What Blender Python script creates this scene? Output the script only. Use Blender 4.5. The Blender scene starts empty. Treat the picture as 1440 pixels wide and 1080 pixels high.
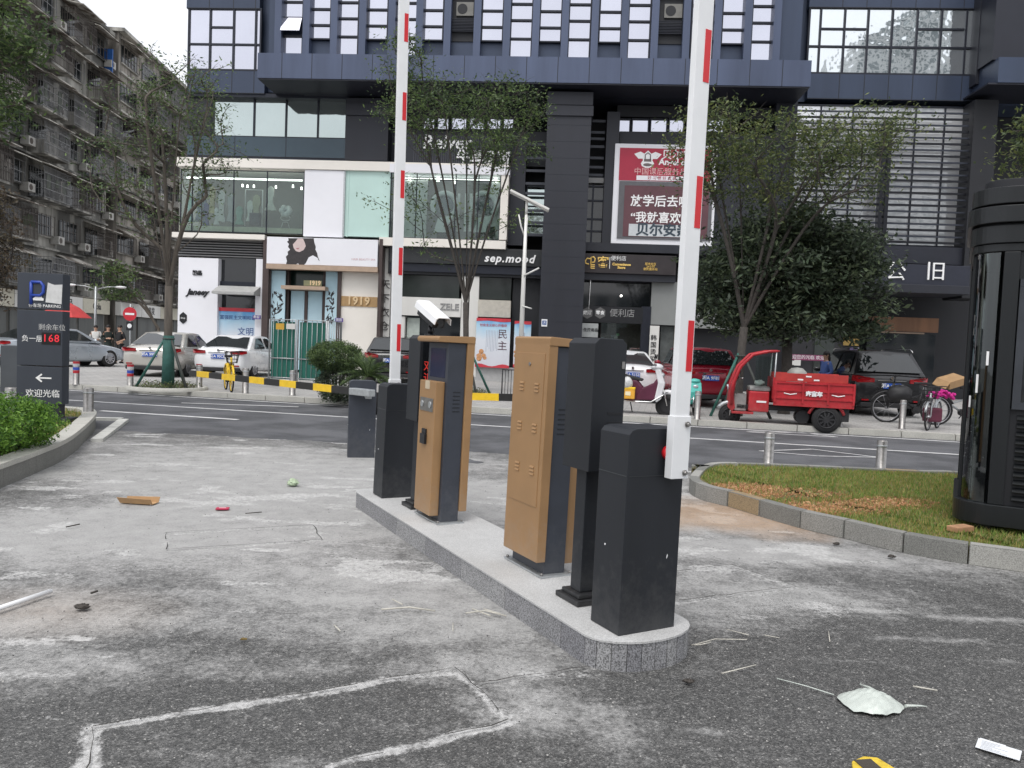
import bpy, bmesh, math, random
import numpy as np
from mathutils import Vector, Matrix, Euler
random.seed(7); rng = np.random.default_rng(7)
PI = math.pi; R = math.radians
scene = bpy.context.scene
col = scene.collection
# ------------------------------------------------------------------ camera
CAM_H = 1.55; PITCH = 2.81; ROLL = 2.3; FPX = 1080.0
cam_d = bpy.data.cameras.new('camera'); cam = bpy.data.objects.new('camera', cam_d); col.objects.link(cam)
cam_d.sensor_width = 36; cam_d.lens = 36 * FPX / 1440; cam_d.clip_end = 2000; cam_d.clip_start = 0.05
cam.matrix_world = Matrix.Translation((0, 0, CAM_H)) @ Matrix.Rotation(R(90 - PITCH), 4, 'X') @ Matrix.Rotation(R(ROLL), 4, 'Z')
scene.camera = cam
# ------------------------------------------------------------------ world, sun, exposure
w = bpy.data.worlds.new('World'); scene.world = w; w.use_nodes = True
nt = w.node_tree; nt.nodes.clear()
sky = nt.nodes.new('ShaderNodeTexSky'); sky.sky_type = 'NISHITA'; sky.sun_disc = False
SUN_EL = 62; SUN_AZ = 200
sky.sun_elevation = R(SUN_EL); sky.sun_rotation = R(SUN_AZ); sky.air_density = 1.6; sky.dust_density = 6.0; sky.ozone_density = 0.6
hsv = nt.nodes.new('ShaderNodeHueSaturation'); hsv.inputs['Saturation'].default_value = 0.22
tc = nt.nodes.new('ShaderNodeTexCoord')
nz = nt.nodes.new('ShaderNodeTexNoise'); nz.inputs['Scale'].default_value = 2.2; nz.inputs['Detail'].default_value = 5
rp = nt.nodes.new('ShaderNodeMapRange'); rp.inputs['From Min'].default_value = 0.3; rp.inputs['From Max'].default_value = 0.7
rp.inputs['To Min'].default_value = 0.82; rp.inputs['To Max'].default_value = 1.08
mx = nt.nodes.new('ShaderNodeMix'); mx.data_type = 'RGBA'; mx.inputs[0].default_value = 0.62
mx.inputs[7].default_value = (9.6, 9.8, 10.4, 1)
vm = nt.nodes.new('ShaderNodeVectorMath'); vm.operation = 'SCALE'
bg = nt.nodes.new('ShaderNodeBackground'); bg.inputs['Strength'].default_value = 0.11
wo = nt.nodes.new('ShaderNodeOutputWorld')
L = nt.links
L.new(sky.outputs[0], hsv.inputs['Color']); L.new(hsv.outputs[0], mx.inputs[6])
L.new(tc.outputs['Generated'], nz.inputs['Vector']); L.new(nz.outputs['Fac'], rp.inputs['Value'])
L.new(mx.outputs[2], vm.inputs[0]); L.new(rp.outputs[0], vm.inputs['Scale'])
L.new(vm.outputs[0], bg.inputs['Color']); L.new(bg.outputs[0], wo.inputs['Surface'])
sd = bpy.data.lights.new('sun', 'SUN'); sd.energy = 0.9; sd.angle = R(25); sd.color = (1.0, 0.97, 0.93)
so = bpy.data.objects.new('sun', sd); col.objects.link(so)
so.rotation_euler = (R(90 - SUN_EL), 0, R(180 - SUN_AZ))
scene.view_settings.view_transform = 'Standard'; scene.view_settings.look = 'None'
scene.view_settings.exposure = 0.5; scene.view_settings.gamma = 1.0
scene.cycles.max_bounces = 6; scene.cycles.transparent_max_bounces = 12
# ------------------------------------------------------------------ un-projection helpers
CM = cam.matrix_world.copy(); CO = CM.translation.copy(); CR = CM.to_3x3()
def ray(px, py):
    return CR @ Vector(((px - 720) / FPX, -(py - 540) / FPX, -1))
def G(px, py, z=0.0):
    d = ray(px, py); t = (z - CO.z) / d.z; return CO + d * t
def D(px, py, y):
    d = ray(px, py); t = y / d.y; return CO + d * t
# ------------------------------------------------------------------ scene helpers
def tagset(o, label=None, cat=None, group=None, kind=None):
    if label: o['label'] = label
    if cat: o['category'] = cat
    if group: o['group'] = group
    if kind: o['kind'] = kind
    return o
def thing(name, label, cat, loc=(0, 0, 0), rotz=0.0, group=None, tilt=None):
    o = bpy.data.objects.new(name, None); col.objects.link(o); o.empty_display_size = 0.2
    o.location = loc; o.rotation_euler = (0, 0, rotz) if tilt is None else (tilt[0], tilt[1], rotz)
    return tagset(o, label, cat, group)
def copy_thing(root, loc, rotz, label, group=None):
    kids = list(root.children); r = root.copy(); col.objects.link(r); r.location = loc; r.rotation_euler[2] = rotz
    r['label'] = label
    if group: r['group'] = group
    def rec(src, dst):
        for ch in list(src.children):
            if ch is dst: continue
            c = ch.copy(); col.objects.link(c); c.parent = dst; rec(ch, c)
    for ch in kids:
        c = ch.copy(); col.objects.link(c); c.parent = r; rec(ch, c)
    return r
class MB:
    def __init__(s): s.v = []; s.f = []; s.m = []; s.s = []
    def add(s, vs, fs, mi=0, sm=False):
        n = len(s.v); s.v += [tuple(v) for v in vs]
        for f in fs: s.f.append(tuple(i + n for i in f)); s.m.append(mi); s.s.append(sm)
        return s
    def box(s, x0, x1, y0, y1, z0, z1, mi=0, M=None):
        vs = [Vector(p) for p in ((x0,y0,z0),(x1,y0,z0),(x1,y1,z0),(x0,y1,z0),(x0,y0,z1),(x1,y0,z1),(x1,y1,z1),(x0,y1,z1))]
        if M is not None: vs = [M @ v for v in vs]
        return s.add(vs, [(3,2,1,0),(4,5,6,7),(0,1,5,4),(1,2,6,5),(2,3,7,6),(3,0,4,7)], mi)
    def cbox(s, c, d, mi=0, M=None):
        return s.box(c[0]-d[0]/2, c[0]+d[0]/2, c[1]-d[1]/2, c[1]+d[1]/2, c[2]-d[2]/2, c[2]+d[2]/2, mi, M)
    def bar(s, p0, p1, w_, h_, mi=0, up=(0, 0, 1)):
        p0 = Vector(p0); p1 = Vector(p1); d = (p1 - p0).normalized(); u = Vector(up)
        if abs(d.dot(u)) > .98: u = Vector((0, 1, 0))
        x = d.cross(u).normalized() * w_ / 2; y = x.cross(d).normalized() * h_ / 2
        vs = [p0-x-y, p0+x-y, p0+x+y, p0-x+y, p1-x-y, p1+x-y, p1+x+y, p1-x+y]
        return s.add(vs, [(3,2,1,0),(4,5,6,7),(0,1,5,4),(1,2,6,5),(2,3,7,6),(3,0,4,7)], mi)
    def prism(s, pts, vec, mi=0, sm=False):
        n = len(pts); vec = Vector(vec); a = [Vector(p) for p in pts]; b = [p + vec for p in a]
        s.add(a + b, [tuple(range(n))[::-1], tuple(range(n, 2*n))], mi)
        k = len(s.v) - 2*n
        for i in range(n):
            j = (i + 1) % n; s.f.append((k+i, k+j, k+n+j, k+n+i)); s.m.append(mi); s.s.append(sm)
        return s
    def tube(s, pts, rad, n=8, mi=0, caps=True, closed=False):
        pts = [Vector(p) for p in pts]; N = len(pts)
        if not hasattr(rad, '__len__'): rad = [rad] * N
        base = len(s.v); prev = None
        for i, p in enumerate(pts):
            if closed: d = pts[(i+1) % N] - pts[i-1]
            else: d = pts[min(i+1, N-1)] - pts[max(i-1, 0)]
            if d.length < 1e-9: d = Vector((0, 0, 1))
            d.normalize()
            if prev is None:
                u = Vector((0, 0, 1)) if abs(d.z) < .9 else Vector((1, 0, 0))
                x = d.cross(u).normalized()
            else:
                x = prev - d * prev.dot(d)
                x = x.normalized() if x.length > 1e-6 else d.orthogonal().normalized()
            prev = x; y = d.cross(x)
            for k in range(n):
                a = 2*PI*k/n; s.v.append(tuple(p + (x*math.cos(a) + y*math.sin(a)) * rad[i]))
        for i in range(N if closed else N - 1):
            i2 = (i + 1) % N
            for k in range(n):
                s.f.append((base+i*n+k, base+i*n+(k+1) % n, base+i2*n+(k+1) % n, base+i2*n+k)); s.m.append(mi); s.s.append(True)
        if caps and not closed:
            s.f.append(tuple(base+k for k in range(n))[::-1]); s.m.append(mi); s.s.append(False)
            s.f.append(tuple(base+(N-1)*n+k for k in range(n))); s.m.append(mi); s.s.append(False)
        return s
    def cyl(s, p0, p1, r0, r1=None, n=14, mi=0):
        return s.tube([p0, p1], [r0, r0 if r1 is None else r1], n, mi)
    def lathe(s, prof, c=(0, 0, 0), n=24, mi=0, a0=0, a1=2*PI, sm=True):
        full = abs(a1 - a0 - 2*PI) < 1e-6; m = n if full else n + 1; base = len(s.v)
        for (r, z) in prof:
            for k in range(m):
                a = a0 + (a1-a0)*k/n; s.v.append((c[0]+r*math.cos(a), c[1]+r*math.sin(a), c[2]+z))
        for i in range(len(prof)-1):
            for k in range(n):
                k2 = (k+1) % m if full else k+1
                s.f.append((base+i*m+k, base+i*m+k2, base+(i+1)*m+k2, base+(i+1)*m+k)); s.m.append(mi); s.s.append(sm)
        return s
    def ball(s, c, r, n=10, mi=0, sq=(1, 1, 1)):
        prof = [(max(1e-4, math.sin(PI*i/n)), -math.cos(PI*i/n)) for i in range(n+1)]
        b = len(s.v); s.lathe(prof, (0, 0, 0), n*2, mi)
        for i in range(b, len(s.v)):
            x, y, z = s.v[i]; s.v[i] = (c[0]+x*r*sq[0], c[1]+y*r*sq[1], c[2]+z*r*sq[2])
        return s
    def xf(s, M, start=0):
        for i in range(start, len(s.v)): s.v[i] = tuple(M @ Vector(s.v[i]))
        return s
    def build(s, name, mats, parent=None, bevel=0, seg=2, loc=None, rot=None, norm=True, smooth_all=False, subsurf=0):
        me = bpy.data.meshes.new(name); me.from_pydata(s.v, [], s.f)
        if not isinstance(mats, (list, tuple)): mats = [mats]
        for m_ in mats: me.materials.append(m_)
        me.polygons.foreach_set('material_index', s.m)
        me.polygons.foreach_set('use_smooth', [True]*len(s.f) if smooth_all else s.s)
        if norm:
            bm = bmesh.new(); bm.from_mesh(me)
            if subsurf or smooth_all: bmesh.ops.remove_doubles(bm, verts=bm.verts, dist=1e-5)
            bmesh.ops.recalc_face_normals(bm, faces=bm.faces)
            if bevel:
                bmesh.ops.remove_doubles(bm, verts=bm.verts, dist=1e-6)
                es = [e for e in bm.edges if len(e.link_faces) == 2 and e.calc_face_angle(0) > R(32)]
                bmesh.ops.bevel(bm, geom=es, offset=bevel, segments=seg, affect='EDGES', profile=.6, clamp_overlap=True)
            bm.to_mesh(me); bm.free()
        me.update()
        o = bpy.data.objects.new(name, me); col.objects.link(o)
        if parent is not None: o.parent = parent
        if loc is not None: o.location = loc
        if rot is not None: o.rotation_euler = rot
        if subsurf:
            md = o.modifiers.new('sub', 'SUBSURF'); md.levels = subsurf; md.render_levels = subsurf
        return o
# ------------------------------------------------------------------ materials
MATS = {}
def mat(name, c, rough=.6, metal=0., var=.12, scale=6., bump=0., bscale=60., spec=.5, emit=None, es=1., coat=0., streak=False, two=None, twof=.5, alpha=None, trans=0.):
    if name in MATS: return MATS[name]
    m = bpy.data.materials.new(name); m.use_nodes = True; MATS[name] = m
    n = m.node_tree; b = n.nodes['Principled BSDF']; l = n.links
    b.inputs['Roughness'].default_value = rough; b.inputs['Metallic'].default_value = metal
    b.inputs['Specular IOR Level'].default_value = spec; b.inputs['Coat Weight'].default_value = coat
    if trans: b.inputs['Transmission Weight'].default_value = trans
    g = n.nodes.new('ShaderNodeNewGeometry'); src = g.outputs['Position']
    if streak:
        mp = n.nodes.new('ShaderNodeMapping'); mp.inputs['Scale'].default_value = (1, 1, .12); l.new(src, mp.inputs['Vector']); src = mp.outputs[0]
    t = n.nodes.new('ShaderNodeTexNoise'); t.inputs['Scale'].default_value = scale; t.inputs['Detail'].default_value = 6; t.inputs['Roughness'].default_value = .6
    l.new(src, t.inputs['Vector'])
    cr = n.nodes.new('ShaderNodeValToRGB'); c2 = two if two else c
    lo = [max(0, x*(1-var)) for x in c[:3]]; hi = [min(1, x*(1+var)) for x in c2[:3]]
    cr.color_ramp.elements[0].position = .3 if not two else twof - .08; cr.color_ramp.elements[1].position = .7 if not two else twof + .08
    cr.color_ramp.elements[0].color = (*lo, 1); cr.color_ramp.elements[1].color = (*hi, 1)
    l.new(t.outputs['Fac'], cr.inputs['Fac']); l.new(cr.outputs[0], b.inputs['Base Color'])
    rr = n.nodes.new('ShaderNodeMapRange'); rr.inputs['To Min'].default_value = max(.02, rough*.85); rr.inputs['To Max'].default_value = min(1, rough*1.15)
    l.new(t.outputs['Fac'], rr.inputs['Value']); l.new(rr.outputs[0], b.inputs['Roughness'])
    if bump:
        t2 = n.nodes.new('ShaderNodeTexNoise'); t2.inputs['Scale'].default_value = bscale; t2.inputs['Detail'].default_value = 4; l.new(src, t2.inputs['Vector'])
        bp = n.nodes.new('ShaderNodeBump'); bp.inputs['Strength'].default_value = bump; bp.inputs['Distance'].default_value = .02
        l.new(t2.outputs['Fac'], bp.inputs['Height']); l.new(bp.outputs[0], b.inputs['Normal'])
    if emit:
        b.inputs['Emission Color'].default_value = (*emit, 1); b.inputs['Emission Strength'].default_value = es
    return m
def srgb(r, g, b):
    f = lambda x: (x/255/12.92) if x/255 <= .04045 else ((x/255+.055)/1.055)**2.4
    return (f(r), f(g), f(b))
def glassmat(name, tint=(.8, .9, .9), refl=.12, rough=.02):
    if name in MATS: return MATS[name]
    m = bpy.data.materials.new(name); m.use_nodes = True; MATS[name] = m
    n = m.node_tree; n.nodes.clear(); l = n.links
    o = n.nodes.new('ShaderNodeOutputMaterial'); tr = n.nodes.new('ShaderNodeBsdfTransparent'); gl = n.nodes.new('ShaderNodeBsdfGlossy')
    tr.inputs[0].default_value = (*tint, 1); gl.inputs['Roughness'].default_value = rough; gl.inputs['Color'].default_value = (.95, .97, 1, 1)
    fr = n.nodes.new('ShaderNodeFresnel'); fr.inputs['IOR'].default_value = 1.5
    ad = n.nodes.new('ShaderNodeMath'); ad.operation = 'ADD'; ad.inputs[1].default_value = refl
    mxs = n.nodes.new('ShaderNodeMixShader'); l.new(fr.outputs[0], ad.inputs[0]); l.new(ad.outputs[0], mxs.inputs[0])
    l.new(tr.outputs[0], mxs.inputs[1]); l.new(gl.outputs[0], mxs.inputs[2]); l.new(mxs.outputs[0], o.inputs[0])
    return m
M_ = {}
M_['black'] = mat('black_paint', (.012, .013, .016), .42, 0, .2, 8, spec=.45)
M_['cab'] = mat('dark_grey_powder_coat', (.0165, .019, .024), .55, 0, .22, 2.2, .05, 400, spec=.4, streak=True)
M_['cab2'] = mat('grey_blue_powder_coat', (.036, .042, .056), .5, 0, .15, 5)
M_['gold'] = mat('bronze_gold_paint', (.35, .205, .095), .45, .2, .07, 5, .03, 300)
M_['golddark'] = mat('bronze_vent', (.22, .11, .035), .4, .3)
M_['white'] = mat('white_paint', (.78, .79, .8), .4, 0, .05, 5)
M_['offwhite'] = mat('off_white_render', (.68, .67, .64), .7, 0, .06, 2, streak=True)
M_['red'] = mat('red_reflective', (.62, .012, .02), .35, 0, .06, 10)
M_['yellow'] = mat('yellow_paint', (.8, .52, .02), .4, 0, .1, 12)
M_['blackstripe'] = mat('black_stripe_paint', (.015, .015, .015), .45, 0, .3, 12)
M_['steel'] = mat('stainless_steel', (.30, .29, .28), .38, .85, .25, 20)
M_['galv'] = mat('galvanised_steel', (.45, .47, .48), .45, .7, .15, 20)
M_['rubber'] = mat('tyre_rubber', (.015, .015, .016), .8, 0, .2, 30)
M_['glassdark'] = mat('dark_glass', (.012, .014, .017), .05, 0, .1, 3, spec=.8)
def dusty(m, h0=.15, h1=.75, amt=.5, c=(.33, .32, .30)):
    # settled cement dust and splash marks near the foot, plus faint streaks
    n = m.node_tree; l = n.links; b = n.nodes['Principled BSDF']; src = b.inputs['Base Color'].links[0].from_socket
    g = n.nodes.new('ShaderNodeNewGeometry'); sx = n.nodes.new('ShaderNodeSeparateXYZ'); l.new(g.outputs['Position'], sx.inputs[0])
    t = n.nodes.new('ShaderNodeTexNoise'); t.inputs['Scale'].default_value = 14; t.inputs['Detail'].default_value = 8; t.inputs['Roughness'].default_value = .75; l.new(g.outputs['Position'], t.inputs['Vector'])
    r1 = n.nodes.new('ShaderNodeMapRange'); r1.inputs['From Min'].default_value = h1; r1.inputs['From Max'].default_value = h0; r1.inputs['To Min'].default_value = -.28; r1.inputs['To Max'].default_value = .16; l.new(sx.outputs['Z'], r1.inputs['Value'])
    a = n.nodes.new('ShaderNodeMath'); a.operation = 'ADD'; l.new(r1.outputs[0], a.inputs[0]); l.new(t.outputs['Fac'], a.inputs[1])
    r2 = n.nodes.new('ShaderNodeMapRange'); r2.inputs['From Min'].default_value = .42; r2.inputs['From Max'].default_value = .85; r2.inputs['To Max'].default_value = amt; l.new(a.outputs[0], r2.inputs['Value'])
    x = n.nodes.new('ShaderNodeMix'); x.data_type = 'RGBA'; l.new(r2.outputs[0], x.inputs[0]); l.new(src, x.inputs[6]); x.inputs[7].default_value = (*c, 1); l.new(x.outputs[2], b.inputs['Base Color'])
for k_ in ('cab', 'cab2', 'gold', 'black'): dusty(M_[k_], amt=.11 if k_ != 'gold' else .3)
M_['granite'] = None
# ------------------------------------------------------------------ granite
def granite(name, c, dark=.35):
    m = mat(name, c, .65, 0, .1, 3, .15, 120)
    n = m.node_tree; l = n.links; b = n.nodes['Principled BSDF']
    src = b.inputs['Base Color'].links[0].from_socket
    g = n.nodes.new('ShaderNodeNewGeometry'); t = n.nodes.new('ShaderNodeTexNoise'); t.inputs['Scale'].default_value = 140; t.inputs['Detail'].default_value = 3
    l.new(g.outputs['Position'], t.inputs['Vector'])
    mr = n.nodes.new('ShaderNodeMapRange'); mr.inputs['From Min'].default_value = .38; mr.inputs['From Max'].default_value = .6
    mr.inputs['To Min'].default_value = dark; mr.inputs['To Max'].default_value = 1.15; l.new(t.outputs['Fac'], mr.inputs['Value'])
    v = n.nodes.new('ShaderNodeVectorMath'); v.operation = 'SCALE'; l.new(src, v.inputs[0]); l.new(mr.outputs[0], v.inputs['Scale'])
    l.new(v.outputs[0], b.inputs['Base Color']); return m
M_['granite'] = granite('grey_granite', (.29, .29, .30))
M_['granitetop'] = granite('cement_dusted_granite', (.46, .46, .455), .85)
M_['kerb'] = granite('kerb_stone', (.21, .21, .195), .6)
M_['kerbb'] = granite('kerb_stone_brown', (.33, .25, .15), .6)
M_['kerbtop'] = granite('pale_kerb_stone', (.46, .45, .41), .8)
M_['asphalt'] = mat('road_asphalt', (.078, .080, .087), .8, 0, .15, .9, .35, 300, two=(.100, .102, .110), twof=.5)
M_['paint'] = mat('road_line_paint', (.62, .62, .62), .6, 0, .2, 9)
M_['paving'] = mat('pavement_slabs', (.33, .32, .31), .75, 0, .12, 2.5, .1, 90)
# ------------------------------------------------------------------ far ground plane
o = MB().add([(-400, -60, -.06), (400, -60, -.06), (400, 700, -.06), (-400, 700, -.06)], [(0, 1, 2, 3)]).build('ground', mat('far_ground', (.2, .2, .19), .9, 0, .15, .4), norm=False)
tagset(o, kind='structure')
# ------------------------------------------------------------------ road geometry: direction turned 11 deg, right side nearer
RD = Vector((math.cos(R(-11.3)), math.sin(R(-11.3)), 0)); RN = Vector((-RD.y, RD.x, 0))
def road_pt(x, off, z=0.):      # x = world X on the near edge line, off = metres away from the camera
    base = Vector((0, 11.9, 0)) + RD * (x / RD.x); p = base + RN * off; return (p.x, p.y, z)
def road_strip(mb, x0, x1, o0, o1, z, mi=0, n=1):
    for i in range(n):
        a = x0 + (x1-x0)*i/n; b = x0 + (x1-x0)*(i+1)/n
        mb.add([road_pt(a, o0, z), road_pt(b, o0, z), road_pt(b, o1, z), road_pt(a, o1, z)], [(0, 1, 2, 3)], mi)
FAR = 5.35                                     # carriageway width up to the far kerb
o = MB(); road_strip(o, -60, 60, -3.2, FAR + .1, .0)
o = o.build('road', M_['asphalt'], norm=False); tagset(o, kind='structure')
mk = MB()
def line_px(pts, wd, z=.006):
    for (a, b) in zip(pts[:-1], pts[1:]):
        p = G(*a, z); q = G(*b, z); d = (q-p).normalized(); n = Vector((-d.y, d.x, 0))*wd/2
        mk.add([p-n, q-n, q+n, p+n], [(0, 1, 2, 3)])
road_strip(mk, -60, 60, FAR-.42, FAR-.30, .006)
road_strip(mk, -60, 60, FAR-2.72, FAR-2.60, .006)
line_px([(142, 577.5), (335, 590)], .13); line_px([(255, 566.5), (420, 572)], .11)
line_px([(1068, 634), (1142, 631.5), (1236, 643), (1150, 641), (1068, 634)], .06)
line_px([(1050, 607), (1120, 611.5), (1178, 614.5), (1130, 608.5), (1050, 607)], .07)
mk = mk.build('road_markings', M_['paint'], norm=False); tagset(mk, kind='structure')
# far pavement, raised, reaches the shops
pv = MB()
pv.add([road_pt(-60, FAR+.2, .12), road_pt(60, FAR+.2, .12), road_pt(60, 60, .12), road_pt(-60, 60, .12)], [(0, 1, 2, 3)])
def paving_mat():
    m = mat('pale_pavement', (.43, .42, .405), .75, 0, .12, 1.2, .08, 90)
    n = m.node_tree; l = n.links; b = n.nodes['Principled BSDF']; src = b.inputs['Base Color'].links[0].from_socket
    g = n.nodes.new('ShaderNodeNewGeometry'); br = n.nodes.new('ShaderNodeTexBrick'); br.inputs['Scale'].default_value = 1.6
    mp = n.nodes.new('ShaderNodeMapping'); mp.inputs['Rotation'].default_value = (0, 0, R(11.3)); l.new(g.outputs['Position'], mp.inputs['Vector']); l.new(mp.outputs[0], br.inputs['Vector'])
    br.inputs['Color1'].default_value = (1, 1, 1, 1); br.inputs['Color2'].default_value = (.82, .82, .83, 1); br.inputs['Mortar'].default_value = (.5, .5, .5, 1); br.inputs['Mortar Size'].default_value = .012
    mm = n.nodes.new('ShaderNodeMix'); mm.data_type = 'RGBA'; mm.blend_type = 'MULTIPLY'; mm.inputs[0].default_value = 1
    l.new(src, mm.inputs[6]); l.new(br.outputs[0], mm.inputs[7]); l.new(mm.outputs[2], b.inputs['Base Color']); return m
pv = pv.build('pavement', paving_mat(), norm=False); tagset(pv, kind='structure')
kb = MB()
for i in range(120):
    a = -60 + i; p = [road_pt(a+.008, FAR, 0), road_pt(a+.992, FAR, 0), road_pt(a+.992, FAR+.2, 0), road_pt(a+.008, FAR+.2, 0)]
    kb.prism(p, (0, 0, .125), 0)
kb = kb.build('far_kerb', M_['kerbtop']); tagset(kb, kind='structure')
# ------------------------------------------------------------------ driveway: fine sheet with dust/patch masks stored per vertex
nx, ny = 560, 420
X0, X1, Y0, Y1 = -7.6, 8.4, .8, 12.4
gx = np.linspace(X0, X1, nx); gt = np.linspace(0, 1, ny)
gy = Y0 + (Y1-Y0)*(gt**1.6)
XX, YY = np.meshgrid(gx, gy)
def vnoise(x, y, s, seed, oct=4):
    r = np.random.default_rng(seed); out = 0; amp = 1; tot = 0
    for k in range(oct):
        T = r.random((64, 64)); u = x/s*2**k; v = y/s*2**k
        iu = np.floor(u).astype(int); iv = np.floor(v).astype(int); fu = u-iu; fv = v-iv
        fu = fu*fu*(3-2*fu); fv = fv*fv*(3-2*fv)
        g = lambda a, b: T[(iu+a) % 64, (iv+b) % 64]
        out = out + amp*((g(0,0)*(1-fu)+g(1,0)*fu)*(1-fv)+(g(0,1)*(1-fu)+g(1,1)*fu)*fv); tot += amp; amp *= .55
    return out/tot
def segd(ax, ay, bx, by, x, y):
    dx, dy = bx-ax, by-ay; t = np.clip(((x-ax)*dx+(y-ay)*dy)/(dx*dx+dy*dy), 0, 1)
    return np.hypot(x-ax-t*dx, y-ay-t*dy)
wx = XX + .07*(vnoise(XX, YY, .25, 3)-.5); wy = YY + .07*(vnoise(XX, YY, .25, 4)-.5)
dust = .30*vnoise(XX, YY, 2.2, 11) + .2*vnoise(XX, YY*2.2, .6, 12)
dust = (dust-.2)*1.0 + .06 + .44*np.clip((YY-2.9)/3.2, 0, 1) - .08*np.clip((XX-1.2)/2, 0, 1) - .25*np.clip((YY-9.6)/1.5, 0, 1)
def blob(px, py, rx, ry, amp):
    global dust
    c = G(px, py); d = np.hypot((XX-c.x)/rx, (YY-c.y)/ry); n_ = vnoise(XX, YY, .5, int(px+py))
    dust = dust + amp*np.clip(1.25-d-.9*(n_-.5), 0, 1)
for b_ in ((330, 670, 2.4, 1.6, .6), (240, 760, 1.6, .8, .45), (430, 720, 1.5, .9, .45), (120, 740, 1.6, .9, .25), (560, 820, .9, .5, .35), (680, 880, .8, .35, .3),
           (730, 945, .55, .28, .5), (800, 1000, .5, .2, .45), (90, 880, .7, .3, .35), (40, 940, .6, .25, .35), (1110, 780, 1.1, .35, .7), (1150, 850, .9, .35, .5), (1000, 870, .6, .3, .35),
           (1010, 820, .7, .4, .3), (900, 1010, .5, .2, .2), (460, 640, 3.2, .7, .3), (650, 720, 1.5, .9, .35), (20, 850, .6, .5, .2), (1050, 930, .5, .25, .12), (690, 690, 1.4, .7, .5), (1020, 740, .9, .5, .25)):
    blob(*b_)
# darker clean zones
def dark(px, py, rx, ry, amp):
    global dust
    c = G(px, py); d = np.hypot((XX-c.x)/rx, (YY-c.y)/ry); n_ = vnoise(XX, YY, .4, int(px*3+py))
    dust = dust - amp*np.clip(1.25-d-.9*(n_-.5), 0, 1)
for b_ in ((330, 990, .8, .22, .45), (520, 970, .5, .15, .35), (1300, 950, 1.6, .9, .32), (1200, 1040, 1.0, .3, .2), (60, 1040, .4, .2, .35), (420, 1040, .5, .12, .3), (40, 700, .9, .9, .35), (1350, 850, 1.2, .6, .2), (1000, 1000, .6, .3, .25), (620, 1060, .5, .12, .3), (540, 1000, .5, .12, .2), (250, 900, .8, .2, .2)):
    dark(*b_)
lines = []
crackm = np.zeros_like(XX)
def seg(pts, wd, amp, crack=True):
    global crackm
    for (a, b) in zip(pts[:-1], pts[1:]):
        p = G(*a); q = G(*b); d = segd(p.x, p.y, q.x, q.y, wx, wy)
        crackm = np.maximum(crackm, amp*np.clip(1.45-d/(wd*(.55+.9*vnoise(XX, YY, .35, 17))), 0, 1)*(.62+.6*vnoise(XX, YY, .22, 18)))
        if crack: lines.append((p, q))
seg([(130, 1028), (640, 943), (716, 1018), (470, 1080), (400, 1105)], .036, .80)
seg([(130, 1028), (118, 1100)], .055, .8)
seg([(670, 966), (830, 942)], .02, .5)
seg([(232, 752), (440, 741), (452, 762), (236, 776), (232, 752)], .04, .66)
seg([(452, 762), (600, 775)], .02, .6, False)
seg([(940, 808), (1030, 797), (1120, 828), (955, 848)], .05, .62)
seg([(650, 705), (735, 712)], .05, .7, False)
for (px, py, rx, ry, am) in ((40, 905, .30, .10, .8), (110, 900, .16, .06, .9), (60, 950, .35, .07, .7), (150, 925, .12, .05, .7), (330, 860, .4, .05, .5), (690, 835, .3, .05, .6), (520, 830, .35, .04, .45), (430, 848, .1, .04, .6), (262, 938, .05, .03, .9), (1110, 775, .75, .16, .9), (1190, 790, .5, .1, .8), (1150, 855, .55, .1, .75),
    (760, 950, .4, .08, .7), (700, 1000, .2, .06, .7), (860, 1010, .4, .05, .45), (330, 660, 2.0, .5, .5), (250, 655, 1.2, .3, .6), (480, 680, 1.5, .4, .45), (420, 760, .6, .15, .5), (60, 1010, .25, .05, .6), (640, 720, .8, .3, .5), (980, 890, .3, .1, .4), (200, 800, .8, .15, .4), (1000, 1060, .3, .04, .3), (90, 760, .9, .2, .4)):
    c = G(px, py); d = np.hypot((XX-c.x)/rx, (YY-c.y)/ry); n_ = vnoise(XX, YY*1.6, .16, int(px*7+py)); crackm = np.maximum(crackm, am*np.clip(1.15-d-1.5*(n_-.45), 0, 1))
crackm = np.maximum(crackm, .7*np.clip((vnoise(XX, YY*2.0, .5, 61)-.56)*6, 0, 1)*np.clip((YY-3)/2, .15, 1))
brown = .9*np.clip(1.3-np.hypot((XX-G(1020, 725).x)/1.3, (YY-G(1020, 725).y)/.8)-1.1*(vnoise(XX, YY, .5, 77)-.5), 0, 1) + .25*np.clip(1-np.hypot((XX-G(60, 860).x)/.9, (YY-G(60, 860).y)/.5), 0, 1)
dust = dust + .30*(vnoise(XX+.3*YY, YY*3.2, .8, 91)-.5) + .22*np.clip(1.2-np.hypot((XX+1.2)/1.8, (YY-4.3)/.8), 0, 1)
for (px, py, rx, ry, am) in ((1290, 900, .5, .05, .5), (1190, 930, .35, .04, .45), (1380, 870, .4, .05, .5), (1130, 1020, .25, .03, .4), (1320, 1030, .2, .03, .4), (1050, 970, .2, .03, .4), (1240, 860, .3, .04, .5), (1400, 930, .3, .04, .45), (1000, 1030, .3, .05, .4)):
    c = G(px, py); d = np.hypot((XX-c.x)/rx, (YY-c.y)/ry); n_ = vnoise(XX, YY*1.6, .12, int(px*5+py)); dust = dust + am*np.clip(1.2-d-1.3*(n_-.45), 0, 1)
dust = np.clip(dust, 0, 1)
hz = .004 + .012*(vnoise(XX, YY, 1.5, 5)-.5)
# keep it below the road surface beyond the edge
vs = np.stack([XX, YY, hz], -1).reshape(-1, 3)
idx = np.arange(nx*ny).reshape(ny, nx)
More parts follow.
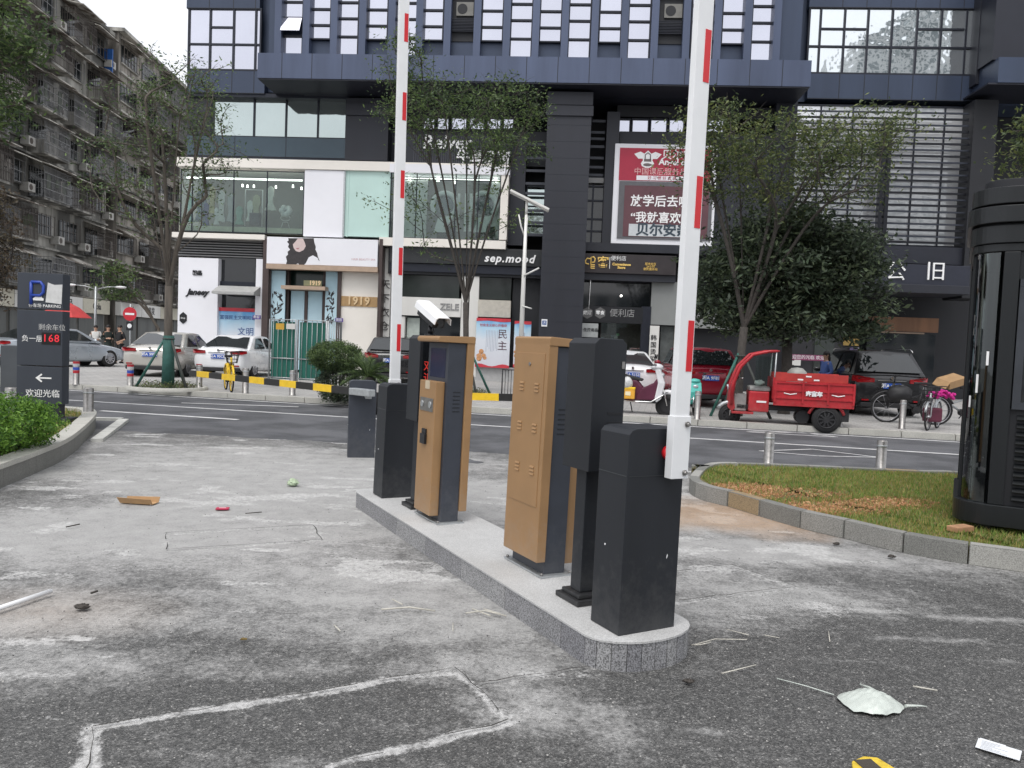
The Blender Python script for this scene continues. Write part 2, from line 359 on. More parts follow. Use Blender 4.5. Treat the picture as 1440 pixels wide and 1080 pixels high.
# cut away the part that reaches into the road: edge line wobbling
edge = np.array([Vector(road_pt(0, 0)).y])
def edgeY(x): return 10.9 - .2*x + .25*(vnoise(x, x*0, 1.2, 9)-.5) - .35*np.clip(-(x+3), 0, 3)*.3
keep = (YY < edgeY(XX))
f = np.stack([idx[:-1, :-1], idx[:-1, 1:], idx[1:, 1:], idx[1:, :-1]], -1).reshape(-1, 4)
f = f[keep[:-1, :-1].reshape(-1)]
me = bpy.data.meshes.new('driveway'); me.vertices.add(len(vs)); me.vertices.foreach_set('co', vs.ravel())
me.loops.add(len(f)*4); me.loops.foreach_set('vertex_index', f.ravel().astype(np.int32)); me.polygons.add(len(f))
me.polygons.foreach_set('loop_start', np.arange(0, len(f)*4, 4, dtype=np.int32)); me.polygons.foreach_set('loop_total', np.full(len(f), 4, dtype=np.int32))
me.polygons.foreach_set('use_smooth', np.ones(len(f), dtype=bool)); me.update()
ca = me.color_attributes.new('wear', 'FLOAT_COLOR', 'POINT')
ca.data.foreach_set('color', np.stack([dust, np.clip(brown, 0, 1), crackm, np.ones_like(dust)], -1).reshape(-1).astype(np.float32))
def drive_mat():
    m = bpy.data.materials.new('dusty_driveway'); m.use_nodes = True; n = m.node_tree; l = n.links; b = n.nodes['Principled BSDF']
    g = n.nodes.new('ShaderNodeNewGeometry'); at = n.nodes.new('ShaderNodeAttribute'); at.attribute_name = 'wear'
    sp = n.nodes.new('ShaderNodeSeparateColor'); l.new(at.outputs['Color'], sp.inputs[0])
    def noise(s, d=5, ro=.6):
        t = n.nodes.new('ShaderNodeTexNoise'); t.inputs['Scale'].default_value = s; t.inputs['Detail'].default_value = d; t.inputs['Roughness'].default_value = ro; l.new(g.outputs['Position'], t.inputs['Vector']); return t.outputs['Fac']
    def mth(op, a, b_=None, c=None):
        x = n.nodes.new('ShaderNodeMath'); x.operation = op
        for i, v in enumerate((a, b_, c)):
            if v is None: continue
            if isinstance(v, (int, float)): x.inputs[i].default_value = v
            else: l.new(v, x.inputs[i])
        return x.outputs[0]
    nf = noise(22, 8, .75); ng = noise(210, 3, .7); nm = noise(5, 6, .65); nl = noise(60, 4, .7)
    a = mth('ADD', sp.outputs[0], mth('MULTIPLY', mth('SUBTRACT', nf, .5), 1.3))
    a = mth('ADD', a, mth('MULTIPLY', mth('SUBTRACT', nm, .5), .9))
    a = mth('ADD', a, mth('MULTIPLY', mth('SUBTRACT', nl, .5), .8))
    mr = n.nodes.new('ShaderNodeMapRange'); mr.inputs['From Min'].default_value = .0; mr.inputs['From Max'].default_value = .95; mr.interpolation_type = 'SMOOTHSTEP'; l.new(a, mr.inputs['Value'])
    wv = n.nodes.new('ShaderNodeTexNoise'); wv.inputs['Scale'].default_value = 60; l.new(g.outputs['Position'], wv.inputs['Vector'])
    va = n.nodes.new('ShaderNodeVectorMath'); va.operation = 'MULTIPLY_ADD'; l.new(wv.outputs['Color'], va.inputs[0]); va.inputs[1].default_value = (.012, .012, .012); l.new(g.outputs['Position'], va.inputs[2])
    vo = n.nodes.new('ShaderNodeTexVoronoi'); vo.inputs['Scale'].default_value = 155; l.new(va.outputs[0], vo.inputs['Vector'])
    sc = n.nodes.new('ShaderNodeSeparateColor'); l.new(vo.outputs['Color'], sc.inputs[0])
    cr = n.nodes.new('ShaderNodeValToRGB'); e = cr.color_ramp.elements; e[0].position = .0; e[0].color = (.030, .030, .030, 1); e[1].position = .97; e[1].color = (.34, .335, .32, 1)
    k = e.new(.5); k.color = (.072, .072, .070, 1); k = e.new(.80); k.color = (.13, .128, .124, 1)
    l.new(mth('ADD', mth('MULTIPLY', sc.outputs[0], .8), mth('MULTIPLY', mth('SUBTRACT', nf, .35), .55)), cr.inputs['Fac'])
    dm = n.nodes.new('ShaderNodeValToRGB'); dm.color_ramp.elements[0].color = (.27, .268, .262, 1); dm.color_ramp.elements[1].color = (.46, .455, .445, 1); dm.color_ramp.elements[0].position = .3; dm.color_ramp.elements[1].position = .72
    l.new(mth('ADD', mth('MULTIPLY', nm, .5), mth('MULTIPLY', nl, .5)), dm.inputs['Fac'])
    m1 = n.nodes.new('ShaderNodeMix'); m1.data_type = 'RGBA'; l.new(mth('MULTIPLY', mr.outputs[0], .94), m1.inputs[0]); l.new(cr.outputs[0], m1.inputs[6]); l.new(dm.outputs[0], m1.inputs[7])
    cm = n.nodes.new('ShaderNodeMapRange'); cm.inputs['From Min'].default_value = .42; cm.inputs['From Max'].default_value = .72
    l.new(mth('ADD', sp.outputs[2], mth('ADD', mth('MULTIPLY', mth('SUBTRACT', nl, .5), .9), mth('MULTIPLY', mth('SUBTRACT', nf, .5), .7))), cm.inputs['Value'])
    cc = n.nodes.new('ShaderNodeValToRGB'); cc.color_ramp.elements[0].color = (.34, .338, .33, 1); cc.color_ramp.elements[1].color = (.56, .555, .545, 1); cc.color_ramp.elements[0].position = .35; cc.color_ramp.elements[1].position = .65; l.new(nf, cc.inputs['Fac'])
    m1b = n.nodes.new('ShaderNodeMix'); m1b.data_type = 'RGBA'; l.new(cm.outputs[0], m1b.inputs[0]); l.new(m1.outputs[2], m1b.inputs[6]); l.new(cc.outputs[0], m1b.inputs[7]); m1 = m1b
    bf = mth('MULTIPLY', sp.outputs[1], mth('MULTIPLY', nf, 1.15))
    m2 = n.nodes.new('ShaderNodeMix'); m2.data_type = 'RGBA'; l.new(bf, m2.inputs[0]); l.new(m1.outputs[2], m2.inputs[6]); m2.inputs[7].default_value = (.44, .27, .14, 1)
    # small dark pits / pebbles
    v2 = n.nodes.new('ShaderNodeTexVoronoi'); v2.inputs['Scale'].default_value = 9; l.new(g.outputs['Position'], v2.inputs['Vector'])
    pit = mth('LESS_THAN', mth('ADD', v2.outputs['Distance'], mth('MULTIPLY', nf, .08)), .085)
    m3 = n.nodes.new('ShaderNodeMix'); m3.data_type = 'RGBA'; l.new(mth('MULTIPLY', pit, .75), m3.inputs[0]); l.new(m2.outputs[2], m3.inputs[6]); m3.inputs[7].default_value = (.06, .055, .05, 1)
    l.new(m3.outputs[2], b.inputs['Base Color'])
    rr = n.nodes.new('ShaderNodeMapRange'); rr.inputs['To Min'].default_value = .55; rr.inputs['To Max'].default_value = .9; l.new(mr.outputs[0], rr.inputs['Value']); l.new(rr.outputs[0], b.inputs['Roughness'])
    bp = n.nodes.new('ShaderNodeBump'); bp.inputs['Strength'].default_value = .55; bp.inputs['Distance'].default_value = .006
    l.new(mth('ADD', vo.outputs['Distance'], mth('MULTIPLY', nf, 1.2)), bp.inputs['Height']); l.new(bp.outputs[0], b.inputs['Normal'])
    return m
me.materials.append(drive_mat())
dv = bpy.data.objects.new('driveway', me); col.objects.link(dv); tagset(dv, kind='structure')
# cracks cut along the patched trenches: thin dark slivers laid in the surface
ck = MB(); rr_ = random.Random(5)
for p, q in lines:
    n_ = max(3, int((q-p).length/.09)); d = (q-p)/n_; s_ = Vector((-d.y, d.x, 0)).normalized(); prev = None
    for i in range(n_+1):
        c = p + d*i + s_*rr_.uniform(-.012, .012); wd = rr_.uniform(.001, .0042); c.z = .0185
        cur = (c - s_*wd, c + s_*wd)
        if prev and rr_.random() < .9: ck.add([prev[0], prev[1], cur[1], cur[0]], [(0, 1, 2, 3)])
        prev = cur
ck = ck.build('ground_cracks', mat('dark_crack', (.035, .033, .03), .9), norm=False); tagset(ck, kind='structure')
# ------------------------------------------------------------------ traffic island
IA = R(28.5); IO = Vector((.666, 3.886, 0)); IU = Vector((-math.sin(IA), math.cos(IA), 0)); IV = Vector((math.cos(IA), math.sin(IA), 0))
def isl(v, u, z=0.): return IO + IV*v + IU*u + Vector((0, 0, z))
def isl_outline(w_, tip, far, m=12):
    pts = []
    for i in range(m+1):
        a = PI + PI*i/m; pts.append((w_*math.cos(a), -.03 + tip*math.sin(a)))
    pts += [(w_, far-.12), (w_-.04, far-.03), (w_-.14, far), (-w_+.1, far), (-w_+.03, far-.03), (-w_, far-.1)]
    return pts
isle = thing('traffic_island', 'low granite kerbed island with rounded end carrying the barrier cabinets', 'traffic island', IO, IA)
ol = isl_outline(.31, .2, 3.86)
MB().prism([(x, y, .0) for x, y in isl_outline(.295, .188, 3.845)], (0, 0, .148)).build('island_top', M_['granitetop'], isle)
kb = MB()
def stone_run(mb, pts, L_, z0, z1, th, gap=.006, mi=lambda i: 0, closed=True):
    # resample the outline by arc length and lay separate stones along it
    P = [Vector((p[0], p[1], 0)) for p in pts]; 
    if closed: P.append(P[0])
    cum = [0]
    for a, b in zip(P[:-1], P[1:]): cum.append(cum[-1]+(b-a).length)
    def at(s_):
        s_ = max(0, min(cum[-1], s_))
        for i in range(len(P)-1):
            if s_ <= cum[i+1] or i == len(P)-2:
                d = P[i+1]-P[i]; t = (s_-cum[i])/max(1e-9, cum[i+1]-cum[i]); return P[i]+d*t, Vector((d.y, -d.x, 0)).normalized()
    s_ = 0; k = 0
    while s_ < cum[-1]-.02:
        l_ = L_(s_, k); e = min(s_+l_, cum[-1]); m_ = 4 if e - s_ > .3 else 2
        outer = []; inner = []
        for j in range(m_+1):
            p, n_ = at(s_+gap/2+(e-s_-gap)*j/m_); outer.append(p); inner.append(p-n_*th)
        poly = outer + inner[::-1]
        mb.prism([(p.x, p.y, z0) for p in poly], (0, 0, z1-z0), mi(k)); s_ = e; k += 1
stone_run(kb, ol, lambda s_, k: .075 if s_ < .78 else .62, 0, .146, .02, .004, lambda i: [0, 1, 0, 2, 0, 0, 1][i % 7])
kb.build('kerb_stones', [M_['granite'], granite('grey_granite_light', (.35, .35, .355)), granite('grey_granite_dark', (.24, .24, .255))], isle)
cp = MB()
for (w1, t1, z1), (w2, t2, z2) in (((.314, .204, .142), (.314, .204, .152)), ):
    cp.prism([(x, y, z1) for x, y in isl_outline(w1, t1, 3.865)], (0, 0, z2-z1))
cp.build('coping', M_['granitetop'], isle)
# ------------------------------------------------------------------ right planter with kerb
def smooth(pts, n=6):
    out = []; N = len(pts)
    for i in range(N-1):
        p0 = pts[max(i-1, 0)]; p1 = pts[i]; p2 = pts[i+1]; p3 = pts[min(i+2, N-1)]
        for k in range(n):
            t = k/n; out.append(.5*((2*p1)+(p2-p0)*t+(2*p0-5*p1+4*p2-p3)*t*t+(3*p1-p0-3*p2+p3)*t**3))
    out.append(pts[-1]); return out
near = [G(*p) for p in ((985, 672), (974, 682), (969, 693), (988, 704), (1027, 714), (1072, 728), (1131, 745), (1183, 757), (1259, 776), (1357, 794), (1440, 806), (1560, 826))]
farp = [G(*p, .16) for p in ((985, 656), (1010, 650), (1114, 653), (1287, 661), (1350, 663), (1560, 680))]
for p in farp: p.z = 0
outl = smooth(near) + smooth(farp[::-1])
pl = thing('planter_kerb', 'curved grey kerb stone edging round the lawn on the right', 'kerb', (0, 0, 0))
area = sum(a.x*b.y-b.x*a.y for a, b in zip(outl, outl[1:]+outl[:1]))
if area < 0: outl = outl[::-1]
kb = MB(); stone_run(kb, outl, lambda s_, k: [.46, .5, .42, .52][k % 4], 0, .165, .11, .008, lambda i: [0, 2, 0, 3, 1, 0, 3, 3, 0, 2, 3][i % 11])
kb.build('kerb_stones', [M_['kerb'], M_['kerbb'], granite('kerb_stone_light', (.35, .345, .32), .7), granite('kerb_stone_mid', (.29, .285, .265), .6)], pl, bevel=.008)
def inset(P, d):
    out = []; N = len(P)
    for i in range(N):
        t = (P[(i+1) % N]-P[i-1]).normalized(); out.append(P[i] - Vector((t.y, -t.x, 0))*d)
    return out
inn = inset(outl, .1)
def inpoly(x, y, P):
    c = np.zeros(x.shape, bool); n = len(P)
    for i in range(n):
        a, b = P[i], P[i-1]; cond = ((a.y > y) != (b.y > y)) & (x < (b.x-a.x)*(y-a.y)/(b.y-a.y+1e-12)+a.x); c ^= cond
    return c
soilm = mat('lawn_soil', (.17, .15, .06), .95, 0, .4, 5, .8, 60)
MB().prism([(p.x, p.y, .0) for p in inn], (0, 0, .13)).build('soil_bed', soilm).update_tag
for o_ in [x for x in col.objects if x.name == 'soil_bed']: tagset(o_, kind='structure')
dirtc = [(G(1085, 692, .15), .75, .40), (G(1175, 712, .15), .55, .32), (G(1250, 705, .15), .5, .30), (G(1045, 684, .15), .45, .28), (G(1120, 715, .15), .4, .22)]
def dirtf(x, y):
    d = np.zeros(x.shape)
    for c, rx, ry in dirtc:
        d = np.maximum(d, 1.25-np.hypot((x-c.x+.9*(y-c.y)*-.9)/rx, (y-c.y)/ry))
    return d + .7*(vnoise(x, y, .35, 21)-.5)
def blades(name, n, xr, yr, inside, zbase, hfun, mats, pick, seed=1, wd=.004, label=None, kind='stuff', cat=None):
    r = np.random.default_rng(seed); x = r.uniform(*xr, n); y = r.uniform(*yr, n); ok = inside(x, y); x, y = x[ok], y[ok]; n = len(x)
    z = zbase(x, y); h = hfun(x, y, r); a = r.uniform(0, 2*PI, n); lean = r.uniform(0, .9, n)*h; la = r.uniform(0, 2*PI, n); W = wd*r.uniform(.6, 1.4, n)
    dx = np.cos(a)*W; dy = np.sin(a)*W
    V = np.empty((n, 3, 3)); V[:, 0] = np.stack([x-dx, y-dy, z], -1); V[:, 1] = np.stack([x+dx, y+dy, z], -1); V[:, 2] = np.stack([x+np.cos(la)*lean, y+np.sin(la)*lean, z+h], -1)
    mi = pick(x, y, r)
    return fast_mesh(name, V.reshape(-1, 3), np.arange(n*3).reshape(n, 3), mats, mi)
def fast_mesh(name, V, F, mats, mi, parent=None, smooth=False):
    k = F.shape[1]; me = bpy.data.meshes.new(name); me.vertices.add(len(V)); me.vertices.foreach_set('co', np.ascontiguousarray(V, dtype=np.float32).ravel())
    me.loops.add(F.size); me.loops.foreach_set('vertex_index', F.ravel().astype(np.int32)); me.polygons.add(len(F))
    me.polygons.foreach_set('loop_start', np.arange(0, F.size, k, dtype=np.int32)); me.polygons.foreach_set('loop_total', np.full(len(F), k, dtype=np.int32))
    for m_ in mats: me.materials.append(m_)
    me.polygons.foreach_set('material_index', np.asarray(mi, dtype=np.int32)); me.polygons.foreach_set('use_smooth', np.full(len(F), smooth)); me.update()
    o = bpy.data.objects.new(name, me); col.objects.link(o)
    if parent: o.parent = parent
    return o
def leafmat(name, c, tr=.35):
    m = mat(name, c, .55, 0, .3, 9, spec=.35)
    n = m.node_tree; l = n.links; b = n.nodes['Principled BSDF']; o = n.nodes['Material Output']
    t = n.nodes.new('ShaderNodeBsdfTranslucent'); l.new(b.inputs['Base Color'].links[0].from_socket, t.inputs[0]); x = n.nodes.new('ShaderNodeMixShader'); x.inputs[0].default_value = tr
    l.new(b.outputs[0], x.inputs[1]); l.new(t.outputs[0], x.inputs[2]); l.new(x.outputs[0], o.inputs[0]); return m
GR = [leafmat('grass_green', (.15, .25, .05)), leafmat('grass_light', (.24, .33, .08)), leafmat('grass_dry', (.38, .31, .11))]
PT = [p for p in inn]
def hump(x, y): return .13 + .0*x
g_ = blades('grass', 105000, (2.2, 9.2), (5.4, 10.6), lambda x, y: inpoly(x, y, PT) & ((dirtf(x, y) < .42) | (np.random.default_rng(3).random(x.shape) < .22)), hump,
    lambda x, y, r: r.uniform(.02, .055, len(x)), GR, lambda x, y, r: np.where(r.random(len(x)) < .25+.4*np.clip(dirtf(x, y)+.3, 0, 1), 2, np.where(r.random(len(x)) < .4, 1, 0)), 5, .0045)
tagset(g_, 'short green lawn grass with worn patches inside the curved kerb', 'grass', kind='stuff')
# clods of brown soil
def clods(name, n, cs, mats, smin, smax, seed, zb):
    r = random.Random(seed); mb = MB(); k = 0
    while k < n:
        c, rx, ry = cs[r.randrange(len(cs))]; a = r.uniform(0, 2*PI); q = r.random()**.62*1.1; x = c.x + rx*q*math.cos(a) + .5*ry*q*math.sin(a); y = c.y + ry*q*math.sin(a)
        if not inpoly(np.array([x]), np.array([y]), PT)[0]: k += 1; continue
        s_ = r.uniform(smin, smax)*(1 if r.random() < .9 else 1.8); M = Matrix.Translation((x, y, zb)) @ Euler((r.uniform(0, 3), r.uniform(0, 3), r.uniform(0, 3))).to_matrix().to_4x4()
        j = lambda: r.uniform(.5, 1)*s_
        vs = [M @ Vector(v) for v in ((j(), 0, 0), (-j(), 0, 0), (0, j(), 0), (0, -j(), 0), (0, 0, j()), (0, 0, -j()))]
        mb.add(vs, [(0, 2, 4), (2, 1, 4), (1, 3, 4), (3, 0, 4), (2, 0, 5), (1, 2, 5), (3, 1, 5), (0, 3, 5)], r.randrange(len(mats))); k += 1
    return mb.build(name, mats, norm=False)
c_ = clods('loose_soil', 5200, dirtc, [mat('clod_a', (.36, .18, .08), .95, 0, .3, 30), mat('clod_b', (.26, .13, .06), .95, 0, .3, 30), mat('clod_c', (.45, .27, .14), .95, 0, .3, 30)], .005, .019, 4, .134)
tagset(c_, 'bare reddish brown soil clods scattered over the worn lawn', 'soil', kind='stuff')
# ------------------------------------------------------------------ text helper
def text_mesh(name, body, size, mat_, parent=None, M=None, ext=.004, ax='CENTER', ay='CENTER', xs=1., shear=0., bold=0., sp=1., lsp=1.):
    cu = bpy.data.curves.new(name, 'FONT'); cu.body = body; cu.size = size; cu.extrude = ext; cu.align_x = ax; cu.align_y = ay; cu.shear = shear; cu.offset = bold; cu.space_character = sp; cu.space_line = lsp; cu.resolution_u = 2
    o = bpy.data.objects.new(name, cu); col.objects.link(o)
    dg = bpy.context.evaluated_depsgraph_get(); me = bpy.data.meshes.new_from_object(o.evaluated_get(dg)); me.name = name
    bpy.data.objects.remove(o); bpy.data.curves.remove(cu)
    if M is not None: me.transform(M @ Matrix.Scale(xs, 4, (1, 0, 0)))
    me.materials.clear(); me.materials.append(mat_)
    ob = bpy.data.objects.new(name, me); col.objects.link(ob)
    if parent is not None: ob.parent = parent
    return ob
# text standing on a vertical face: readable from -Y side of the local frame
def TF(x, y, z, rz=0): return Matrix.Translation((x, y, z)) @ Matrix.Rotation(rz, 4, 'Z') @ Matrix.Rotation(PI/2, 4, 'X')
def barrier_cabinet(label, loc, rz, tilt=None, m='cab', group='barrier gate cabinets'):
    t = thing('barrier_cabinet', label, 'barrier cabinet', loc, rz, group, tilt)
    w_, d_, h_ = .175, .12, 1.02
    b = MB(); prof = [(-w_, 0), (w_, 0), (w_, h_-.03), (w_-.02, h_-.008), (w_-.05, h_), (-w_+.05, h_), (-w_+.02, h_-.008), (-w_, h_-.03)]
    b.prism([(x, -d_, z) for x, z in prof], (0, 2*d_, 0)); b.build('housing', M_[m], t, bevel=.003)
    l_ = MB(); l_.box(-w_-.0025, -w_-.0005, -d_+.004, d_-.004, .785, .789); l_.box(-w_+.01, w_-.01, -d_-.0022, -d_-.0005, .785, .7865)
    l_.build('lid_seam', mat('seam_grey', (.05, .055, .06), .5), t)
    lk = MB(); lk.cyl((-w_-.002, .03, .42), (-w_+.001, .03, .42), .005, n=8); lk.build('paint_chip', M_['white'], t)
    lk = MB(); lk.prism([(.10, -d_-.0012, .36), (.106, -d_-.0012, .375), (.103, -d_-.0012, .385), (.098, -d_-.0012, .37)], (0, .001, 0)); lk.build('paint_chip', M_['white'], t)
    return t
def pole_profile_box(b, x0, x1, y0, y1, z0, z1, mi): b.box(x0, x1, y0, y1, z0, z1, mi)
def arm_up(t, side, v, dt=0, ln=3.35):
    y = -.12-.052 if side < 0 else .12+.052
    p = MB(); z0 = .78 if side < 0 else .74
    p.box(v-.047, v+.047, y-.02, y+.02, z0+.26, z0+ln); arm = p.build('barrier_arm', M_['white'], t, bevel=.004)
    if dt:
        arm.rotation_euler = (0, dt, 0); arm.location = (-math.sin(dt)*.9, 0, 0)
    t_ = arm
    hd = MB(); hd.box(v-.053, v+.053, y-.026, y+.026, z0, z0+.31); hd.build('clamp', M_['white'], t_, bevel=.003)
    for q in (.03, .27):
        k = MB(); k.cyl((v+.028, y-.045, z0+q), (v+.028, y-.02, z0+q), .009, n=8); k.cyl((v+.028, y-.034, z0+q), (v+.028, y-.027, z0+q), .015, n=6)
        k.build('bolt', M_['steel'], t_)
    s_ = 1 if side < 0 else -1
    a = MB(); a.cyl((v-.02, y+.024*s_, z0+.12), (v-.02, y+.055*s_, z0+.12), .036, n=18); a.build('spindle', M_['red'], t_)
    for zz in (1.3, 2.0, 2.7, 3.4, 4.1):
        zz += .01
        if zz+.25 > z0+ln: break
        r = MB(); r.box(v+.004, v+.040, y-.0225, y-.0195, zz, zz+.25); r.build('reflective_strip', M_['red'], t_)
    return arm
TL = (0, R(.5))
Z0 = .152
c1p = isl(0, 0, Z0); cab1 = barrier_cabinet('black barrier cabinet with tall raised arm, nearest the camera on the rounded island end', c1p, IA, (0, R(.6)))
arm_up(cab1, -1, .085, 0, 3.4)
c2p = isl(-.02, 3.50, Z0); cab2_ = barrier_cabinet('black barrier cabinet with raised arm at the far left end of the island', c2p, IA, (0, R(1.2)))
arm_up(cab2_, 1, .0, R(-1.7), 3.9)
# ticket machine: x = front (driver side), shell at -x
def ticket_machine(label, loc, rz, tilt):
    t = thing('ticket_machine', label, 'ticket machine', loc, rz, 'gold and black parking ticket machines', tilt)
    MB().box(-.115, .115, -.24, .24, 0, .012).build('base_plate', M_['galv'], t)
    MB().box(-.075, .075, -.2, .2, .012, 1.405).build('column', M_['cab2'], t, bevel=.004)
    sh = MB(); sh.box(-.14, -.0765, -.215, .215, .09, 1.45); sh.build('back_shell', M_['gold'], t, bevel=.006)
    cpp = MB(); cpp.prism([(-.1395, -.22, 1.407), (.165, -.22, 1.407), (.172, -.22, 1.42), (.172, -.22, 1.435), (.16, -.22, 1.452), (-.13, -.22, 1.462), (-.142, -.22, 1.452)], (0, .44, 0)); cpp.build('top_cap', M_['gold'], t, bevel=.004)
    dr = MB(); dr.box(-.1435, -.1395, -.175, .175, .42, 1.36); dr.build('service_door', M_['gold'], t, bevel=.002)
    for zz in (1.17, .92, .66):
        for yy in (-.1, .085):
            vt = MB()
            for k in range(3):
                M = Matrix.Translation((-.1445, yy, zz-k*.022)) @ Matrix.Rotation(R(25), 4, 'Y')
                vt.cbox((0, 0, 0), (.007, .05, .013), 0, M)
            vt.build('vent', M_['gold'], t)
    kl = MB(); kl.cyl((-.149, 0, 1.29), (-.143, 0, 1.29), .011, n=12); kl.build('door_lock', M_['steel'], t)
    fm = MB(); fm.box(.0765, .152, -.165, .165, .055, 1.10); fm.build('front_module', M_['gold'], t, bevel=.006)
    nt_ = MB(); nt_.box(.149, .1545, -.045, .045, 1.035, 1.1015); nt_.build('notch', mat('pale_tape', (.5, .42, .3), .5), t)
    pn = MB(); pn.box(.1525, .158, -.13, .13, .86, .965); pn.build('control_panel', M_['steel'], t, bevel=.003)
    for yy in (-.08, .08):
        q = MB(); q.cyl((.157, yy, .915), (.164, yy, .915), .026, n=16); q.build('button', M_['galv'], t)
    cs = MB(); cs.box(.152, .175, -.06, .035, .60, .68); cs.box(.152, .166, -.05, .03, .68, .72); cs.build('card_slot', M_['black'], t, bevel=.004)
    sc = MB(); sc.box(.0752, .0772, -.15, .15, 1.13, 1.36); sc.build('screen', mat('navy_screen', (.02, .025, .06), .12, 0, .1, 4), t)
    for s_ in (-1, 1):
        lv = MB()
        for k in range(6): lv.box(-.04, .02, .2008*s_-.0014, .2008*s_+.0014, 1.02-k*.03, 1.028-k*.03)
        lv.build('side_vent', M_['cab'], t)
    for sx in (-.1, .1):
        for sy in (-.22, .22): 
            bb = MB(); bb.cyl((sx, sy, .012), (sx, sy, .026), .009, n=6); bb.build('anchor_bolt', M_['steel'], t)
    return t
# near machine shows its back (shell towards the left lane); far machine shows its driver side
ticket_machine('gold cabinet with vented door seen from behind, nearest ticket machine', isl(.055, 1.06, Z0), IA, (0, R(1.3)))
tm2 = ticket_machine('gold and black ticket machine with card slot facing left lane', isl(-.005, 2.53, Z0), IA+PI, (0, R(-1.0)))
def led_post(label, loc, rz, tilt, lit):
    t = thing('display_post', label, 'display post', loc, rz, 'black boxed displays on posts', tilt)
    bs = MB(); bs.box(-.115, .115, -.115, .115, 0, .03); bs.box(-.09, .09, -.09, .09, .031, .055); bs.build('foot', M_['black'], t, bevel=.006)
    MB().box(-.06, .06, -.05, .05, .056, .76).build('post', M_['cab'], t, bevel=.006)
    bx = MB(); w_ = .105; z0, z1 = .74, 1.46
    bx.prism([(-w_, -.13, z0), (w_, -.13, z0), (w_, -.13, z1-.03), (w_-.03, -.13, z1), (-w_+.03, -.13, z1), (-w_, -.13, z1-.03)], (0, .26, 0)); bx.build('display_box', M_['cab'], t, bevel=.004)
    lv = MB()
    for zz in (1.05, 1.0, .95): lv.box(.0, .09, -.1325, -.1295, zz, zz+.012)
    lv.build('vents', M_['black'], t)
    hg = MB(); hg.box(w_-.03, w_-.012, -.1345, -.1295, z1-.16, z1-.12); hg.build('hinge', M_['steel'], t)
    if lit:
        fr = MB(); fr.box(-.08, .08, -.136, -.131, z0+.05, z1-.05); fr.build('display_panel', M_['glassdark'], t)
        red = mat('red_led', (.3, .01, .01), .4, emit=(1., .08, .06), es=.3)
        for i, ch in enumerate('欢迎光临'):
            text_mesh('led_character', ch, .1, red, t, TF(-.02, -.1375, z1-.26-.1*i), .001)
    return t
led_post('black display box on square post nearest the camera, between gold and black cabinets', isl(-.02, .42, Z0), IA, (0, R(.8)), False)
led_post('black display box with red characters on post beneath the white camera', isl(.0, 2.98, Z0), IA, (0, R(.8)), True)
# plate camera
ct = thing('security_camera', 'white hooded camera pointing down above the far display post', 'camera', isl(.06, 3.0, Z0+1.462), IA + R(6))
st = MB(); st.cyl((0, 0, -.002), (0, 0, .012), .05, n=20); st.cyl((0, 0, .012), (0, 0, .07), .022, n=14); st.tube([(0, 0, .07), (0, -.01, .11), (0, .02, .14)], .022, 10); st.build('bracket', M_['black'], ct)
Mx = Matrix.Translation((0, 0, .165)) @ Matrix.Rotation(R(23), 4, 'X')
hb = MB(); hb.box(-.055, .055, -.16, .15, -.045, .045, 0, Mx); hb.build('body', M_['black'], ct, bevel=.008)
ln_ = MB(); s0 = len(ln_.v); ln_.cyl((0, -.171, 0), (0, -.158, 0), .038, n=20); ln_.xf(Mx); ln_.build('lens', M_['glassdark'], ct)
hd = MB(); hd.prism([(-.078, 0, .01), (-.07, 0, .062), (-.05, 0, .075), (.05, 0, .075), (.07, 0, .062), (.078, 0, .01), (.072, 0, .01), (.064, 0, .056), (.047, 0, .068), (-.047, 0, .068), (-.064, 0, .056), (-.072, 0, .01)], (0, .40, 0))
hd.xf(Mx @ Matrix.Translation((0, -.225, 0))); hd.build('sun_hood', M_['white'], ct)
cb = MB(); cb.tube([(.05, .06, .0), (.07, .07, .06), (.03, .08, .12), (-.02, .09, .15)], .008, 8); cb.build('cable', M_['black'], ct)
# third cabinet across the lane with lowered striped arm
c3 = G(507, 642); c3.z = .0
a3 = R(14)
cab3 = barrier_cabinet('grey barrier cabinet left of the island with long lowered yellow and black arm', c3, a3, None, 'cab2')
def striped(cab_, p0, p1, first):
    bpy.context.view_layer.update(); iv = cab_.matrix_world.inverted(); p0 = iv @ Vector(p0); p1 = iv @ Vector(p1)
    d = Vector(p1)-Vector(p0); L_ = d.length; d.normalize(); k = 0; s_ = .42
    b = MB(); b.bar(p0, p0+d*.42, .11, .09); t = b.build('barrier_arm', M_['galv'], cab_, bevel=.01)
    while s_ < L_-.05:
        e = min(L_, s_+.43); q = MB(); q.bar(p0+d*s_, p0+d*e, .05, .095); q.build('stripe_section', M_['blackstripe'] if (k+first) % 2 == 0 else M_['yellow'], t); s_ = e; k += 1
    return t
pA = D(523, 553, c3.y-.42); pB = D(268, 524.5, 13.1)
striped(cab3, pA, pB, 0); MB().box(.02, .10, -.36, -.121, .80, .88).build('arm_hub', M_['galv'], cab3, bevel=.006)
c4 = G(838, 655)
cab4 = barrier_cabinet('grey barrier cabinet with short striped arm behind the gold machines', (c4.x, c4.y, 0), R(6), None, 'cab2')
striped(cab4, D(838, 562, c4.y-.2), D(600, 556, c4.y+.1), 1)
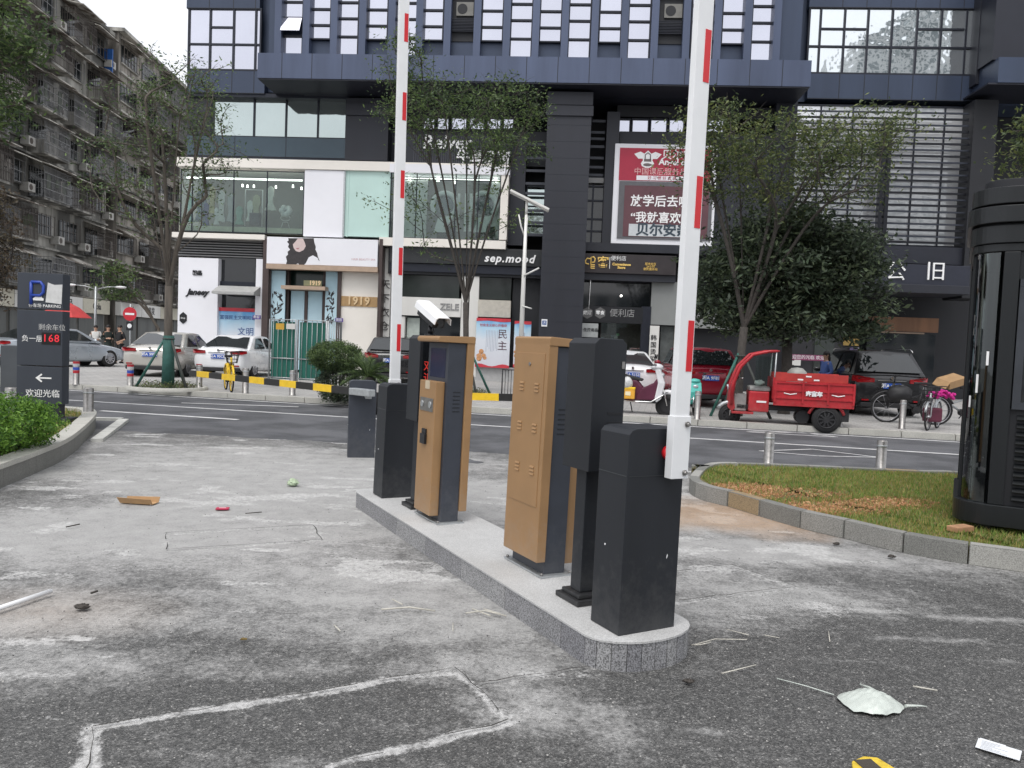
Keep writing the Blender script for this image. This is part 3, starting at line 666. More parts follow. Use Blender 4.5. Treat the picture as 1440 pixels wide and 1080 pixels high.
# ------------------------------------------------------------------ bollards
def bollard(loc, label, h=.62, r=.055, group='stainless steel bollards', wrap=False):
    t = thing('bollard', label, 'bollard', loc, 0, group)
    b = MB(); b.lathe([(r+.012, 0), (r+.012, .012), (r, .02), (r, h-.012), (r-.006, h), (.001, h+.002)], n=20); b.build('post', M_['steel'], t)
    rg = MB(); rg.lathe([(r+.001, h-.09), (r+.0025, h-.088), (r+.0025, h-.062), (r+.001, h-.06)], n=20); rg.build('band', M_['galv'], t)
    if wrap:
        for i, (z, c) in enumerate(((.30, (.45, .02, .03)), (.38, (.03, .07, .4)), (.47, (.5, .5, .52)), (.53, (.45, .02, .03)))):
            w_ = MB(); w_.lathe([(r+.003, z), (r+.0035, z+.07)], n=18); w_.build('wrap_band', mat('wrap_%d' % (i % 3), c, .5), t)
    return t
def at_depth(px, py_bottom, z): return G(px, py_bottom, z)
for px, py, h, lb in ((1080, 657, .46, 'steel bollard at left end of the lawn edge beside the road'), (1238, 664, .42, 'steel bollard at the lawn edge nearer the dark booth')):
    p = G(px, py, .1); bollard((p.x, p.y, .1), lb, h, .062, 'steel bollards at the planter edge')
p = G(124, 600, .0); bollard((p.x, p.y, 0), 'steel bollard right of the parking sign pylon', .62, .075, 'steel bollards at the planter edge')
p = G(16, 590, .1); bollard((p.x, p.y, 0.1), 'steel bollard left of the parking sign pylon, cut by the frame', .5, .09, 'steel bollards at the planter edge')
for px, py, lb, wr in ((107, 541, 'bollard wrapped in red and blue tape, left of the two wrapped ones', True), (183, 546, 'bollard wrapped in red and blue tape in front of the beige sedan', True),
    (280, 547, 'short steel bollard behind the green tree prop', False), (345, 553, 'short steel bollard right of the yellow bicycle', False), (411, 556, 'short steel bollard in front of the green panels', False), (476, 557, 'short steel bollard left of the round hedge pot', False),
    (980, 590, 'steel bollard in front of the mint scooter', False), (1180, 600, 'steel bollard behind the rear of the red tricycle', False), (1268, 603, 'steel bollard in front of the black bicycle', False)):
    p = G(px, py, .12); bollard((p.x, p.y, .12), lb, .62 if not wr else .6, .066 if px > 900 else .075, 'bollards along the far kerb', wr)
# ------------------------------------------------------------------ main building
FA = R(-4.0); FO = Vector((0, 31.0, 0)); FX = Vector((math.cos(FA), math.sin(FA), 0)); FN = Vector((math.sin(FA), -math.cos(FA), 0))
def FP(px, py, off=0.):
    d = ray(px, py); o_ = FO + FN*off; t = (o_-CO).dot(FN)/d.dot(FN); p = CO + d*t - FO
    return p.dot(FX), p.z
def FR(x0, y0, x1, y1, off=0.):
    xm, ym = (x0+x1)/2, (y0+y1)/2
    return FP(x0, ym, off)[0], FP(x1, ym, off)[0], FP(xm, y1, off)[1], FP(xm, y0, off)[1]
def fbox(mb, r, off, th, mi=0):        # r in pixels; front face at distance off in front of the wall plane
    a0, a1, z0, z1 = FR(*r, off); mb.box(a0, a1, -off, -off+th, z0, z1, mi); return a0, a1, z0, z1
def fob(name, r, off, th, m, parent, bevel=0):
    b = MB(); fbox(b, r, off, th); return b.build(name, m, parent, bevel=bevel)
def coated(name, c=(.56, .58, .64), bumpy=.02):
    m = mat(name, c, .04, .92, .03, .5); n = m.node_tree; l = n.links; b = n.nodes['Principled BSDF']
    g = n.nodes.new('ShaderNodeNewGeometry'); t = n.nodes.new('ShaderNodeTexNoise'); t.inputs['Scale'].default_value = .9; t.inputs['Detail'].default_value = 3; l.new(g.outputs['Position'], t.inputs['Vector'])
    bp = n.nodes.new('ShaderNodeBump'); bp.inputs['Strength'].default_value = bumpy*5; bp.inputs['Distance'].default_value = .08; l.new(t.outputs['Fac'], bp.inputs['Height']); l.new(bp.outputs[0], b.inputs['Normal']); return m
M_['pane'] = coated('coated_window_glass', (.60, .61, .69), .012)
M_['pane2'] = coated('coated_window_glass_wavy', (.74, .78, .80), .05)
M_['panegreen'] = coated('green_grey_glass', (.50, .57, .56), .02)
M_['bluepanel'] = mat('blue_metal_panel', (.042, .058, .098), .42, .25, .16, .7, streak=True)
M_['bluelight'] = mat('weathered_blue_panel', (.072, .092, .152), .45, .25, .22, .9, streak=True)
M_['seam'] = mat('panel_joint', (.012, .015, .024), .6)
M_['frame'] = mat('dark_window_frame', (.018, .021, .032), .45, .3)
M_['cladding'] = mat('dark_grey_cladding', (.022, .024, .033), .5, .1, .15, 1.2, streak=True)
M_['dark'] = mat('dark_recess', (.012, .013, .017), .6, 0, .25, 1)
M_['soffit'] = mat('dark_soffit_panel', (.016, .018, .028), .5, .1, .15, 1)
M_['white2'] = mat('white_panel', (.80, .80, .84), .45, 0, .03, .8)
M_['creamw'] = mat('cream_wall', (.80, .76, .70), .5, 0, .04, .8)
M_['brown'] = mat('bronze_brown_frame', (.075, .055, .052), .5, .3, .15, 3)
M_['tan'] = mat('tan_beam', (.42, .31, .23), .5, .1, .12, 4)
M_['mint'] = mat('mint_lit_film', (.50, .68, .63), .25, 0, .05, .8)
M_['shopglass'] = glassmat('shop_glass', (.86, .93, .90), .015)
bld = thing('commercial_building', 'long dark blue panelled building with strip windows above street shops', 'building', FO, FA)
aL, zt = FP(263, 60); aR = FP(1700, 300)[0]
TOPZ = 24.
def lbox(name, m, x0, x1, y0, y1, z0, z1, bevel=0): return MB().box(x0, x1, y0, y1, z0, z1).build(name, m, bld, bevel=bevel)
# masses ------------------------------------------------------------
zfl = FP(720, 128, 0)[1]; 
lbox('upper_mass', M_['bluepanel'], aL+.02, aR, .25, 16, FP(600, 131)[1], TOPZ)
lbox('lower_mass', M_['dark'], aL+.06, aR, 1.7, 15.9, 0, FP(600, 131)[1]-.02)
# left curtain wall
def panel_band(name, r, off, th, joints, m, jm='seam', wd=.03):
    b = MB(); a0, a1, z0, z1 = fbox(b, r, off, th); o_ = b.build(name, m, bld)
    j = MB()
    for px in joints:
        a = FP(px, (r[1]+r[3])/2, off)[0]; j.box(a-wd/2, a+wd/2, -off-.004, -off+.02, z0+.01, z1-.01)
    j.box(a0, a1, -off-.003, -off+.02, z0+.0, z0+.03); 
    j.build('panel_joints', M_[jm], o_); return o_
def glazing(name, r, off, vx, hy, m, fw=.07, th=.12, parent=None, dep=.06):
    """one window: panes in one sheet behind a frame of bars"""
    a0, a1, z0, z1 = FR(*r, off); f = MB()
    for px in [r[0]]+list(vx)+[r[2]]:
        a = FP(px, (r[1]+r[3])/2, off)[0]; f.box(a-fw/2, a+fw/2, -off, -off+th, z0, z1, 0)
    for h in hy:
        xs0, xs1 = (a0, a1); 
        if isinstance(h, tuple): xs0 = FP(h[1], h[0], off)[0]; xs1 = FP(h[2], h[0], off)[0]; h = h[0]
        z = FP((r[0]+r[2])/2, h, off)[1]; f.box(xs0+fw/2, xs1-fw/2, -off+.003, -off+th-.003, z-fw/2, z+fw/2, 0)
    for z in (z0, z1): f.box(a0-fw/2, a1+fw/2, -off-.002, -off+th-.002, z-fw/2, z+fw/2, 0)
    w_ = f.build(name, M_['frame'], parent or bld)
    g = MB(); g.box(a0+.01, a1-.01, -off+dep, -off+dep+.012, z0+.01, z1-.01); g.build('pane', m, w_); return w_
panel_band('panel_band', (263, -60, 366, 12), .10, .3, (295, 329, 360), M_['bluepanel'])
glazing('window', (265, 12, 366, 98), .08, (295, 328, 359), (62, (38, 295, 328)), M_['pane'])
panel_band('panel_band', (263, 99.5, 372, 131), .11, .35, (294, 326, 357), M_['bluepanel'])
# upper bay -----------------------------------------------------------
BO = 1.9
b0, b1, bz0, bz1 = FR(362, 79, 1141, 116, BO); bz0 = FP(750, 115.5, BO)[1]; bz1 = FP(750, 79.5, BO)[1]
lbox('bay_ledge', M_['bluelight'], b0, b1, -BO, -.1, bz0, bz1)
for i in range(20):
    a = b0 + .95 + i*1.165
    if a < b1-.3: MB().box(a-.013, a+.013, -BO-.004, -BO+.02, bz0, bz1).build('panel_joint', M_['seam'], bld)
BW = BO - .30
lbox('bay_wall', M_['bluepanel'], b0+.25, b1-.3, -BW+.14, -.05, bz1+.001, TOPZ-.2)
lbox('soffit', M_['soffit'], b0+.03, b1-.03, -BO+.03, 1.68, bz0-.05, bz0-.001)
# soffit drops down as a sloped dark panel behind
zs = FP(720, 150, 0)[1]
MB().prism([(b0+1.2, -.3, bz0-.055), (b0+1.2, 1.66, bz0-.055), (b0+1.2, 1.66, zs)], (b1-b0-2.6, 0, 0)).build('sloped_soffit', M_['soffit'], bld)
wins = [(411,'A'),(450,'B'),(489,'A'),(530,'B'),(571,'A'),(608,'B'),(650,'C'),(692,'B'),(733,'A'),(774,'B'),(815,'A'),(858,'B'),(899,'A'),(943,'C'),(988,'A'),(1031,'B'),(1073,'A')]
storey = 3.35
zbA = bz1 + .05
for rep in range(3):
    for i, (px, ty) in enumerate(wins):
        hw = .40 if ty != 'C' else .56
        a = FP(px, 40, BW)[0]; zt_ = zbA + storey*rep
        z_lo = zt_ if ty == 'A' else (zt_+.62 if ty == 'B' else zt_)
        z_hi = z_lo + (2.75 if ty == 'A' else 2.45)
        if rep > 1 : continue
        f = MB(); fw = .05
        if ty != 'C':
            hs = (.72, 1.40, 2.0) if ty == 'A' else (.52, 1.12, 1.9)
            for xx in (a-hw, a+hw): f.box(xx-fw/2, xx+fw/2, -BW-.0, -BW+.13, z_lo, z_hi)
            for z in (z_lo, z_hi): f.box(a-hw-fw/2, a+hw+fw/2, -BW-.003, -BW+.127, z-fw/2, z+fw/2)
            for h in hs: f.box(a-hw+fw/2, a+hw-fw/2, -BW+.002, -BW+.125, z_lo+h-.035, z_lo+h+.035)
            w_ = f.build('window', M_['frame'], bld)
            g = MB()
            if i == 0 and rep == 0:
                g.box(a-hw+.01, a+hw-.01, -BW+.07, -BW+.08, z_lo+.01, z_lo+.7); g.box(a-hw+.01, a+hw-.01, -BW+.07, -BW+.08, z_lo+1.42, z_hi-.01)
                Mo = Matrix.Translation((a, -BW-.0, z_lo+1.40)) @ Matrix.Rotation(R(-24), 4, 'X'); g.box(-hw+.03, hw-.03, -.01, .01, -.64, -.02, 0, Mo)
            else: g.box(a-hw+.01, a+hw-.01, -BW+.07, -BW+.08, z_lo+.01, z_hi-.01)
            g.build('pane', M_['pane'], w_)
        else:
            lv = MB()
            for k in range(9): lv.box(a-hw, a+hw, -BW-.02, -BW+.02, zt_+.95+k*.055, zt_+.975+k*.055)
            for k in range(5): lv.box(a-hw, a+hw, -BW-.02, -BW+.02, zt_+2.3+k*.07, zt_+2.34+k*.07)
            for xx in (a-hw, a+hw): lv.box(xx-.04, xx+.04, -BW-.03, -BW+.2, zt_, zt_+3.3)
            o_ = lv.build('louvre_bay', M_['frame'], bld)
            MB().box(a-hw, a+hw, -BW+.10, -BW+.13, zt_+.62, zt_+3.3).build('recess', M_['dark'], o_)
            if ty == 'C':
                ac = MB(); ac.box(a-.25, a+.40, -BW+.03, -BW+.095, zt_+1.55, zt_+2.05); ac.build('air_conditioner', mat('ac_cream', (.20, .195, .18), .6), o_)
                af = MB(); s0 = 0; af.cyl((a-.02, -BW+.02, zt_+1.8), (a-.02, -BW+.028, zt_+1.8), .19, n=20); af.build('fan', M_['dark'], o_)
    for i in range(len(wins)+1):      # pilasters between the windows
        pxm = (wins[i-1][0]+wins[i][0])/2 if 0 < i < len(wins) else (391 if i == 0 else 1093)
        if rep == 0:
            a = FP(pxm, 40, BO-.12)[0]; lbox('pilaster', M_['bluelight'], a-.13, a+.13, -BO+.10, -BW+.138, bz1+.002, TOPZ-.5)
a = FP(1114, 40, BO-.1)[0]; 
# right curtain wall ---------------------------------------------------
panel_band('panel_band', (1140, -60, 1372, 11.5), .10, .3, (1187, 1221, 1255, 1290, 1324, 1358), M_['bluepanel'])
glazing('window', (1137, 11, 1368, 104), .08, (1153, 1187, 1220, 1254, 1289, 1323, 1358), (66, (41, 1153, 1220), (40, 1289, 1358)), M_['pane2'])
panel_band('panel_band', (1136, 105.5, 1405, 141), .11, .35, (1180, 1215, 1249, 1283, 1317, 1352), M_['bluepanel'])
# far right bay
r0, r1, rz0, rz1 = FR(1404, 82, 1700, 118, BO)
lbox('bay_ledge', M_['bluepanel'], r0, r1+6, -BO, -.1, rz0, rz1)
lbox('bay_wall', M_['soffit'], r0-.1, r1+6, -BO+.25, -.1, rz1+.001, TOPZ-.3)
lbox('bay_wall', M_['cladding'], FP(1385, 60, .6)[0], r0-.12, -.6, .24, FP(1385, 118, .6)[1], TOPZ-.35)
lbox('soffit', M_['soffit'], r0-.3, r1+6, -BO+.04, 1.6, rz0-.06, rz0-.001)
# left 3rd-floor glazing, glass parapet and cream fascia ---------------
rc = MB(); fbox(rc, (263, 131.5, 489, 137), .05, .5); rc.build('lintel', M_['frame'], bld)
glazing('window', (297, 137, 487, 193), -.25, (357, 402, 447), (), M_['panegreen'], .06)
lbox('side_panel', M_['cladding'], *FR(263, 137, 296, 193, -.1)[:2], .1, .5, *FR(263, 137, 296, 193, -.1)[2:])
panel_band('parapet', (263, 193, 487, 221), .12, .1, (330, 402), mat('dark_teal_parapet_glass', (.05, .075, .095), .15, .3, .1, .6))
fob('parapet_base', (262, 221.5, 495, 225), .16, .5, M_['frame'], bld)
fob('fascia_beam', (247, 226, 716, 239), .62, 1.9, M_['creamw'], bld, .01)
fob('column', (486, 138, 546, 225.5), .22, 1.5, M_['cladding'], bld)
fob('column_cap', (486.5, 146, 546.5, 162), .30, .2, M_['cladding'], bld)
# 3rd floor centre: band of windows -------------------------------------
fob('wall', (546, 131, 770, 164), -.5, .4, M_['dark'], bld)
for x0, x1 in ((595, 611), (615, 631), (635, 656), (660, 681), (685, 704), (708, 722)): glazing('window', (x0, 165, x1, 182), -.35, (), (), M_['pane'], .04)
fob('wall', (546, 183.5, 770, 232), -.45, .5, M_['cladding'], bld)
# second-floor glass storefront ------------------------------------------
SO = .55
stf = thing('upper_shop_front', 'white framed second floor shop window with clothes and lamps inside', 'shop front', FO, FA)
def sob(name, r, off, th, m, bevel=0, par=None):
    b = MB(); fbox(b, r, off, th); return b.build(name, m, par or stf, bevel=bevel)
sob('sill_beam', (240, 328, 372, 335), SO, 1.9, M_['creamw'])
sob('back_wall', (252, 239.5, 560, 329), -1.1, .05, mat('shop_grey_wall', (.22, .225, .21), .8, 0, .1, 1))
sob('floor_plinth', (252, 319, 425, 327.8), .45, 1.4, mat('shop_plinth', (.48, .50, .38), .6))
g_w = glazing('glass_wall', (254, 240, 427, 327), SO, (270, 328, 375), (), M_['shopglass'], .035, .05, stf, .02)
fob('added_light_strip', (262, 250.5, 425, 252.5), .1, .05, mat('added_light_strip', (.9, .9, .88), .4, emit=(1, .98, .94), es=2.5), stf)  # added glowing strip that brightens the dim shop interior, not a seen fitting
fob('added_light_strip', (565, 251.5, 702, 253.5), .1, .05, MATS['added_light_strip'], stf)  # second added strip, brightens the right hand interior
for (px, py) in ((270, 259), (341, 261), (348, 262), (357, 262), (388, 263), (412, 262), (424, 265)):
    a, z = FP(px, py, .1); b = MB(); b.cyl((a, -.1, z+.06), (a, -.1, z-.05), .03, .04, 10); o_ = b.build('spotlight', mat('spot_light', (.9, .9, .9), .4, emit=(1, .97, .9), es=3.0), stf)
rk = MB()
a0, a1, z0, z1 = FR(345, 267, 369, 318, .0)
rk.tube([(a0, 0, z0), (a0, 0, z1), (a1, 0, z1), (a1, 0, z0)], .025, 8); rk.build('clothes_rail', M_['white'], stf)
def garment(px, py0, py1, wpx, c, off=0., name='garment', flare=1.):
    a0, a1, z0, z1 = FR(px-wpx/2, py0, px+wpx/2, py1, off); a = (a0+a1)/2; w_ = (a1-a0)/2; h = z1-z0
    pts = [(-.12, 1), (.12, 1), (.55, .9), (.62, .6), (.5, .55), (.42, .3), (.8*flare, 0), (.2, -.02), (-.1, .01), (-.8*flare, 0), (-.42, .3), (-.5, .55), (-.62, .6), (-.55, .9)]
    b = MB(); b.prism([(a+x*w_, -off-.06, z0+z*h) for x, z in pts], (0, .12, 0)); return b.build(name, mat(name+'_'+str(len(MATS)), c, .8, 0, .15, 5, .4, 8), stf, bevel=.02)
garment(381, 262, 296, 15, (.70, .70, .66), .0, 'dress', 1.4); garment(361, 274, 310, 18, (.42, .42, .30)); garment(352, 282, 312, 14, (.62, .64, .62)); garment(312, 268, 312, 16, (.55, .55, .55)); garment(325, 272, 312, 14, (.42, .43, .45))
garment(283, 268, 312, 22, (.13, .17, .22)); garment(299, 262, 300, 12, (.45, .40, .2)); garment(268, 272, 312, 12, (.2, .35, .32)); garment(290, 285, 318, 12, (.06, .07, .2)); garment(337, 290, 316, 16, (.25, .40, .34)); garment(305, 292, 316, 10, (.6, .6, .62))
dc = MB(); a, z = FP(402, 297, .0)
for k in range(7): dc.ball((a+.16*math.cos(k), -.0+.05*math.sin(k*2), z+.13*math.sin(k)), .13, 6)
dc.build('paper_flower', M_['white'], stf); q = MB(); q.tube([(a+.2*math.cos(t*.5), -.02, z-.28+.12*math.sin(t*.5)) for t in range(13)], .012, 6); q.tube([(a-.2, -.02, z-.75), (a-.1, -.02, z-.45), (a+.1, -.02, z-.45), (a+.2, -.02, z-.75)], .012, 6); q.build('wire_stand', M_['white'], stf)
sh_ = MB(); a0, a1, z0, z1 = FR(352, 300, 366, 317, .2); sh_.box(a0, a1, -.3, -.1, z0, z1); sh_.build('chair', mat('shop_chair', (.08, .08, .09), .6), stf)
sob('white_panel', (427.5, 239.5, 483, 333), SO+.01, .3, M_['white2'])
sob('mint_panel', (484, 239.5, 548, 333), SO-.05, .3, M_['mint'])
sob('mullion', (482.3, 239.5, 484.6, 333), SO+.02, .3, M_['galv'])
sob('mullion', (488.3, 239.5, 490, 333), SO-.03, .1, M_['mint'])
sob('sill_beam', (533, 336, 711, 347.5), SO+.12, 2.0, M_['creamw'])
sob('end_frame', (703.5, 240, 714, 337), SO+.10, 1.9, M_['creamw'])
sob('top_beam', (548, 232, 717, 244), SO+.13, 1.9, M_['white2'])
sob('back_wall', (560, 244, 703, 336), -.9, .05, mat('shop_back_dim', (.34, .35, .35), .8, 0, .2, 1.5))
sob('curtain', (560, 252, 600, 336), .05, .05, mat('pale_curtain', (.62, .64, .63), .8, 0, .12, 6, streak=True))
sob('curtain', (688, 255, 704, 336), .05, .05, mat('pale_curtain', (.62, .64, .63), .8))
glazing('glass_wall', (549, 244, 703, 336), SO, (585, 640, 672), (253,), M_['shopglass'], .035, .05, stf, .02)
for (px, py) in ((616, 253), (697, 254), (640, 256), (576, 253)):
    a, z = FP(px, py, .1); b = MB(); b.cyl((a, -.1, z+.1), (a, -.1, z-.06), .05, .06, 10); b.build('spotlight', MATS['spot_light'], stf)
for px in (627, 682):      # round mirrors with white arch frames
    a, z = FP(px, 291, .0); rr = .38
    b = MB(); b.cyl((a, -.30, z), (a, -.26, z), rr, n=28); o_ = b.build('round_mirror', mat('dark_mirror', (.10, .11, .12), .2, .5), stf)
    q = MB(); q.tube([(a+(rr+.10)*math.cos(t*PI/12), -.32, z+(rr+.10)*math.sin(t*PI/12)) for t in range(-3, 16)], .11, 8); q.build('white_arch', M_['white'], o_)
    a2, z2 = FP(px+2, 322, .0); q = MB(); q.prism([(a-.4, -.32, z-1.05), (a-.25, -.32, z-.5), (a+.45, -.32, z-.35), (a+.15, -.32, z-.75), (a+.1, -.32, z-1.05)], (0, .1, 0)); q.build('white_block', M_['white'], o_)
    a2, z2 = FP(px, 328, .1); q = MB(); q.box(a-.3, a+.45, -.2, .15, z-1.25, z-.8); q.build('planter_box', mat('dark_foliage_box', (.05, .06, .05), .8, 0, .4, 8), o_)
for px in (655, 662, 645): 
    a, z = FP(px, 290, .05); MB().box(a-.045, a+.045, -.08, -.0, z-1., z+.5).build('white_post', M_['white'], stf)
# dark ribbed sign board of the second floor shop --------------------------
sg = thing('ribbed_sign', 'dark ribbed sign board with white latin and chinese lettering above white shop window', 'sign', FO, FA)
b = MB(); a0, a1, z0, z1 = fbox(b, (566, 190, 717, 232), .55, .12)
b.build('board', M_['cladding'], sg)
rb = MB(); a = a0+.45
while a < a1-.25: rb.box(a, a+.035, -.575, -.551, z0+.03, z1-.05); a += .085
rb.build('ribs', mat('rib_grey', (.06, .062, .075), .5, .3), sg)
wl = mat('white_letters', (.85, .85, .85), .4, 0, .03, 5)
a, z = FP(628, 201, .6); text_mesh('lettering', 'Relver', .74, wl, sg, TF(a, -.6, z), .02, bold=.012, shear=.15)
a, z = FP(680, 222, .6); text_mesh('lettering', '牛耳教育', .54, wl, sg, TF(a, -.6, z), .02, bold=.015)
# recess between white shop and the big column -----------------------------
def slats(name, r, off, ys, m, par=None, h=.05):
    a0, a1, _, _ = FR(*r, off)
    for y in ys: z = FP((r[0]+r[2])/2, y, off)[1]; MB().box(a0, a1, -off, -off+.08, z-h, z+h).build(name, m, par or bld)
slats('sun_louvre', (737, 160, 767, 340), .1, [203, 222, 240, 258, 272, 296, 313, 330], mat('louvre_slat', (.055, .06, .075), .45, .2))
glazing('window', (740, 262, 766, 332), -.3, (), (290, 312), M_['panegreen'], .05)
fob('pier', (717, 190, 738, 345), .15, 1.2, M_['cladding'], bld)
# the big column -------------------------------------------------------------
big = MB(); a0, a1, z0, z1 = FR(766, 160, 826, 600, 1.35); ztop = bz0-.06
ac = FP(763+32, 300, 1.35)[0]; hwid = .83
a0 = ac-hwid; a1 = ac+hwid
big.box(a0, a1, -1.35, -.1, .1, ztop-.1); cbig = big.build('column', M_['cladding'], bld)
jn = MB(); z = .7
while z < ztop-.5: jn.box(a0-.003, a1+.003, -1.354, -.2, z-.006, z+.006); z += .62
jn.build('cladding_joints', M_['seam'], cbig)
MB().box(a0-.06, a1+.06, -1.42, -.15, ztop-.99, ztop-.62).build('column_cap', M_['cladding'], bld)
MB().box(a0-.03, a1+.03, -1.39, -.15, ztop-.58, ztop-.1).build('column_cap', M_['cladding'], bld)
# wall with windows right of column
glazing('window', (818, 250, 850, 342), .0, (833,), (262, 282, 308, 325), M_['glassdark'], .07)
slats('sun_louvre', (823, 160, 850, 250), .0, [170, 186, 195, 206, 222, 235, 246], mat('louvre_slat', (.055, .06, .075), .45, .2))
fob('shutter_box', (819, 250, 849, 257), .15, .3, mat('grey_box', (.25, .25, .25), .6), bld)
fob('pier', (850, 157, 868, 350), .35, 1.2, M_['cladding'], bld)
fob('wall', (868, 187, 1110, 350), .0, .6, M_['cladding'], bld)
fob('wall', (868, 150, 1110, 166), -.1, .5, M_['dark'], bld)
for x0, x1 in ((869, 886), (889, 912), (915, 938), (941, 962), (966, 990), (994, 1018)): glazing('window', (x0, 167.5, x1, 186), -.15, (), (), M_['pane'], .05)
# billboard -------------------------------------------------------------------
bb = thing('billboard', 'red and dark red advertising billboard in a wide white frame', 'billboard', FO, FA)
b = MB()
a0, a1, z0, z1 = FR(862, 203, 1006, 345, .45)
b.box(a0, a1, -.45, -.02, z0, z1); b.build('frame', M_['white2'], bb, bevel=.02)
redm = mat('billboard_red', (.40, .022, .055), .5, 0, .12, 1.2); dred = mat('billboard_dark_red', (.105, .035, .045), .18, 0, .2, 1)
m1 = fob('upper_poster', (871, 209, 1000, 255), .47, .05, redm, bb)
fr = fob('screen_frame', (869, 256, 1001, 337), .49, .07, mat('bezel_grey', (.11, .11, .12), .5), bb)
m2 = fob('lower_poster', (877, 262, 996, 334), .50, .05, dred, bb)
a, z = FP(940, 218, .5); text_mesh('lettering', '贝尔安亲', .40, wl, m1, TF(a+.55, -.475, z), .006, bold=.006)
a, z = FP(940, 228, .5); text_mesh('lettering', 'Angel care', .33, wl, m1, TF(a+.35, -.475, z), .006, bold=.01)
a, z = FP(934, 242, .5); text_mesh('lettering', '中国课后服务品牌', .29, mat('pink_letters', (.75, .45, .45), .5), m1, TF(a, -.475, z), .006)
e = fob('slogan_strip', (895, 247.5, 968, 254), .478, .01, M_['white2'], m1)
a, z = FP(931, 250.7, .5); text_mesh('lettering', '好 习 惯 好 成 绩', .15, redm, e, TF(a, -.48, z), .004)
# winged badge with padlock shape
em = MB(); a, z = FP(911, 222, .5)
em.prism([(a+x*.30, -.482, z+y*.30) for x, y in ((-1.75, .5), (-.95, .8), (-.45, .55), (0, .95), (.45, .55), (.95, .8), (1.75, .5), (1.2, -.1), (.65, -.1), (.6, -.3), (.85, -.7), (.7, -1.05), (.25, -1.25), (-.25, -1.25), (-.7, -1.05), (-.85, -.7), (-.6, -.3), (-.65, -.1), (-1.2, -.1))], (0, .01, 0)); em.build('badge', wl, m1)
em = MB(); em.tube([(a-.1, -.486, z-.05), (a-.1, -.486, z+.12), (a, -.486, z+.2), (a+.1, -.486, z+.12), (a+.1, -.486, z-.05)], .02, 6); em.box(a-.14, a+.14, -.487, -.484, z-.14, z-.04); em.ball((a, -.485, z-.26), .12, 8, 0, (1.4, .03, .5)); em.build('badge_detail', mat('badge_grey', (.15, .12, .12), .5), m1)
a, z = FP(925, 284, .5); text_mesh('lettering', '放学后去哪', .46, wl, m2, TF(a+.1, -.506, z), .006, bold=.008)
a, z = FP(922, 307, .5); text_mesh('lettering', '“我就喜欢', .44, wl, m2, TF(a, -.506, z), .006, bold=.008)
e = fob('name_strip', (884, 316, 980, 333), .508, .01, mat('pale_strip', (.55, .58, .6), .5), m2)
a, z = FP(932, 324.5, .5); text_mesh('lettering', '贝尔安亲', .52, mat('navy_letters', (.03, .05, .07), .5), e, TF(a, -.51, z), .006, bold=.015)
# louvred right section ------------------------------------------------------------
M_['louvreglass'] = coated('louvre_back_glass', (.80, .81, .83), .04); MATS['louvre_back_glass'].node_tree.nodes['Principled BSDF'].inputs['Metallic'].default_value = .5
glazing('window', (1110, 149, 1362, 344), .0, (1150, 1195, 1283, 1324), (), M_['louvreglass'], .05)
ys = []; y = 158
while y < 348: ys += [y, y+8.5]; y += 17.3
lvg = mat('slate_sun_louvre', (.035, .04, .055), .4, .3)
lvm = mat('black_sun_louvre', (.010, .011, .016), .4, .3)
for y in ys:
    yy = y; a0, a1, _, _ = FR(1112, yy-1, 1362, yy+1, .55); z = FP(1237, yy, .55)[1]; h = .07 if (ys.index(y) % 2) else .055
    MB().box(a0, a1, -.60, -.54, z-h*.55, z+h*.55).build('sun_louvre', lvm if ys.index(y) % 2 else lvg, bld)
for x0, x1 in ((1238, 1242), (1246, 1251)): fob('louvre_post', (x0, 171, x1, 346), .72, .3, lvm, bld)
fob('column', (1362, 140, 1395, 420), .8, 1.5, M_['dark'], bld)
fob('column', (1085, 142, 1115, 400), .15, 1.6, M_['soffit'], bld)
fob('lintel', (1110, 345, 1365, 369), .62, 1.5, M_['soffit'], bld)
# apartment sign canopy
cs = thing('canopy_sign', 'dark entrance canopy with large white chinese characters beyond the round tree', 'sign', FO, FA)
fob('canopy', (1105, 370, 1364, 408), 1.5, 2.2, mat('canopy_navy', (.018, .021, .036), .5), cs, .02)
fob('canopy_edge', (1105, 398, 1364, 410), 1.6, 2.0, M_['cladding'], cs, .02)
for ch, px in (('人', 1130), ('才', 1195), ('公', 1260), ('旧', 1316)):
    a, z = FP(px, 383, 1.53); 
    if ch in '公旧': text_mesh('character', ch, .74, wl, cs, TF(a, -1.53, z), .02, bold=.0)
a, z = FP(1306, 380, 1.53); MB().box(a-.03, a+.02, -1.54, -1.5, z-.35, z+.25).build('character_stroke', wl, cs)
# ground floor -----------------------------------------------------------------------
OFF = .3
fob('spandrel', (546, 348, 765, 388), .35, 1.5, M_['dark'], bld)
fob('spandrel', (823, 345, 1105, 357), .5, 1.5, M_['cladding'], bld)
def shop(label, cat='shop front', name='shop_front'): return thing(name, label, cat, FO, FA)
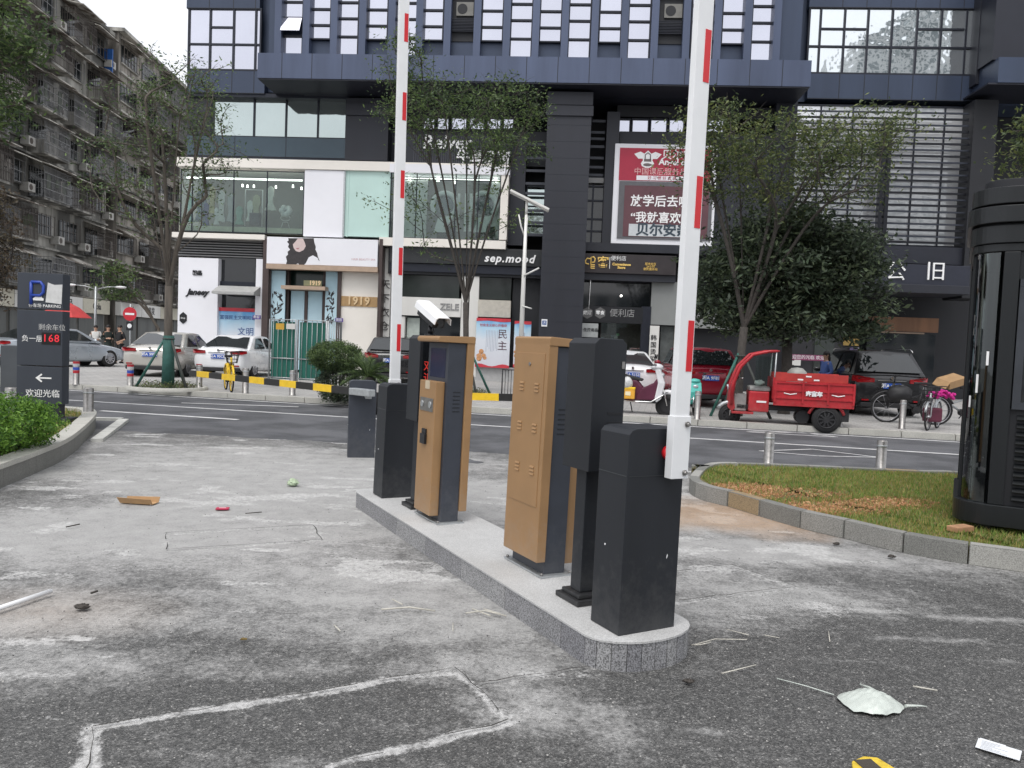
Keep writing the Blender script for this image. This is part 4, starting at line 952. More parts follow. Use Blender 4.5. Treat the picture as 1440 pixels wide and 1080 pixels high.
# shop 1, white
s1 = shop('white shop front with grey louvres, script sign and blue banner beneath canopy')
f1 = lambda n_, r, off, th, m, bevel=0: fob(n_, r, off, th, m, s1, bevel)
f1('louvre_back', (250, 335.5, 370, 362), -.1, .1, M_['dark'])
lv = MB(); a0, a1, _, _ = FR(250, 336, 370, 362, .1)
for k in range(7): z = FP(310, 338.5+k*3.6, .1)[1]; lv.box(a0, a1, -.15, -.05, z-.03, z+.015)
lv.build('louvres', mat('grey_louvre', (.17, .17, .17), .5), s1)
f1('white_wall', (250, 362.5, 305.5, 520), .3, .6, M_['white2']); f1('white_column', (358.5, 364, 368, 520), .3, .6, M_['white2'])
f1('upper_window', (305, 363, 359, 403), .0, .1, M_['glassdark']); f1('window_sill', (305, 396, 359, 403.5), .1, .1, M_['frame'])
f1('inner_wall', (305, 414, 359, 440), -.1, .1, M_['glassdark'])
cn = MB(); a0, a1, z0, z1 = FR(300, 401, 359, 414, .8); cn.prism([(a0, -.3, z1), (a0, -.95, z0+.1), (a0, -.95, z0), (a0, -.3, z0)], (a1-a0, 0, 0)); cn.build('canopy', mat('canopy_grey', (.38, .38, .37), .6), s1)
def gradmat(name, cols):
    m = mat(name, (.5, .5, .5), .5); n = m.node_tree; l = n.links; b = n.nodes['Principled BSDF']
    tcn = n.nodes.new('ShaderNodeTexCoord'); sp = n.nodes.new('ShaderNodeSeparateXYZ'); l.new(tcn.outputs['Generated'], sp.inputs[0])
    nn = n.nodes.new('ShaderNodeTexNoise'); nn.inputs['Scale'].default_value = 3; l.new(tcn.outputs['Generated'], nn.inputs['Vector'])
    ad = n.nodes.new('ShaderNodeMath'); ad.operation = 'MULTIPLY_ADD'; l.new(nn.outputs['Fac'], ad.inputs[0]); ad.inputs[1].default_value = .3; 
    sb = n.nodes.new('ShaderNodeMath'); sb.operation = 'SUBTRACT'; l.new(sp.outputs['Z'], sb.inputs[0]); sb.inputs[1].default_value = .15; l.new(sb.outputs[0], ad.inputs[2])
    cr = n.nodes.new('ShaderNodeValToRGB'); els = cr.color_ramp.elements
    for i, (p, c) in enumerate(cols):
        e = els[i] if i < 2 else els.new(p); e.position = p; e.color = (*c, 1)
    l.new(ad.outputs[0], cr.inputs['Fac']); l.new(cr.outputs[0], b.inputs['Base Color']); return m
poster_m = gradmat('civic_poster_print', [(.0, (.62, .62, .68)), (.55, (.70, .74, .80)), (.86, (.42, .64, .80)), (1., (.12, .36, .68))])
f1('banner', (305.5, 437, 358, 520), .12, .05, poster_m)
f1('banner_edge', (305.5, 433, 358, 438), .14, .05, mat('poster_red', (.55, .04, .06), .5, 0, .15, 4))
a, z = FP(334, 447, .15); text_mesh('lettering', '富强民主文明和谐', .19, mat('navy_print', (.04, .1, .3), .5), s1, TF(a, -.13, z), .003)
a, z = FP(345, 467, .15); text_mesh('lettering', '文明', .35, MATS['navy_print'], s1, TF(a, -.13, z), .003)
a, z = FP(277, 411, .35); text_mesh('lettering', 'Janeey', .34, M_['black'], s1, TF(a, -.31, z), .02, shear=.35, bold=.012)
a, z = FP(277, 384, .35); text_mesh('lettering', '精品', .2, M_['black'], s1, TF(a, -.31, z), .02, bold=.01)
hx = MB(); a, z = FP(257, 447, .35); hx.prism([(a+.17*math.cos(R(30+60*k)), -.33, z+.24*math.sin(R(30+60*k))) for k in range(6)], (0, .03, 0)); hx.build('hexagon_badge', M_['black'], s1)
text_mesh('lettering', 'shop', .1, wl, s1, TF(a, -.335, z), .003)
fob('pier', (368, 335, 376.5, 530), .5, 1.2, M_['brown'], bld)
# shop 2, 1919
s2 = shop('shop front with wide portrait hoarding, gold 1919 numbers and pale blue posters')
f2 = lambda n_, r, off, th, m, bevel=0: fob(n_, r, off, th, m, s2, bevel)
hb_ = f2('hoarding', (375, 335, 531, 373), .75, .3, M_['white2'], .01)
def fpoly(pts, off, th, m, name, par):
    b = MB(); P = [FP(x, y, off) for x, y in pts]; b.prism([(a, -off, z) for a, z in P], (0, th, 0)); return b.build(name, m, par)
hairm = mat('print_hair', (.035, .03, .032), .5, 0, .3, 12); skinm = mat('print_skin', (.62, .50, .48), .5, 0, .06, 6)
fpoly([(405, 335), (441, 335), (442, 341), (444, 347), (443.5, 351), (446, 356), (447, 361), (449.5, 367), (446, 364), (441, 360), (436, 362), (432, 366), (430, 370), (427, 372.5), (421, 372.5), (419, 370), (415, 372.5), (402, 372.5), (403.5, 367), (402, 361), (405, 358), (404.5, 354), (408, 351), (405, 347), (406.5, 343), (403.5, 340), (406, 338)], .756, .01, hairm, 'portrait_hair', hb_)
fpoly([(415, 335.5), (426, 335.5), (428.5, 341), (430, 346), (427, 351.5), (421, 354.5), (416, 353), (413, 349), (411.5, 343)], .759, .01, skinm, 'portrait_face', hb_)
fpoly([(413, 335.2), (419, 335.2), (415, 340), (411.5, 344)], .762, .01, hairm, 'portrait_fringe', hb_)
fpoly([(415.5, 349), (421.5, 348.4), (419, 351)], .762, .01, mat('print_lip', (.4, .18, .2), .5), 'portrait_lips', hb_)
fpoly([(429, 372.5), (434, 362), (440, 359), (447, 363), (449, 372.5)], .759, .01, M_['white2'], 'portrait_shoulder', hb_)
a, z = FP(511, 365, .76); text_mesh('lettering', 'HAIR BEAUTY SPA', .12, mat('pink_print', (.6, .4, .42), .5), hb_, TF(a, -.752, z), .003)
f2('beam', (374, 373.2, 531, 380), .80, .5, M_['tan']); f2('white_wall', (477.5, 380, 530.5, 520), .35, .5, M_['creamw'])
nb = f2('number_band', (477.5, 417, 530.5, 431), .38, .1, mat('gold_band', (.45, .29, .14), .45, .3, .1, 5))
gl_ = mat('gold_numbers', (.8, .6, .36), .35, .5)
a, z = FP(504, 423.5, .42); text_mesh('lettering', '1919', .44, gl_, nb, TF(a, -.42, z), .02, bold=.012, sp=1.1)
f2('corner_post', (473, 380, 478, 520), .45, .3, M_['brown']); f2('left_post', (375.5, 380, 378.5, 520), .4, .3, M_['brown'])
f2('back', (378, 380.5, 473, 520), -.3, .1, mat('dark_green_glass', (.025, .05, .045), .15, 0, .3, 1.5))
pb = gradmat('pale_blue_print', [(.0, (.45, .62, .74)), (.3, (.55, .72, .78)), (.7, (.50, .68, .76)), (1., (.42, .62, .72))])
def leaves_print(par, r, off, n, seed):
    b = MB(); q = random.Random(seed); a0, a1, z0, z1 = FR(*r, off)
    for _ in range(n):
        a = q.uniform(a0+.1, a1-.1); z = z0+(z1-z0)*q.uniform(0, .6); t = q.uniform(-1, 1)+1.2; L_ = q.uniform(.05, .15); w_ = q.uniform(.015, .05)
        dx, dz = math.cos(t)*L_, math.sin(t)*L_; b.add([(a-dx, -off, z-dz), (a-w_*math.sin(t), -off, z+w_*math.cos(t)), (a+dx, -off, z+dz), (a+w_*math.sin(t), -off, z-w_*math.cos(t))], [(0, 1, 2, 3)])
    b.build('leaf_print', hairm, par, norm=False)
for r in ((379, 380.5, 400, 520), (456.5, 382, 473, 520)):
    p_ = f2('poster_strip', r, .25, .05, pb); leaves_print(p_, (r[0], r[1], r[2], 455), .253, 42, int(r[0]))
f2('beam', (395, 402, 457, 407), .7, 1., M_['tan'])
f2('door_post', (401, 380.5, 405, 520), .1, .2, M_['brown']); f2('door_post', (453, 381, 456.5, 520), .1, .2, M_['brown']); f2('door_post', (427.5, 408, 431, 520), .05, .2, M_['brown'])
f2('door_poster', (408, 409, 427, 520), .0, .05, pb); f2('door_poster', (432, 410, 452, 520), .0, .05, pb)
q = f2('number_sign', (427, 394.5, 452, 402), .6, .08, mat('olive_sign', (.22, .22, .12), .5)); a, z = FP(443, 398.3, .6); text_mesh('lettering', '1919', .24, gl_, q, TF(a, -.61, z), .01, bold=.01)
fob('pier', (530.8, 336, 535.5, 520), .7, 1.2, M_['brown'], bld)
fob('pier', (535.5, 349, 548, 520), .2, 1.2, M_['offwhite'], bld); 
a, z = FP(541, 430, .25); text_mesh('lettering', '天\n下\n衣\n仓', .4, hairm, bld, TF(a, -.22, z), .01, lsp=1.4)
# shop 3, dark with cursive sign
s3 = shop('black shop front with white cursive lettering and pale lower fascia')
f3 = lambda n_, r, off, th, m, bevel=0: fob(n_, r, off, th, m, s3, bevel)
fb = f3('fascia', (548, 349, 766, 372), .50, .5, mat('black_fascia', (.020, .022, .024), .4, 0, .3, 1.5), .01)
a, z = FP(716, 364, .55); text_mesh('lettering', 'sep.mood', .44, wl, fb, TF(a, -.53, z), .02, shear=.25, bold=.012, sp=1.15)
f3('fascia_lower', (548, 373, 766, 384), .42, .3, M_['frame'])
f3('transom_glass', (565, 384.5, 646, 418), .1, .05, mat('dark_green_transom', (.028, .034, .032), .1, 0, .4, .8)); f3('transom_glass', (672, 384.5, 719, 421), .1, .05, MATS['dark_green_transom'])
lf = f3('name_fascia', (565, 418.5, 648, 444.5), .36, .3, M_['offwhite'])
a, z = FP(632, 432, .4); text_mesh('lettering', 'ZELE', .36, mat('grey_letters', (.25, .25, .25), .5), lf, TF(a, -.37, z), .015, bold=.006)
f3('white_post', (647.5, 384.5, 657, 530), .30, .3, M_['offwhite']); f3('white_post', (659, 384.5, 671.5, 530), .32, .3, M_['offwhite']); f3('white_post', (563, 445, 568, 530), .3, .3, M_['offwhite'])
f3('beige_panel', (672, 422, 718, 446), .34, .3, mat('beige_panel', (.5, .47, .41), .6))
f3('entrance_glass', (568, 445, 648, 530), .05, .05, M_['glassdark']); f3('door_poster', (572, 447, 590, 475), .10, .03, mat('pale_green_poster', (.45, .5, .46), .5), .02)
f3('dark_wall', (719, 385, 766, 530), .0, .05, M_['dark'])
f3('lower_wall', (666, 517, 766, 560), .30, .3, mat('pale_plinth', (.42, .42, .42), .6))
# civic posters
def poster(label, r, cut=None):
    t = thing('poster', label, 'poster', FO, FA, 'blue civic posters with red tops')
    a0, a1, z0, z1 = FR(*r, .45); MB().box(a0, a1, -.45, -.41, z0, z1).build('panel', poster_m, t)
    b = MB(); n_ = 10; pts = [(a0, z1+.012), (a1, z1+.012)]; h = z1-z0
    for i in range(n_+1): t_ = i/n_; pts.append((a1+(a0-a1)*t_, z1-h*.055-.02*math.sin(t_*7)))
    b.prism([(x, -.458, z) for x, z in pts], (0, .006, 0)); b.build('red_top', MATS['poster_red'], t)
    b = MB(); pts = [(a0, z0), (a1, z0)]
    for i in range(n_+1): t_ = i/n_; pts.append((a1+(a0-a1)*t_, z0+h*.05+.05*math.sin(t_*9)))
    b.prism([(x, -.456, z) for x, z in pts], (0, .006, 0)); b.build('red_base', MATS['poster_red'], t)
    q = random.Random(int(r[0])); b = MB()
    for i in range(8): b.ball((a0+(a1-a0)*q.uniform(.03, .3), -.455, z0+h*q.uniform(.1, .36)), q.uniform(.05, .11), 6, 0, (1, .06, 1))
    b.build('flower_print', mat('orange_print', (.55, .27, .12), .6, 0, .4, 12), t)
    tx = MB()
    for c in range(8):
        x = a0+(a1-a0)*(.30+.045*c); tx.box(x, x+.018, -.454, -.449, z0+h*q.uniform(.3, .42), z0+h*.76)
    tx.build('text_columns', mat('grey_print', (.38, .42, .5), .6), t)
    return t, a0, a1, z0, z1
t, a0, a1, z0, z1 = poster('blue poster with red top and two large characters right of the tree', (669, 448, 717, 517))
navy = MATS['navy_print']; h = z1-z0
text_mesh('lettering', '民\n主', .40, mat('dark_print', (.08, .03, .05), .5), t, TF(a0+(a1-a0)*.78, -.456, z0+h*.56), .003, lsp=1.15)
text_mesh('lettering', '社会主义核心价值观', .12, MATS['poster_red'], t, TF((a0+a1)/2, -.456, z0+h*.86), .003)
poster('narrower blue poster with red top beside the lamp post', (722.5, 452, 746, 517))
# shop 4: convenience store
s4 = shop('convenience store front with gold characters on a black fascia')
f4 = lambda n_, r, off, th, m, bevel=0: fob(n_, r, off, th, m, s4, bevel)
fb = f4('fascia', (816, 358, 951, 385), .65, .6, mat('store_fascia', (.030, .024, .026), .45, 0, .3, 2), .01)
g4 = mat('yellow_gold_letters', (.85, .58, .16), .4, 0, .05, 5)
# the first sign is a stylised joined character, built from strokes
a, z = FP(829.5, 369, .7); st_ = MB()
st_.tube([(a+.06, -.66, z-.33), (a+.06, -.66, z+.30), (a+.2, -.66, z+.34), (a+.3, -.66, z+.24), (a+.28, -.66, z+.04), (a+.06, -.66, z)], .042, 6)
st_.tube([(a+.02, -.66, z+.22), (a-.16, -.66, z+.24), (a-.27, -.66, z+.1), (a-.24, -.66, z-.06), (a-.05, -.66, z-.1)], .042, 6)
for dz in (-.12, -.22, -.33): st_.box(a+.06, a+.3, -.69, -.65, z+dz-.03, z+dz+.03)
S_ = .66
for i in range(len(st_.v)): v = st_.v[i]; st_.v[i] = (a+(v[0]-a)*S_, -.66+(v[1]+.66)*S_, z+(v[2]-z)*S_)
st_.build('logo', g4, fb)
a, z = FP(848, 369.5, .7); text_mesh('lettering', '客', .48, g4, fb, TF(a, -.66, z), .015, bold=.004)
a, z = FP(857.5, 369.5, .7); MB().box(a-.01, a+.01, -.67, -.65, z-.22, z+.22).build('divider', wl, fb)
a, z = FP(870, 363.5, .7); text_mesh('lettering', '便利店', .20, wl, fb, TF(a, -.66, z), .01)
a, z = FP(874, 374, .7); text_mesh('lettering', 'Convenience\nStore', .135, g4, fb, TF(a, -.66, z), .01, bold=.006, lsp=.9)
a, z = FP(915, 375, .7); text_mesh('lettering', '服务社区\n24小时\n便民服务站', .11, g4, fb, TF(a, -.66, z), .01, lsp=.9)
f4('soffit_beam', (814, 385.5, 950, 395), .55, .6, M_['cladding'])
f4('dark_transom', (814, 395, 916, 431), -.1, .05, M_['glassdark'])
lb = f4('inner_fascia', (812, 431, 904, 454), .32, .2, M_['black'])
for px in (826, 844):
    a, z = FP(px, 440, .36); hx = MB(); hx.prism([(a+.23*math.cos(R(30+60*k)), -.335, z+.23*math.sin(R(30+60*k))) for k in range(6)], (0, .01, 0)); hx.build('hexagon_sign', mat('hexagon_grey', (.13, .13, .13), .5), lb)
    text_mesh('lettering', '烟酒' if px == 826 else '零食', .17, wl, lb, TF(a, -.34, z), .003, bold=.004)
a, z = FP(875, 441, .36); text_mesh('lettering', '便利店', .33, mat('dim_letters', (.3, .3, .3), .5), lb, TF(a, -.33, z), .005)
ls = f4('small_sign', (810, 454.5, 841, 474), .42, .05, mat('pale_sign', (.4, .42, .42), .6)); a, z = FP(825, 464, .45); text_mesh('lettering', '烟酒·生活用品', .145, M_['black'], ls, TF(a, -.424, z), .003, bold=.004)
f4('door_frame', (900, 431, 913, 560), .3, .2, M_['frame']); f4('door_frame', (810, 474, 813, 560), .3, .2, M_['frame']); f4('counter_back', (842, 455, 901, 560), -.9, .05, mat('store_inside', (.045, .03, .028), .6, 0, .5, 1.2))
f4('door_glass', (843, 455, 900, 560), .12, .02, M_['shopglass'])
sf = MB(); q = random.Random(3); a0, a1, z0, z1 = FR(844, 470, 872, 500, -.3)
for k in range(26): x = q.uniform(a0, a1); z = q.uniform(z0, z1); sf.cbox((x, .3, z), (.12, .1, .1), q.randrange(4))
sf.build('shelf_goods', [mat('goods_%d' % i, c, .5) for i, c in enumerate(((.5, .5, .45), (.1, .25, .1), (.5, .35, .1), (.12, .12, .14)))], s4)
a, z = FP(874, 415.5, .3); b = MB(); b.ball((a, -.1, z), .045, 8); b.build('ceiling_lamp', MATS['spot_light'], s4)
gp = f4('grey_panel', (915.5, 396, 952, 457), .28, .2, mat('grey_panel', (.23, .24, .235), .6, 0, .08, .7))
wp = f4('white_pillar_sign', (912.5, 458, 925.5, 540), .45, .1, M_['offwhite']); a, z = FP(919, 485, .5); text_mesh('lettering', '韩\n国\n烫\n染', .24, M_['black'], wp, TF(a, -.456, z-.15), .004, bold=.002, lsp=1.15)
f4('side_door', (927, 459, 948, 560), .1, .05, mat('side_door_glass', (.10, .11, .11), .2, 0, .4, 2)); f4('side_frame', (947, 458, 954, 560), .35, .2, mat('ochre_frame', (.28, .22, .12), .6))
f4('side_wall', (954, 460, 1105, 600), -.2, .1, M_['dark']); f4('side_beam', (954, 440, 1040, 462), .2, .3, mat('grey_panel', (.23, .24, .235), .6))
pc = MB(); a, z = FP(829, 413, .6); pc.tube([(a+.03, -.5, z+1.0), (a, -.5, z-.6)], .015, 6); pc.build('hanging_cord', wl, s4)
# apartment entrance
s5 = shop('dark recessed apartment entrance with timber lintel behind the black suv', 'entrance', 'entrance')
f5 = lambda n_, r, off, th, m, bevel=0: fob(n_, r, off, th, m, s5, bevel)
f5('back_wall', (1105, 409, 1365, 600), -1.5, .05, M_['dark']); f5('timber_lintel', (1213, 446, 1320, 466), -.6, .1, mat('warm_timber', (.16, .075, .035), .5, 0, .3, 3, streak=True)); f5('light_strip', (1216, 466.5, 1300, 468.5), -.55, .05, mat('dim_strip', (.25, .18, .13), .5))
f5('door_leaf', (1216, 469, 1312, 590), -.8, .05, M_['glassdark']); f5('notice', (1186, 474, 1208, 486), .2, .03, mat('ochre_notice', (.33, .22, .06), .6)); f5('notice', (1195, 488, 1208, 494), .2, .03, mat('violet_notice', (.12, .09, .2), .6))
f5('wall', (1110, 462, 1190, 600), .0, .05, mat('dim_wall', (.04, .04, .045), .6, 0, .3, 1)); f5('glass_door', (1143, 468, 1171, 590), .05, .05, mat('green_grey_door', (.06, .07, .065), .3))
ban = f5('magenta_banner', (1104, 499, 1176, 507), .3, .02, mat('magenta_banner', (.22, .04, .11), .6)); a, z = FP(1140, 503, .3); text_mesh('lettering', '欢迎您的光临 欢迎入住', .17, wl, ban, TF(a, -.304, z), .003)
for r in ((1106, 507, 1117, 513), (1117, 506, 1126, 514)): f5('notice', r, .32, .02, M_['offwhite'])
# square number plate on the big column
tg = thing('small_notice', 'small white square notice on the big dark column', 'notice', FO, FA); a, z = FP(765.5, 454, 1.37); b = MB().box(a-.11, a+.11, -1.375, -1.357, z-.14, z+.14).build('plate', M_['white'], tg); text_mesh('symbol', '♿', .16, navy, tg, TF(a, -1.378, z), .002)
for px, py, lb in ((361, 446, 'small violet sign on the white shop column beside the blue banner'), (477, 450, 'small violet sign at the corner of the 1919 shop')):
    t = thing('projecting_sign', lb, 'sign', FO, FA); a, z = FP(px, py, .5); MB().box(a-.16, a+.16, -.53, -.48, z-.08, z+.08).build('plate', mat('violet_plate', (.12, .08, .28), .5), t); text_mesh('lettering', '美容', .13, wl, t, TF(a, -.535, z), .002)
# ------------------------------------------------------------------ old apartment block along the side street
M_['concrete'] = mat('stained_concrete', (.13, .127, .115), .85, 0, .35, .45, .2, 12, streak=True, two=(.33, .32, .29), twof=.52)
M_['concrete2'] = mat('brown_stained_wall', (.10, .088, .075), .85, 0, .4, .5, .2, 12, streak=True, two=(.26, .24, .21), twof=.5)
M_['bars'] = mat('rusty_bars', (.10, .085, .075), .7, .3, .3, 6)
M_['barlight'] = mat('grey_bars', (.24, .24, .24), .6, .4, .3, 6)
M_['awning'] = mat('weathered_awning', (.17, .13, .10), .7, 0, .3, 1.0, two=(.42, .40, .36), twof=.5)
M_['acm'] = mat('ac_white', (.42, .41, .38), .6, 0, .15, 4)
M_['winb'] = mat('old_window_glass', (.014, .018, .02), .12, 0, .5, .7)
def block(label, y0, y1, floors, seed, roofz, xoff=0., shops=True, wall='concrete'):
    q = random.Random(seed); Y = (y0+y1)/2; ang = math.atan2(.065, 1)
    t = thing('apartment_block', label, 'building', (-29.3-.065*y0+xoff, y0, 0), ang+PI/2)
    # local x runs away along the street, local y = -outwards (facade faces -y after turning)
    Lx = (y1-y0)*math.hypot(1, .065); dep = 12
    z1 = roofz
    MB().box(0, Lx, 0, dep, 0, z1).build('wall', M_[wall], t)
    rf = MB(); rf.box(-.2, Lx+.1, -.5, dep+.2, z1+.002, z1+.28); rf.build('roof_slab', M_['concrete'], t)
    nb = max(2, int(Lx/3.7)); bw = Lx/nb; fh = (z1-4.1)/floors
    for fl in range(floors):
        zb = 4.1 + fl*fh
        lg = MB(); lg.box(.02, Lx-.02, -.22, -.004, zb-.12, zb+.02); lg.build('floor_ledge', M_['concrete'], t)
        for b_ in range(nb):
            xa = b_*bw; ty = q.random(); dpt = q.uniform(.75, 1.6); w0 = xa+q.uniform(.15, .5); w1 = xa+bw-q.uniform(.1, .6)
            m_bar = 1 if q.random() < .5 else 2; u = MB()
            if ty < .62:      # enclosed balcony cage
                u.box(w0, w1, -dpt, -.005, zb+.02, zb+.16, 0)
                if q.random() < .5: u.box(w0, w1, -dpt+.01, -dpt+.05, zb+.16, zb+.95, 0); u.box(w0, w0+.04, -dpt+.05, -.01, zb+.16, zb+.95, 0); u.box(w1-.04, w1, -dpt+.05, -.01, zb+.16, zb+.95, 0)
                n_ = int((w1-w0)/.16)
                for k in range(n_+1):
                    x = w0+(w1-w0)*k/n_; u.box(x-.014, x+.014, -dpt-.03, -dpt, zb+.17, zb+2.2, m_bar)
                for z in (zb+.2, zb+.75, zb+1.3, zb+1.8, zb+2.2): u.box(w0, w1, -dpt-.035, -dpt+.0, z-.016, z+.016, m_bar)
                for x in (w0, w1):
                    for k in range(1, 6): u.box(x-.012, x+.012, -dpt+dpt*k/6, -dpt+dpt*k/6+.024, zb+.17, zb+2.2, m_bar)
                    for z in (zb+.75, zb+1.3, zb+1.8, zb+2.2): u.box(x-.012, x+.012, -dpt, -.01, z-.015, z+.015, m_bar)
                u.box(w0+.1, w1-.1, -.06, -.008, zb+.25, zb+2.2, 3)
                for k in range(q.randrange(2, 6)):
                    x = q.uniform(w0+.2, w1-.4); u.box(x, x+q.uniform(.15, .5), -dpt+.1, -dpt+.12+q.uniform(.02, .1), zb+.4+q.uniform(0, .8), zb+1.3+q.uniform(0, .5), q.choice((4, 5, 6)))
            else:
                u.box(w0, w1-.3, -.05, -.006, zb+.8, zb+2.2, 3); u.box(w0-.08, w1-.22, -.16, -.055, zb+.7, zb+.8, 0)
                for k in range(6): x = w0+(w1-.3-w0)*k/5; u.box(x-.02, x+.02, -.28, -.24, zb+.78, zb+2.25, m_bar)
                for z in (zb+.8, zb+1.5, zb+2.2): u.box(w0, w1-.3, -.285, -.25, z-.016, z+.016, m_bar)
            u.build('balcony', [M_['concrete'], M_['bars'], M_['barlight'], M_['winb'], mat('hung_cloth', (.35, .33, .3), .8, 0, .3, 3), mat('hung_cloth_dark', (.06, .07, .1), .8, 0, .3, 3), mat('potted_green', (.06, .09, .04), .8, 0, .5, 20)], t, norm=False)
            dr_ = q.uniform(-.12, .12)
            if q.random() < .8:
                aw = MB(); d2 = dpt+q.uniform(.3, .8) if ty < .62 else 1.1
                aw.prism([(w0-.15, -.01, zb+2.72), (w0-.15, -d2, zb+2.32+dr_), (w0-.15, -d2, zb+2.26+dr_), (w0-.15, -.01, zb+2.67)], (w1-w0+.3, 0, 0)); aw.build('awning', M_['awning'], t)
            if q.random() < .75:
                x = xa + bw - .35; ac = MB(); ac.box(x-.4, x+.4, -.62, -.06, zb+.35, zb+.9, 0); ac.cyl((x-.1, -.635, zb+.62), (x-.1, -.62, zb+.62), .2, n=12, mi=1); ac.build('air_conditioner', [M_['acm'], M_['bars']], t)
    if shops:
        nb2 = int(Lx/4)
        MB().box(.02, Lx-.02, -.35, -.004, 3.95, 4.02).build('shop_canopy_ledge', M_['concrete2'], t)
        for b_ in range(nb2):
            xa = b_*Lx/nb2; xb = (b_+1)*Lx/nb2
            s_ = MB().box(xa+.03, xb-.03, -.45, -.006, 2.8, 3.9).build('shop_sign', M_['offwhite'] if b_ % 3 != 2 else mat('cream_sign', (.55, .52, .42), .6), t)
            text_mesh('lettering', ['AULA', '衣品', 'Cola', '美发', '小吃', 'MODE'][(b_+seed) % 6], .7, M_['black'], s_, TF((xa+xb)/2, -.46, 3.35), .01, bold=.01)
            MB().box(xa+.2, xb-.2, -.05, -.004, .1, 2.75).build('shop_opening', mat('shop_shutter', (.10, .105, .10), .6, 0, .4, .9, streak=True), t)
    return t
block('old grey apartment block with caged balconies nearest on the left', 36, 62.6, 7, 3, 25.0)
blk2 = block('old apartment block with caged balconies further along the side street', 63.2, 84, 7, 8, 25.6, .6, True, 'concrete2')
block('pale apartment block at the far end of the side street', 86, 112, 8, 15, 27.2, 2.2, False)
# blue sheet balcony at the corner of the second block
bs = thing('blue_sheet', 'blue sheeting over a top floor corner of the apartment blocks', 'sheet', D(135, 86, 62.0), R(3)); b = MB(); b.box(-.55, 1.3, -.05, .05, -1.0, 1.0)
for k in range(2, 6): b.box(-1.1+k*.4, -1.06+k*.4, -.07, -.051, -.95, .95)
b.build('panel', mat('blue_sheet', (.03, .13, .42), .5, 0, .15, 2), bs)
# ------------------------------------------------------------------ left planter
nearl = [G(-140, 742), G(-60, 712), G(0, 688), G(55, 664), G(100, 640), G(134, 604), G(128, 594.5)]
farl = [G(60, 589), G(0, 585), G(-140, 580)]
for p in nearl+farl: p.z = 0
outl2 = smooth(nearl, 4) + farl
if sum(a.x*b.y-b.x*a.y for a, b in zip(outl2, outl2[1:]+outl2[:1])) < 0: outl2 = outl2[::-1]
plk = thing('planter_wall', 'low grey stone planter wall at the left edge with pale coping', 'planter wall', (0, 0, 0))
b = MB(); stone_run(b, outl2, lambda s_, k: .8, 0, .19, .14, .004); b.build('wall_stones', M_['kerb'], plk)
b = MB(); stone_run(b, inset(outl2, -.012), lambda s_, k: .8, .192, .245, .20, .004); b.build('coping', M_['kerbtop'], plk, bevel=.006)
inn2 = inset(outl2, .13)
so_ = MB().prism([(p.x, p.y, 0) for p in inn2], (0, 0, .19)).build('planter_soil', soilm); tagset(so_, kind='structure')
g_ = blades('ground_cover', 16000, (-10, -4), (6, 13.5), lambda x, y: inpoly(x, y, inn2) & (y > 7.6), lambda x, y: .19+0*x, lambda x, y, r: r.uniform(.03, .10, len(x)), GR, lambda x, y, r: r.integers(0, 3, len(x)), 9, .008)
tagset(g_, 'low mixed green and dry ground cover round the base of the parking sign', 'ground cover', kind='stuff')
wk = MB()
def kline(a, b_, w_, z=.05):
    p = G(*a); q = G(*b_); d = (q-p).normalized(); n = Vector((-d.y, d.x, 0))*w_/2; wk.prism([(v.x, v.y, 0) for v in (p-n, q-n, q+n, p+n)], (0, 0, z))
kline((136, 622), (174, 593), .15); kline((100, 590), (172, 591.5), .13, .046)
wk = wk.build('white_kerb', mat('pale_painted_kerb', (.50, .50, .47), .7, 0, .2, 8)); tagset(wk, 'pale triangular kerb edging the end of the left planter', 'kerb')
# ------------------------------------------------------------------ parking sign pylon
pp = G(58, 591, .22); 
py_ = thing('parking_pylon', 'dark grey parking pylon with blue P, red digits and left arrow', 'sign', (pp.x-.04, pp.y+.1, .19), R(3))
pg = M_['cab2']; 
MB().box(-.36, .42, -.16, .16, 0, .07).build('base', M_['cladding'], py_, bevel=.01)
MB().box(-.27, .27, -.08, .08, .071, .26).build('foot', M_['cladding'], py_)
for (z0, z1) in ((.262, .80), (.815, 1.60), (1.615, 2.13)):
    MB().box(-.315, .315, -.10, .10, z0, z1).build('panel', mat('pylon_slate', (.038, .045, .060), .45, 0, .1, 3, streak=True), py_, bevel=.006)
bp_ = mat('p_blue', (.02, .06, .36), .4)
P_ = MB(); P_.tube([(-.12, -.106, 1.68), (-.12, -.106, 2.0)], .022, 6); P_.tube([(-.12, -.106, 2.0), (.01, -.106, 2.0), (.05, -.106, 1.95), (.05, -.106, 1.86), (.01, -.106, 1.81), (-.12, -.106, 1.81)], .022, 6); P_.build('parking_letter', bp_, py_)
ic = MB(); ic.prism([(x-.02, -.109, z+1.74) for x, z in ((-.07, 0), (.07, 0), (.075, .03), (.05, .04), (.035, .08), (-.035, .08), (-.05, .04), (-.075, .03))], (0, .006, 0)); ic.build('car_icon', wl, py_)
pa = MB(); pa.prism([(x, -.108, z) for x, z in ((.08, 1.72), (.30, 1.70), (.31, 1.98), (.2, 1.97), (.11, 2.0))], (0, .006, 0)); pa.build('pasted_paper', mat('pasted_paper', (.6, .6, .6), .8, 0, .1, 14), py_)
text_mesh('lettering', '停车场 PARKING', .06, wl, py_, TF(.07, -.106, 1.665), .002); text_mesh('lettering', '剩余车位', .095, mat('dim_white', (.45, .45, .45), .5), py_, TF(.17, -.102, 1.36), .002)
text_mesh('lettering', '负一层', .1, wl, py_, TF(-.10, -.102, 1.19), .002)
MB().box(.03, .29, -.106, -.1, 1.12, 1.29).build('digit_display', mat('display_black', (.01, .008, .008), .3), py_)
